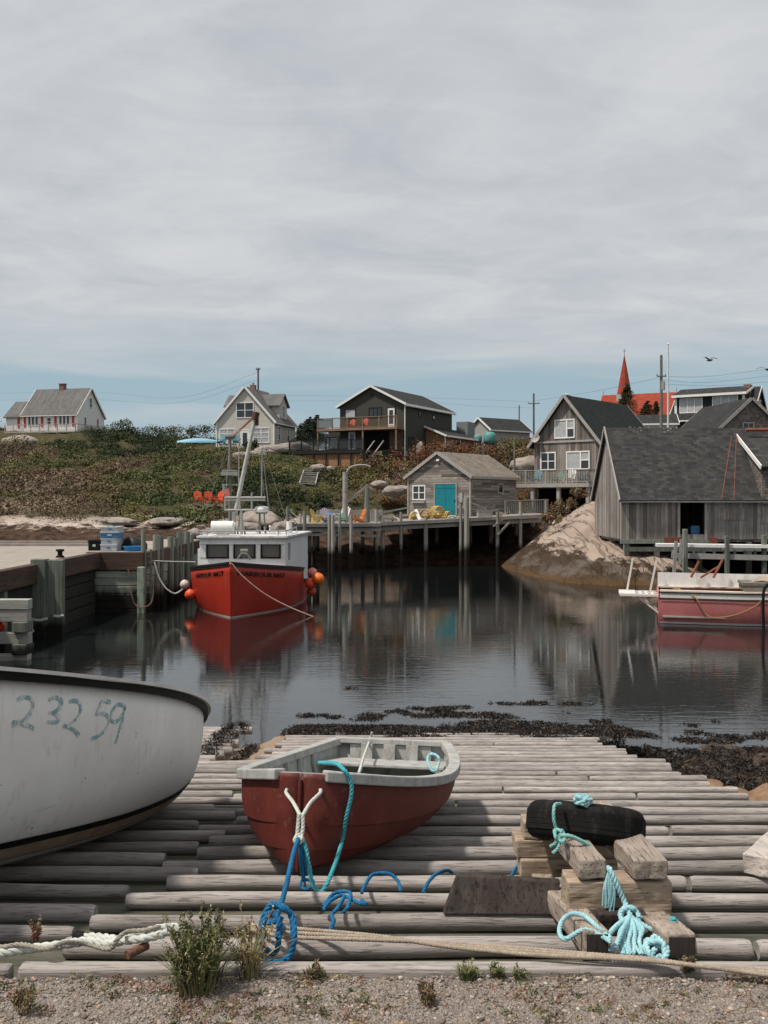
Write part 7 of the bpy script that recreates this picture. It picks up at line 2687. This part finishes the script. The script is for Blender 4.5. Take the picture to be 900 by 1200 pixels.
grock('broad tan boulder behind the radar dome of the red boat', 305, 610, 66, 1.15, (1.7, 1, .62), 16, g1)
grock('brown boulder under the left end of the pier platform', 333, 621, 64, .75, (1.3, 1, .8), 17, g1)
grock('low tan boulder left of the radar dome behind the red boat', 290, 620, 64, .8, (1.3, 1, .6), 18, g1)
grock('sunlit tan ledge rock on the shore left of the red boat posts', 198, 612, 67, .9, (2.2, 1, .38), 19, g1)
grock('pale ledge rock on the shore above the fish bins', 133, 612, 68, 1.0, (1.9, 1, .35), 20, g1)
g2 = 'pale rocks below the hilltop houses'
for k, (px_, py_, d_, r, lab) in enumerate(((302, 534, 103, 1.0, 'flat pale rock below the white door of the cream house'), (316, 529, 104, 1.1, 'pale rock at the front right corner of the cream house'), (331, 527, 104, .9, 'grey rock right of the cream house corner'), (341, 524.5, 105, .95, 'pale rock between the cream house and the black deck'), (350, 523, 105, .8, 'grey rock nearest the spruce by the black deck'), (286, 536, 102, 1.0, 'low pale rock slab below the cream house windows'),
    (372, 549, 94, .7, 'flat pale rock under the left end of the black deck'), (386, 550, 94, .5, 'small pale rock under the middle of the black deck'), (445, 568, 80, .6, 'grey rock on the hill right of the hoist arm'), (461, 576, 79, .8, 'long pale rock left of the turquoise doored shed'), (473, 574, 79.5, .6, 'pale rock touching the left eave line of the turquoise doored shed'), (493, 530, 91, .8, 'upright pale rock among the red bushes'), (622, 548, 82, 1.5, 'big pale rock left of the grey boarded house'))):
    grock(lab, px_, py_, d_, r, (1.5, 1, .6) if k != 11 else (.5, .5, 1.3), 30 + k, g2)

# poles, wires, flagpole
M_POLE = wood('utility_pole_wood', (.13, .115, .10), (.21, .19, .17), 'z', .4)
M_WIRE = flat('wire_dark', (.06, .062, .065), .6)
def pole(label, px_, pyt, pyb, d_, r, arms=(), grp='utility poles', mat=None, cap=False):
    q0, q1 = pix(px_, pyb, d_), pix(px_, pyt, d_)
    r_ = thing('utility_pole' if mat is None else 'flagpole', label, 'pole', (q0.x, q0.y, q0.z), 0, grp)
    m = MB(); m.tube([q0 - Vector((0, 0, 3)), q1], [r, r * .75], 8); m.build('shaft', mat or M_POLE, r_, True, 40)
    for (py_, w_) in arms:
        q = pix(px_, py_, d_); m = MB(); m.bar(q - Vector((w_ / 2, .1, 0)), q + Vector((w_ / 2, -.1, 0)), .1, .12)
        for s_ in (-.45, .45): m.tube([q + Vector((w_ * s_, 0, .05)), q + Vector((w_ * s_, 0, .22))], .05, 6)
        m.build('crossarm', M_POLE, r_, True)
    return r_
up_ = pole('tall wooden utility pole in front of the church roof', 775, 416, 520, 95, .17, ((441, .9),))
q = pix(777.5, 447, 94.8); m = MB(); m.tube([q, q - Vector((0, 0, .8))], .16, 10); m.build('transformer', M_TRIMG, up_, True)
pole('wooden utility pole with side arms behind the boarded house, left of its roof', 625.5, 461, 522, 140, .16, ((473, 1.6),))
pole('thin farther utility pole left of the one behind the boarded house', 608.5, 475, 520, 175, .14)
pole('bare grey pole standing behind the chimney of the cream house', 302.5, 431, 512, 122, .14, ((433, .5),), 'utility poles')
fp = pole('tall slender white flagpole right of the utility pole by the church', 783, 404, 518, 91, .10, (), 'flagpoles', paint('flagpole_white', (.62, .62, .60), .4))
m = MB(); q = pix(783, 403, 91); m.ball(q, .10, 8); m.build('ball_top', M_TRIMW, fp, True)
pole('short grey post on the slope right of the turquoise doored shed', 603, 515, 560, 79, .09, (), 'utility poles')
def wire(label, pts, r=.013):
    m = MB(); m.tube(smooth([pix(*p) for p in pts], 8), r, 4); tag(m.build('overhead_wire', M_WIRE, None, True), label, 'wire', 'overhead wires')
wire('overhead wire from the church pole rising to the right edge, upper one', [(775, 441, 95), (830, 441, 100), (905, 432, 112)])
wire('overhead wire from the church pole to the right edge, lower one', [(775, 445, 95), (830, 448, 100), (905, 440, 112)])
wire('third overhead wire crossing toward the green house at far right', [(775, 450, 95), (840, 452, 102), (905, 447, 112)])
wire('overhead wire between the boarded house pole and the church pole', [(625.5, 470, 140), (700, 458, 118), (775, 442, 95)], .014)
wire('overhead wire from the boarded house pole to the left over the dark house', [(625.5, 471, 140), (500, 466, 135), (400, 464, 130), (302, 463, 122)], .011)
wire('overhead wire over the dark house roof, lower of two', [(625.5, 478, 140), (560, 476, 140), (480, 470, 135), (302, 470, 122)], .011)
wire('overhead wire from the cream house pole to the white cottage', [(302.5, 436, 122), (210, 466, 130), (100, 459, 140), (-60, 463, 150)], .011)
wire('overhead wire low in the sky between cottage and cream house', [(302.5, 445, 122), (210, 472, 130), (100, 468, 140), (-60, 470, 150)], .011)

# gulls
M_GULLW = flat('gull_white', (.55, .55, .54), .8); M_GULLG = flat('gull_grey', (.10, .105, .11), .8)
def gull(label, q, flying, rz):
    r_ = thing('gull', label, 'bird', q, R(rz), 'gulls')
    m = MB(); m.lathe([(0, -.24), (.05, -.2), (.085, -.05), (.08, .08), (.05, .16), (.045, .2), (.05, .235), (.02, .27), (0, .31)], n=10, M=Matrix.Rotation(R(-90 if flying else -60), 3, 'X')); b_ = m.build('body', M_GULLW if not flying else M_GULLG, r_, smooth=60)
    for sg in (-1, 1):
        m = MB()
        if flying:
            a = [(sg * .04, .10, .03), (sg * .34, .16, .20), (sg * .70, -.02, .12)]; b = [(sg * .04, -.08, .03), (sg * .34, .0, .19), (sg * .70, -.06, .12)]
        else:
            a = [(sg * .07, .08, .06), (sg * .09, -.08, .03), (sg * .05, -.3, -.10)]; b = [(sg * .06, .04, -.04), (sg * .08, -.1, -.05), (sg * .04, -.26, -.13)]
        vs = a + b; m.add(vs, [(0, 1, 4, 3), (1, 2, 5, 4)]); w_ = m.build('wing', M_GULLG, b_)
        so = w_.modifiers.new('t', 'SOLIDIFY'); so.thickness = .012
    if not flying:
        m = MB(); m.tube([(-.03, 0, -.2), (-.03, 0, -.05)], .01, 5); m.tube([(.03, 0, -.2), (.03, 0, -.05)], .01, 5); m.build('leg', M_RUST, b_)
gull('grey gull gliding in the sky above the green house', pix(832, 422, 66), True, 30)
bpy.data.objects[-1] if False else None
gull('gull perched on the roof peak of the grey boarded house', pix(665.5, 463, 77.9), False, 60)
gull('gull gliding at the right edge of the picture', pix(899, 433, 66), True, -40)

# ------------------------------------------------------------------ trees and bushes
M_BARK = paint('bark', (.075, .055, .042), .9, .3, 8)
def spruce(label, base, H, rad, seed, name='spruce_tree', dens=1.0, lean=0.0, col=DGREEN):
    rr = random.Random(seed)
    r_ = thing(name, label, 'tree', base, 0, 'spruce trees')
    m = MB(); m.tube([(0, 0, -.6), (lean * .4, 0, H * .5), (lean, 0, H * .98)], [H * .022 + .03, H * .014 + .02, .015], 7); m.build('trunk', M_BARK, r_)
    m2 = MB(); C, Rr, Hh = [], [], []
    nl_ = max(9, int(H * 4.5))
    for k in range(nl_):
        t = .10 + .88 * k / (nl_ - 1)
        L = rad * (1 - t) ** .75 * rr.uniform(.75, 1.2) + .08
        nb = rr.randint(4, 6)
        for j in range(nb):
            if rr.random() < .16: continue
            a = 6.28 * (j + rr.random() * .8) / nb
            l_ = L * rr.uniform(.6, 1.15) * (1 + .45 * math.cos(a) * (1 if lean else 0))
            for s_ in (.35, .65, .95):
                C.append((lean * t + math.cos(a) * l_ * s_, math.sin(a) * l_ * s_, H * t - l_ * s_ * .18 + .06 * l_)); Rr.append(max(.16, l_ * .30)); Hh.append(max(.09, l_ * .17))
            m2.tube([(lean * t, 0, H * t), (lean * t + math.cos(a) * l_, math.sin(a) * l_, H * t - l_ * .15)], [.02, .008], 4)
    m2.build('limb', M_BARK, r_)
    leafmass('crown', C, np.array(Rr), np.array(Hh), int(26 * dens), .085, col, MAT_LEAF, r_, 0, 'ball', .45, .3)
    return r_
def ground(px_, d_): return Vector(((px_ - CX) / F * d_, d_, hill0((px_ - CX) / F * d_, d_)))
q = pix(363, 524, 112); spruce('bushy dark spruce between the cream house and the dark house', (q.x, q.y, q.z), 3.4, 2.3, 1, dens=2.2)
q = pix(372, 522, 118); spruce('dark spruce partly hidden behind the dark house balcony', (q.x, q.y, q.z), 3.6, 2.2, 2, dens=2.0)
q = pix(352, 524, 120); spruce('small dark spruce right behind the cream house corner', (q.x, q.y, q.z), 2.6, 1.6, 3, dens=1.8)
q = pix(729, 500, 130); spruce('wind bent dark spruce standing in front of the church spire', (q.x, q.y, q.z), 5.6, 2.3, 4, lean=.6, dens=1.8)
q = pix(750, 500, 128); spruce('low dark spruce leaning right below the red church roof', (q.x, q.y, q.z), 3.3, 1.7, 5, lean=1.0, dens=1.6)
q = pix(769, 502, 126); spruce('small dark spruce beside the utility pole before the church', (q.x, q.y, q.z), 3.4, 1.0, 6, dens=1.6)

def bush(label, px_, pyb, d_, w_, h_, cols, seed, grp, n_=9, size=.10):
    q = pix(px_, pyb, d_)
    r_ = thing('bush', label, 'bush', q, 0, grp)
    rr = random.Random(seed); C, Rr, Hh, cc_ = [], [], [], []
    for k in range(n_):
        C.append((rr.uniform(-.5, .5) * w_, rr.uniform(-.35, .35) * w_, rr.uniform(.05, .5) * h_)); Rr.append(w_ * rr.uniform(.18, .30)); Hh.append(h_ * rr.uniform(.35, .55)); cc_.append(rr.choice(cols))
    leafmass('foliage', C, np.array(Rr), np.array(Hh), int(70), size, np.array(cc_), MAT_LEAF, r_, .1, 'ball', .4, .5)
    m = MB()
    for c_ in C[:5]: m.tube([(c_[0] * .3, c_[1] * .3, -.3), c_], [.04, .015], 5)
    m.build('stem', M_BARK, r_)
    return r_
gb = 'bushes on the hillcrest'
for k, (px_, pyb, d_, w_, h_, lab) in enumerate(((137, 503, 122, 3.0, 1.5, 'grey green bush right beside the deck of the white cottage'), (160, 507, 122, 3.4, 1.1, 'dark green hillcrest bush second right of the white cottage'), (185, 508, 120, 3.6, 1.3, 'broad green hillcrest bush midway between cottage and cream house'), (209, 508, 121, 3.4, 1.3, 'green hillcrest bush left of the pale blue upturned boat'), (236, 507, 121, 3.2, 1.3, 'dark hillcrest bush directly behind the upturned boat'), (190, 520, 112, 3.0, 1.3, 'very dark bush in front of the hillcrest above the upturned boat level'), (294, 524.5, 106, 1.4, 1.0, 'small dark bush under the white framed window of the cream house'))):
    bush(lab, px_, pyb, d_, w_, h_, (GREEN, DGREEN, DGREEN) if k in (1, 4, 5, 6) else (GREEN, OLIVE, DGREEN), 40 + k, gb, 11)
gr_ = 'red brown bushes between the dark house and the shed'
for k, (px_, pyb, d_, w_, h_, lab) in enumerate(((462, 556, 88, 2.8, 2.0, 'dull olive and rust bush left of the red bushes above the shed'), (485, 545, 90, 3.2, 2.3, 'rust red bush behind the upright pale rock'), (507, 538, 91, 3.2, 2.0, 'red bush directly above the shed roof peak'), (530, 535, 91, 3.2, 1.9, 'rust red bush above the middle of the shed roof'), (552, 534, 91, 3.2, 1.6, 'brown red bush above the right end of the shed roof'), (574, 538, 90, 2.8, 1.5, 'tawny bush below the turquoise tanks'), (598, 540, 88, 2.8, 1.9, 'orange brown bush right of the shed roof'), (616, 545, 86, 2.4, 2.2, 'dark olive bush beside the grey boarded house'), (437, 548, 92, 2.6, 1.9, 'olive brown bush at the foot of the dark house stairs'))):
    bush(lab, px_, pyb, d_, w_, h_, ((RUST, RED, BROWN) if 0 < k < 5 else (RUST, OLIVE, BROWN, DGREEN)), 60 + k, gr_, 13)
go = 'grass tufts on the granite outcrop'
for k, (px_, pyb, d_, w_, h_, lab) in enumerate(((654, 603, 66.5, 1.3, 1.1, 'tall straw coloured grass tuft at the top of the granite slope'), (645, 610, 65.5, 1.2, .6, 'rusty grass tuft at the left rim of the granite slope'), (664, 596, 68, 1.1, .9, 'pale grass tuft under the boarded house deck'), (676, 580, 74, 1.2, .7, 'small dry grass tuft against the boarded house deck posts'))):
    bush(lab, px_, pyb, d_, w_, h_, (RUST, STRAW, OLIVE, BROWN), 80 + k, go, 9, .07)

C_, R_, H_, c_, nl_ = scatter_hill(5200)
tag(leafmass('hillside_shrubs', C_, np.array(R_), np.array(H_), np.array(nl_), rng.choice([.060, .080, .10, .15], len(C_), p=[.2, .38, .3, .12]), np.array(c_), MAT_LEAF, None, .15, 'dome', .22, .5), kind='stuff')
# pale bare ledge below the cottage
q = pix(22, 518, 121.5)
rock('long bare pale ledge of rock on the hilltop below the white cottage', (q.x, q.y, q.z - .5), 5.2, (1.5, .5, .25), M_BOULD, 71, 'ledge', 'bare ledges', .12)
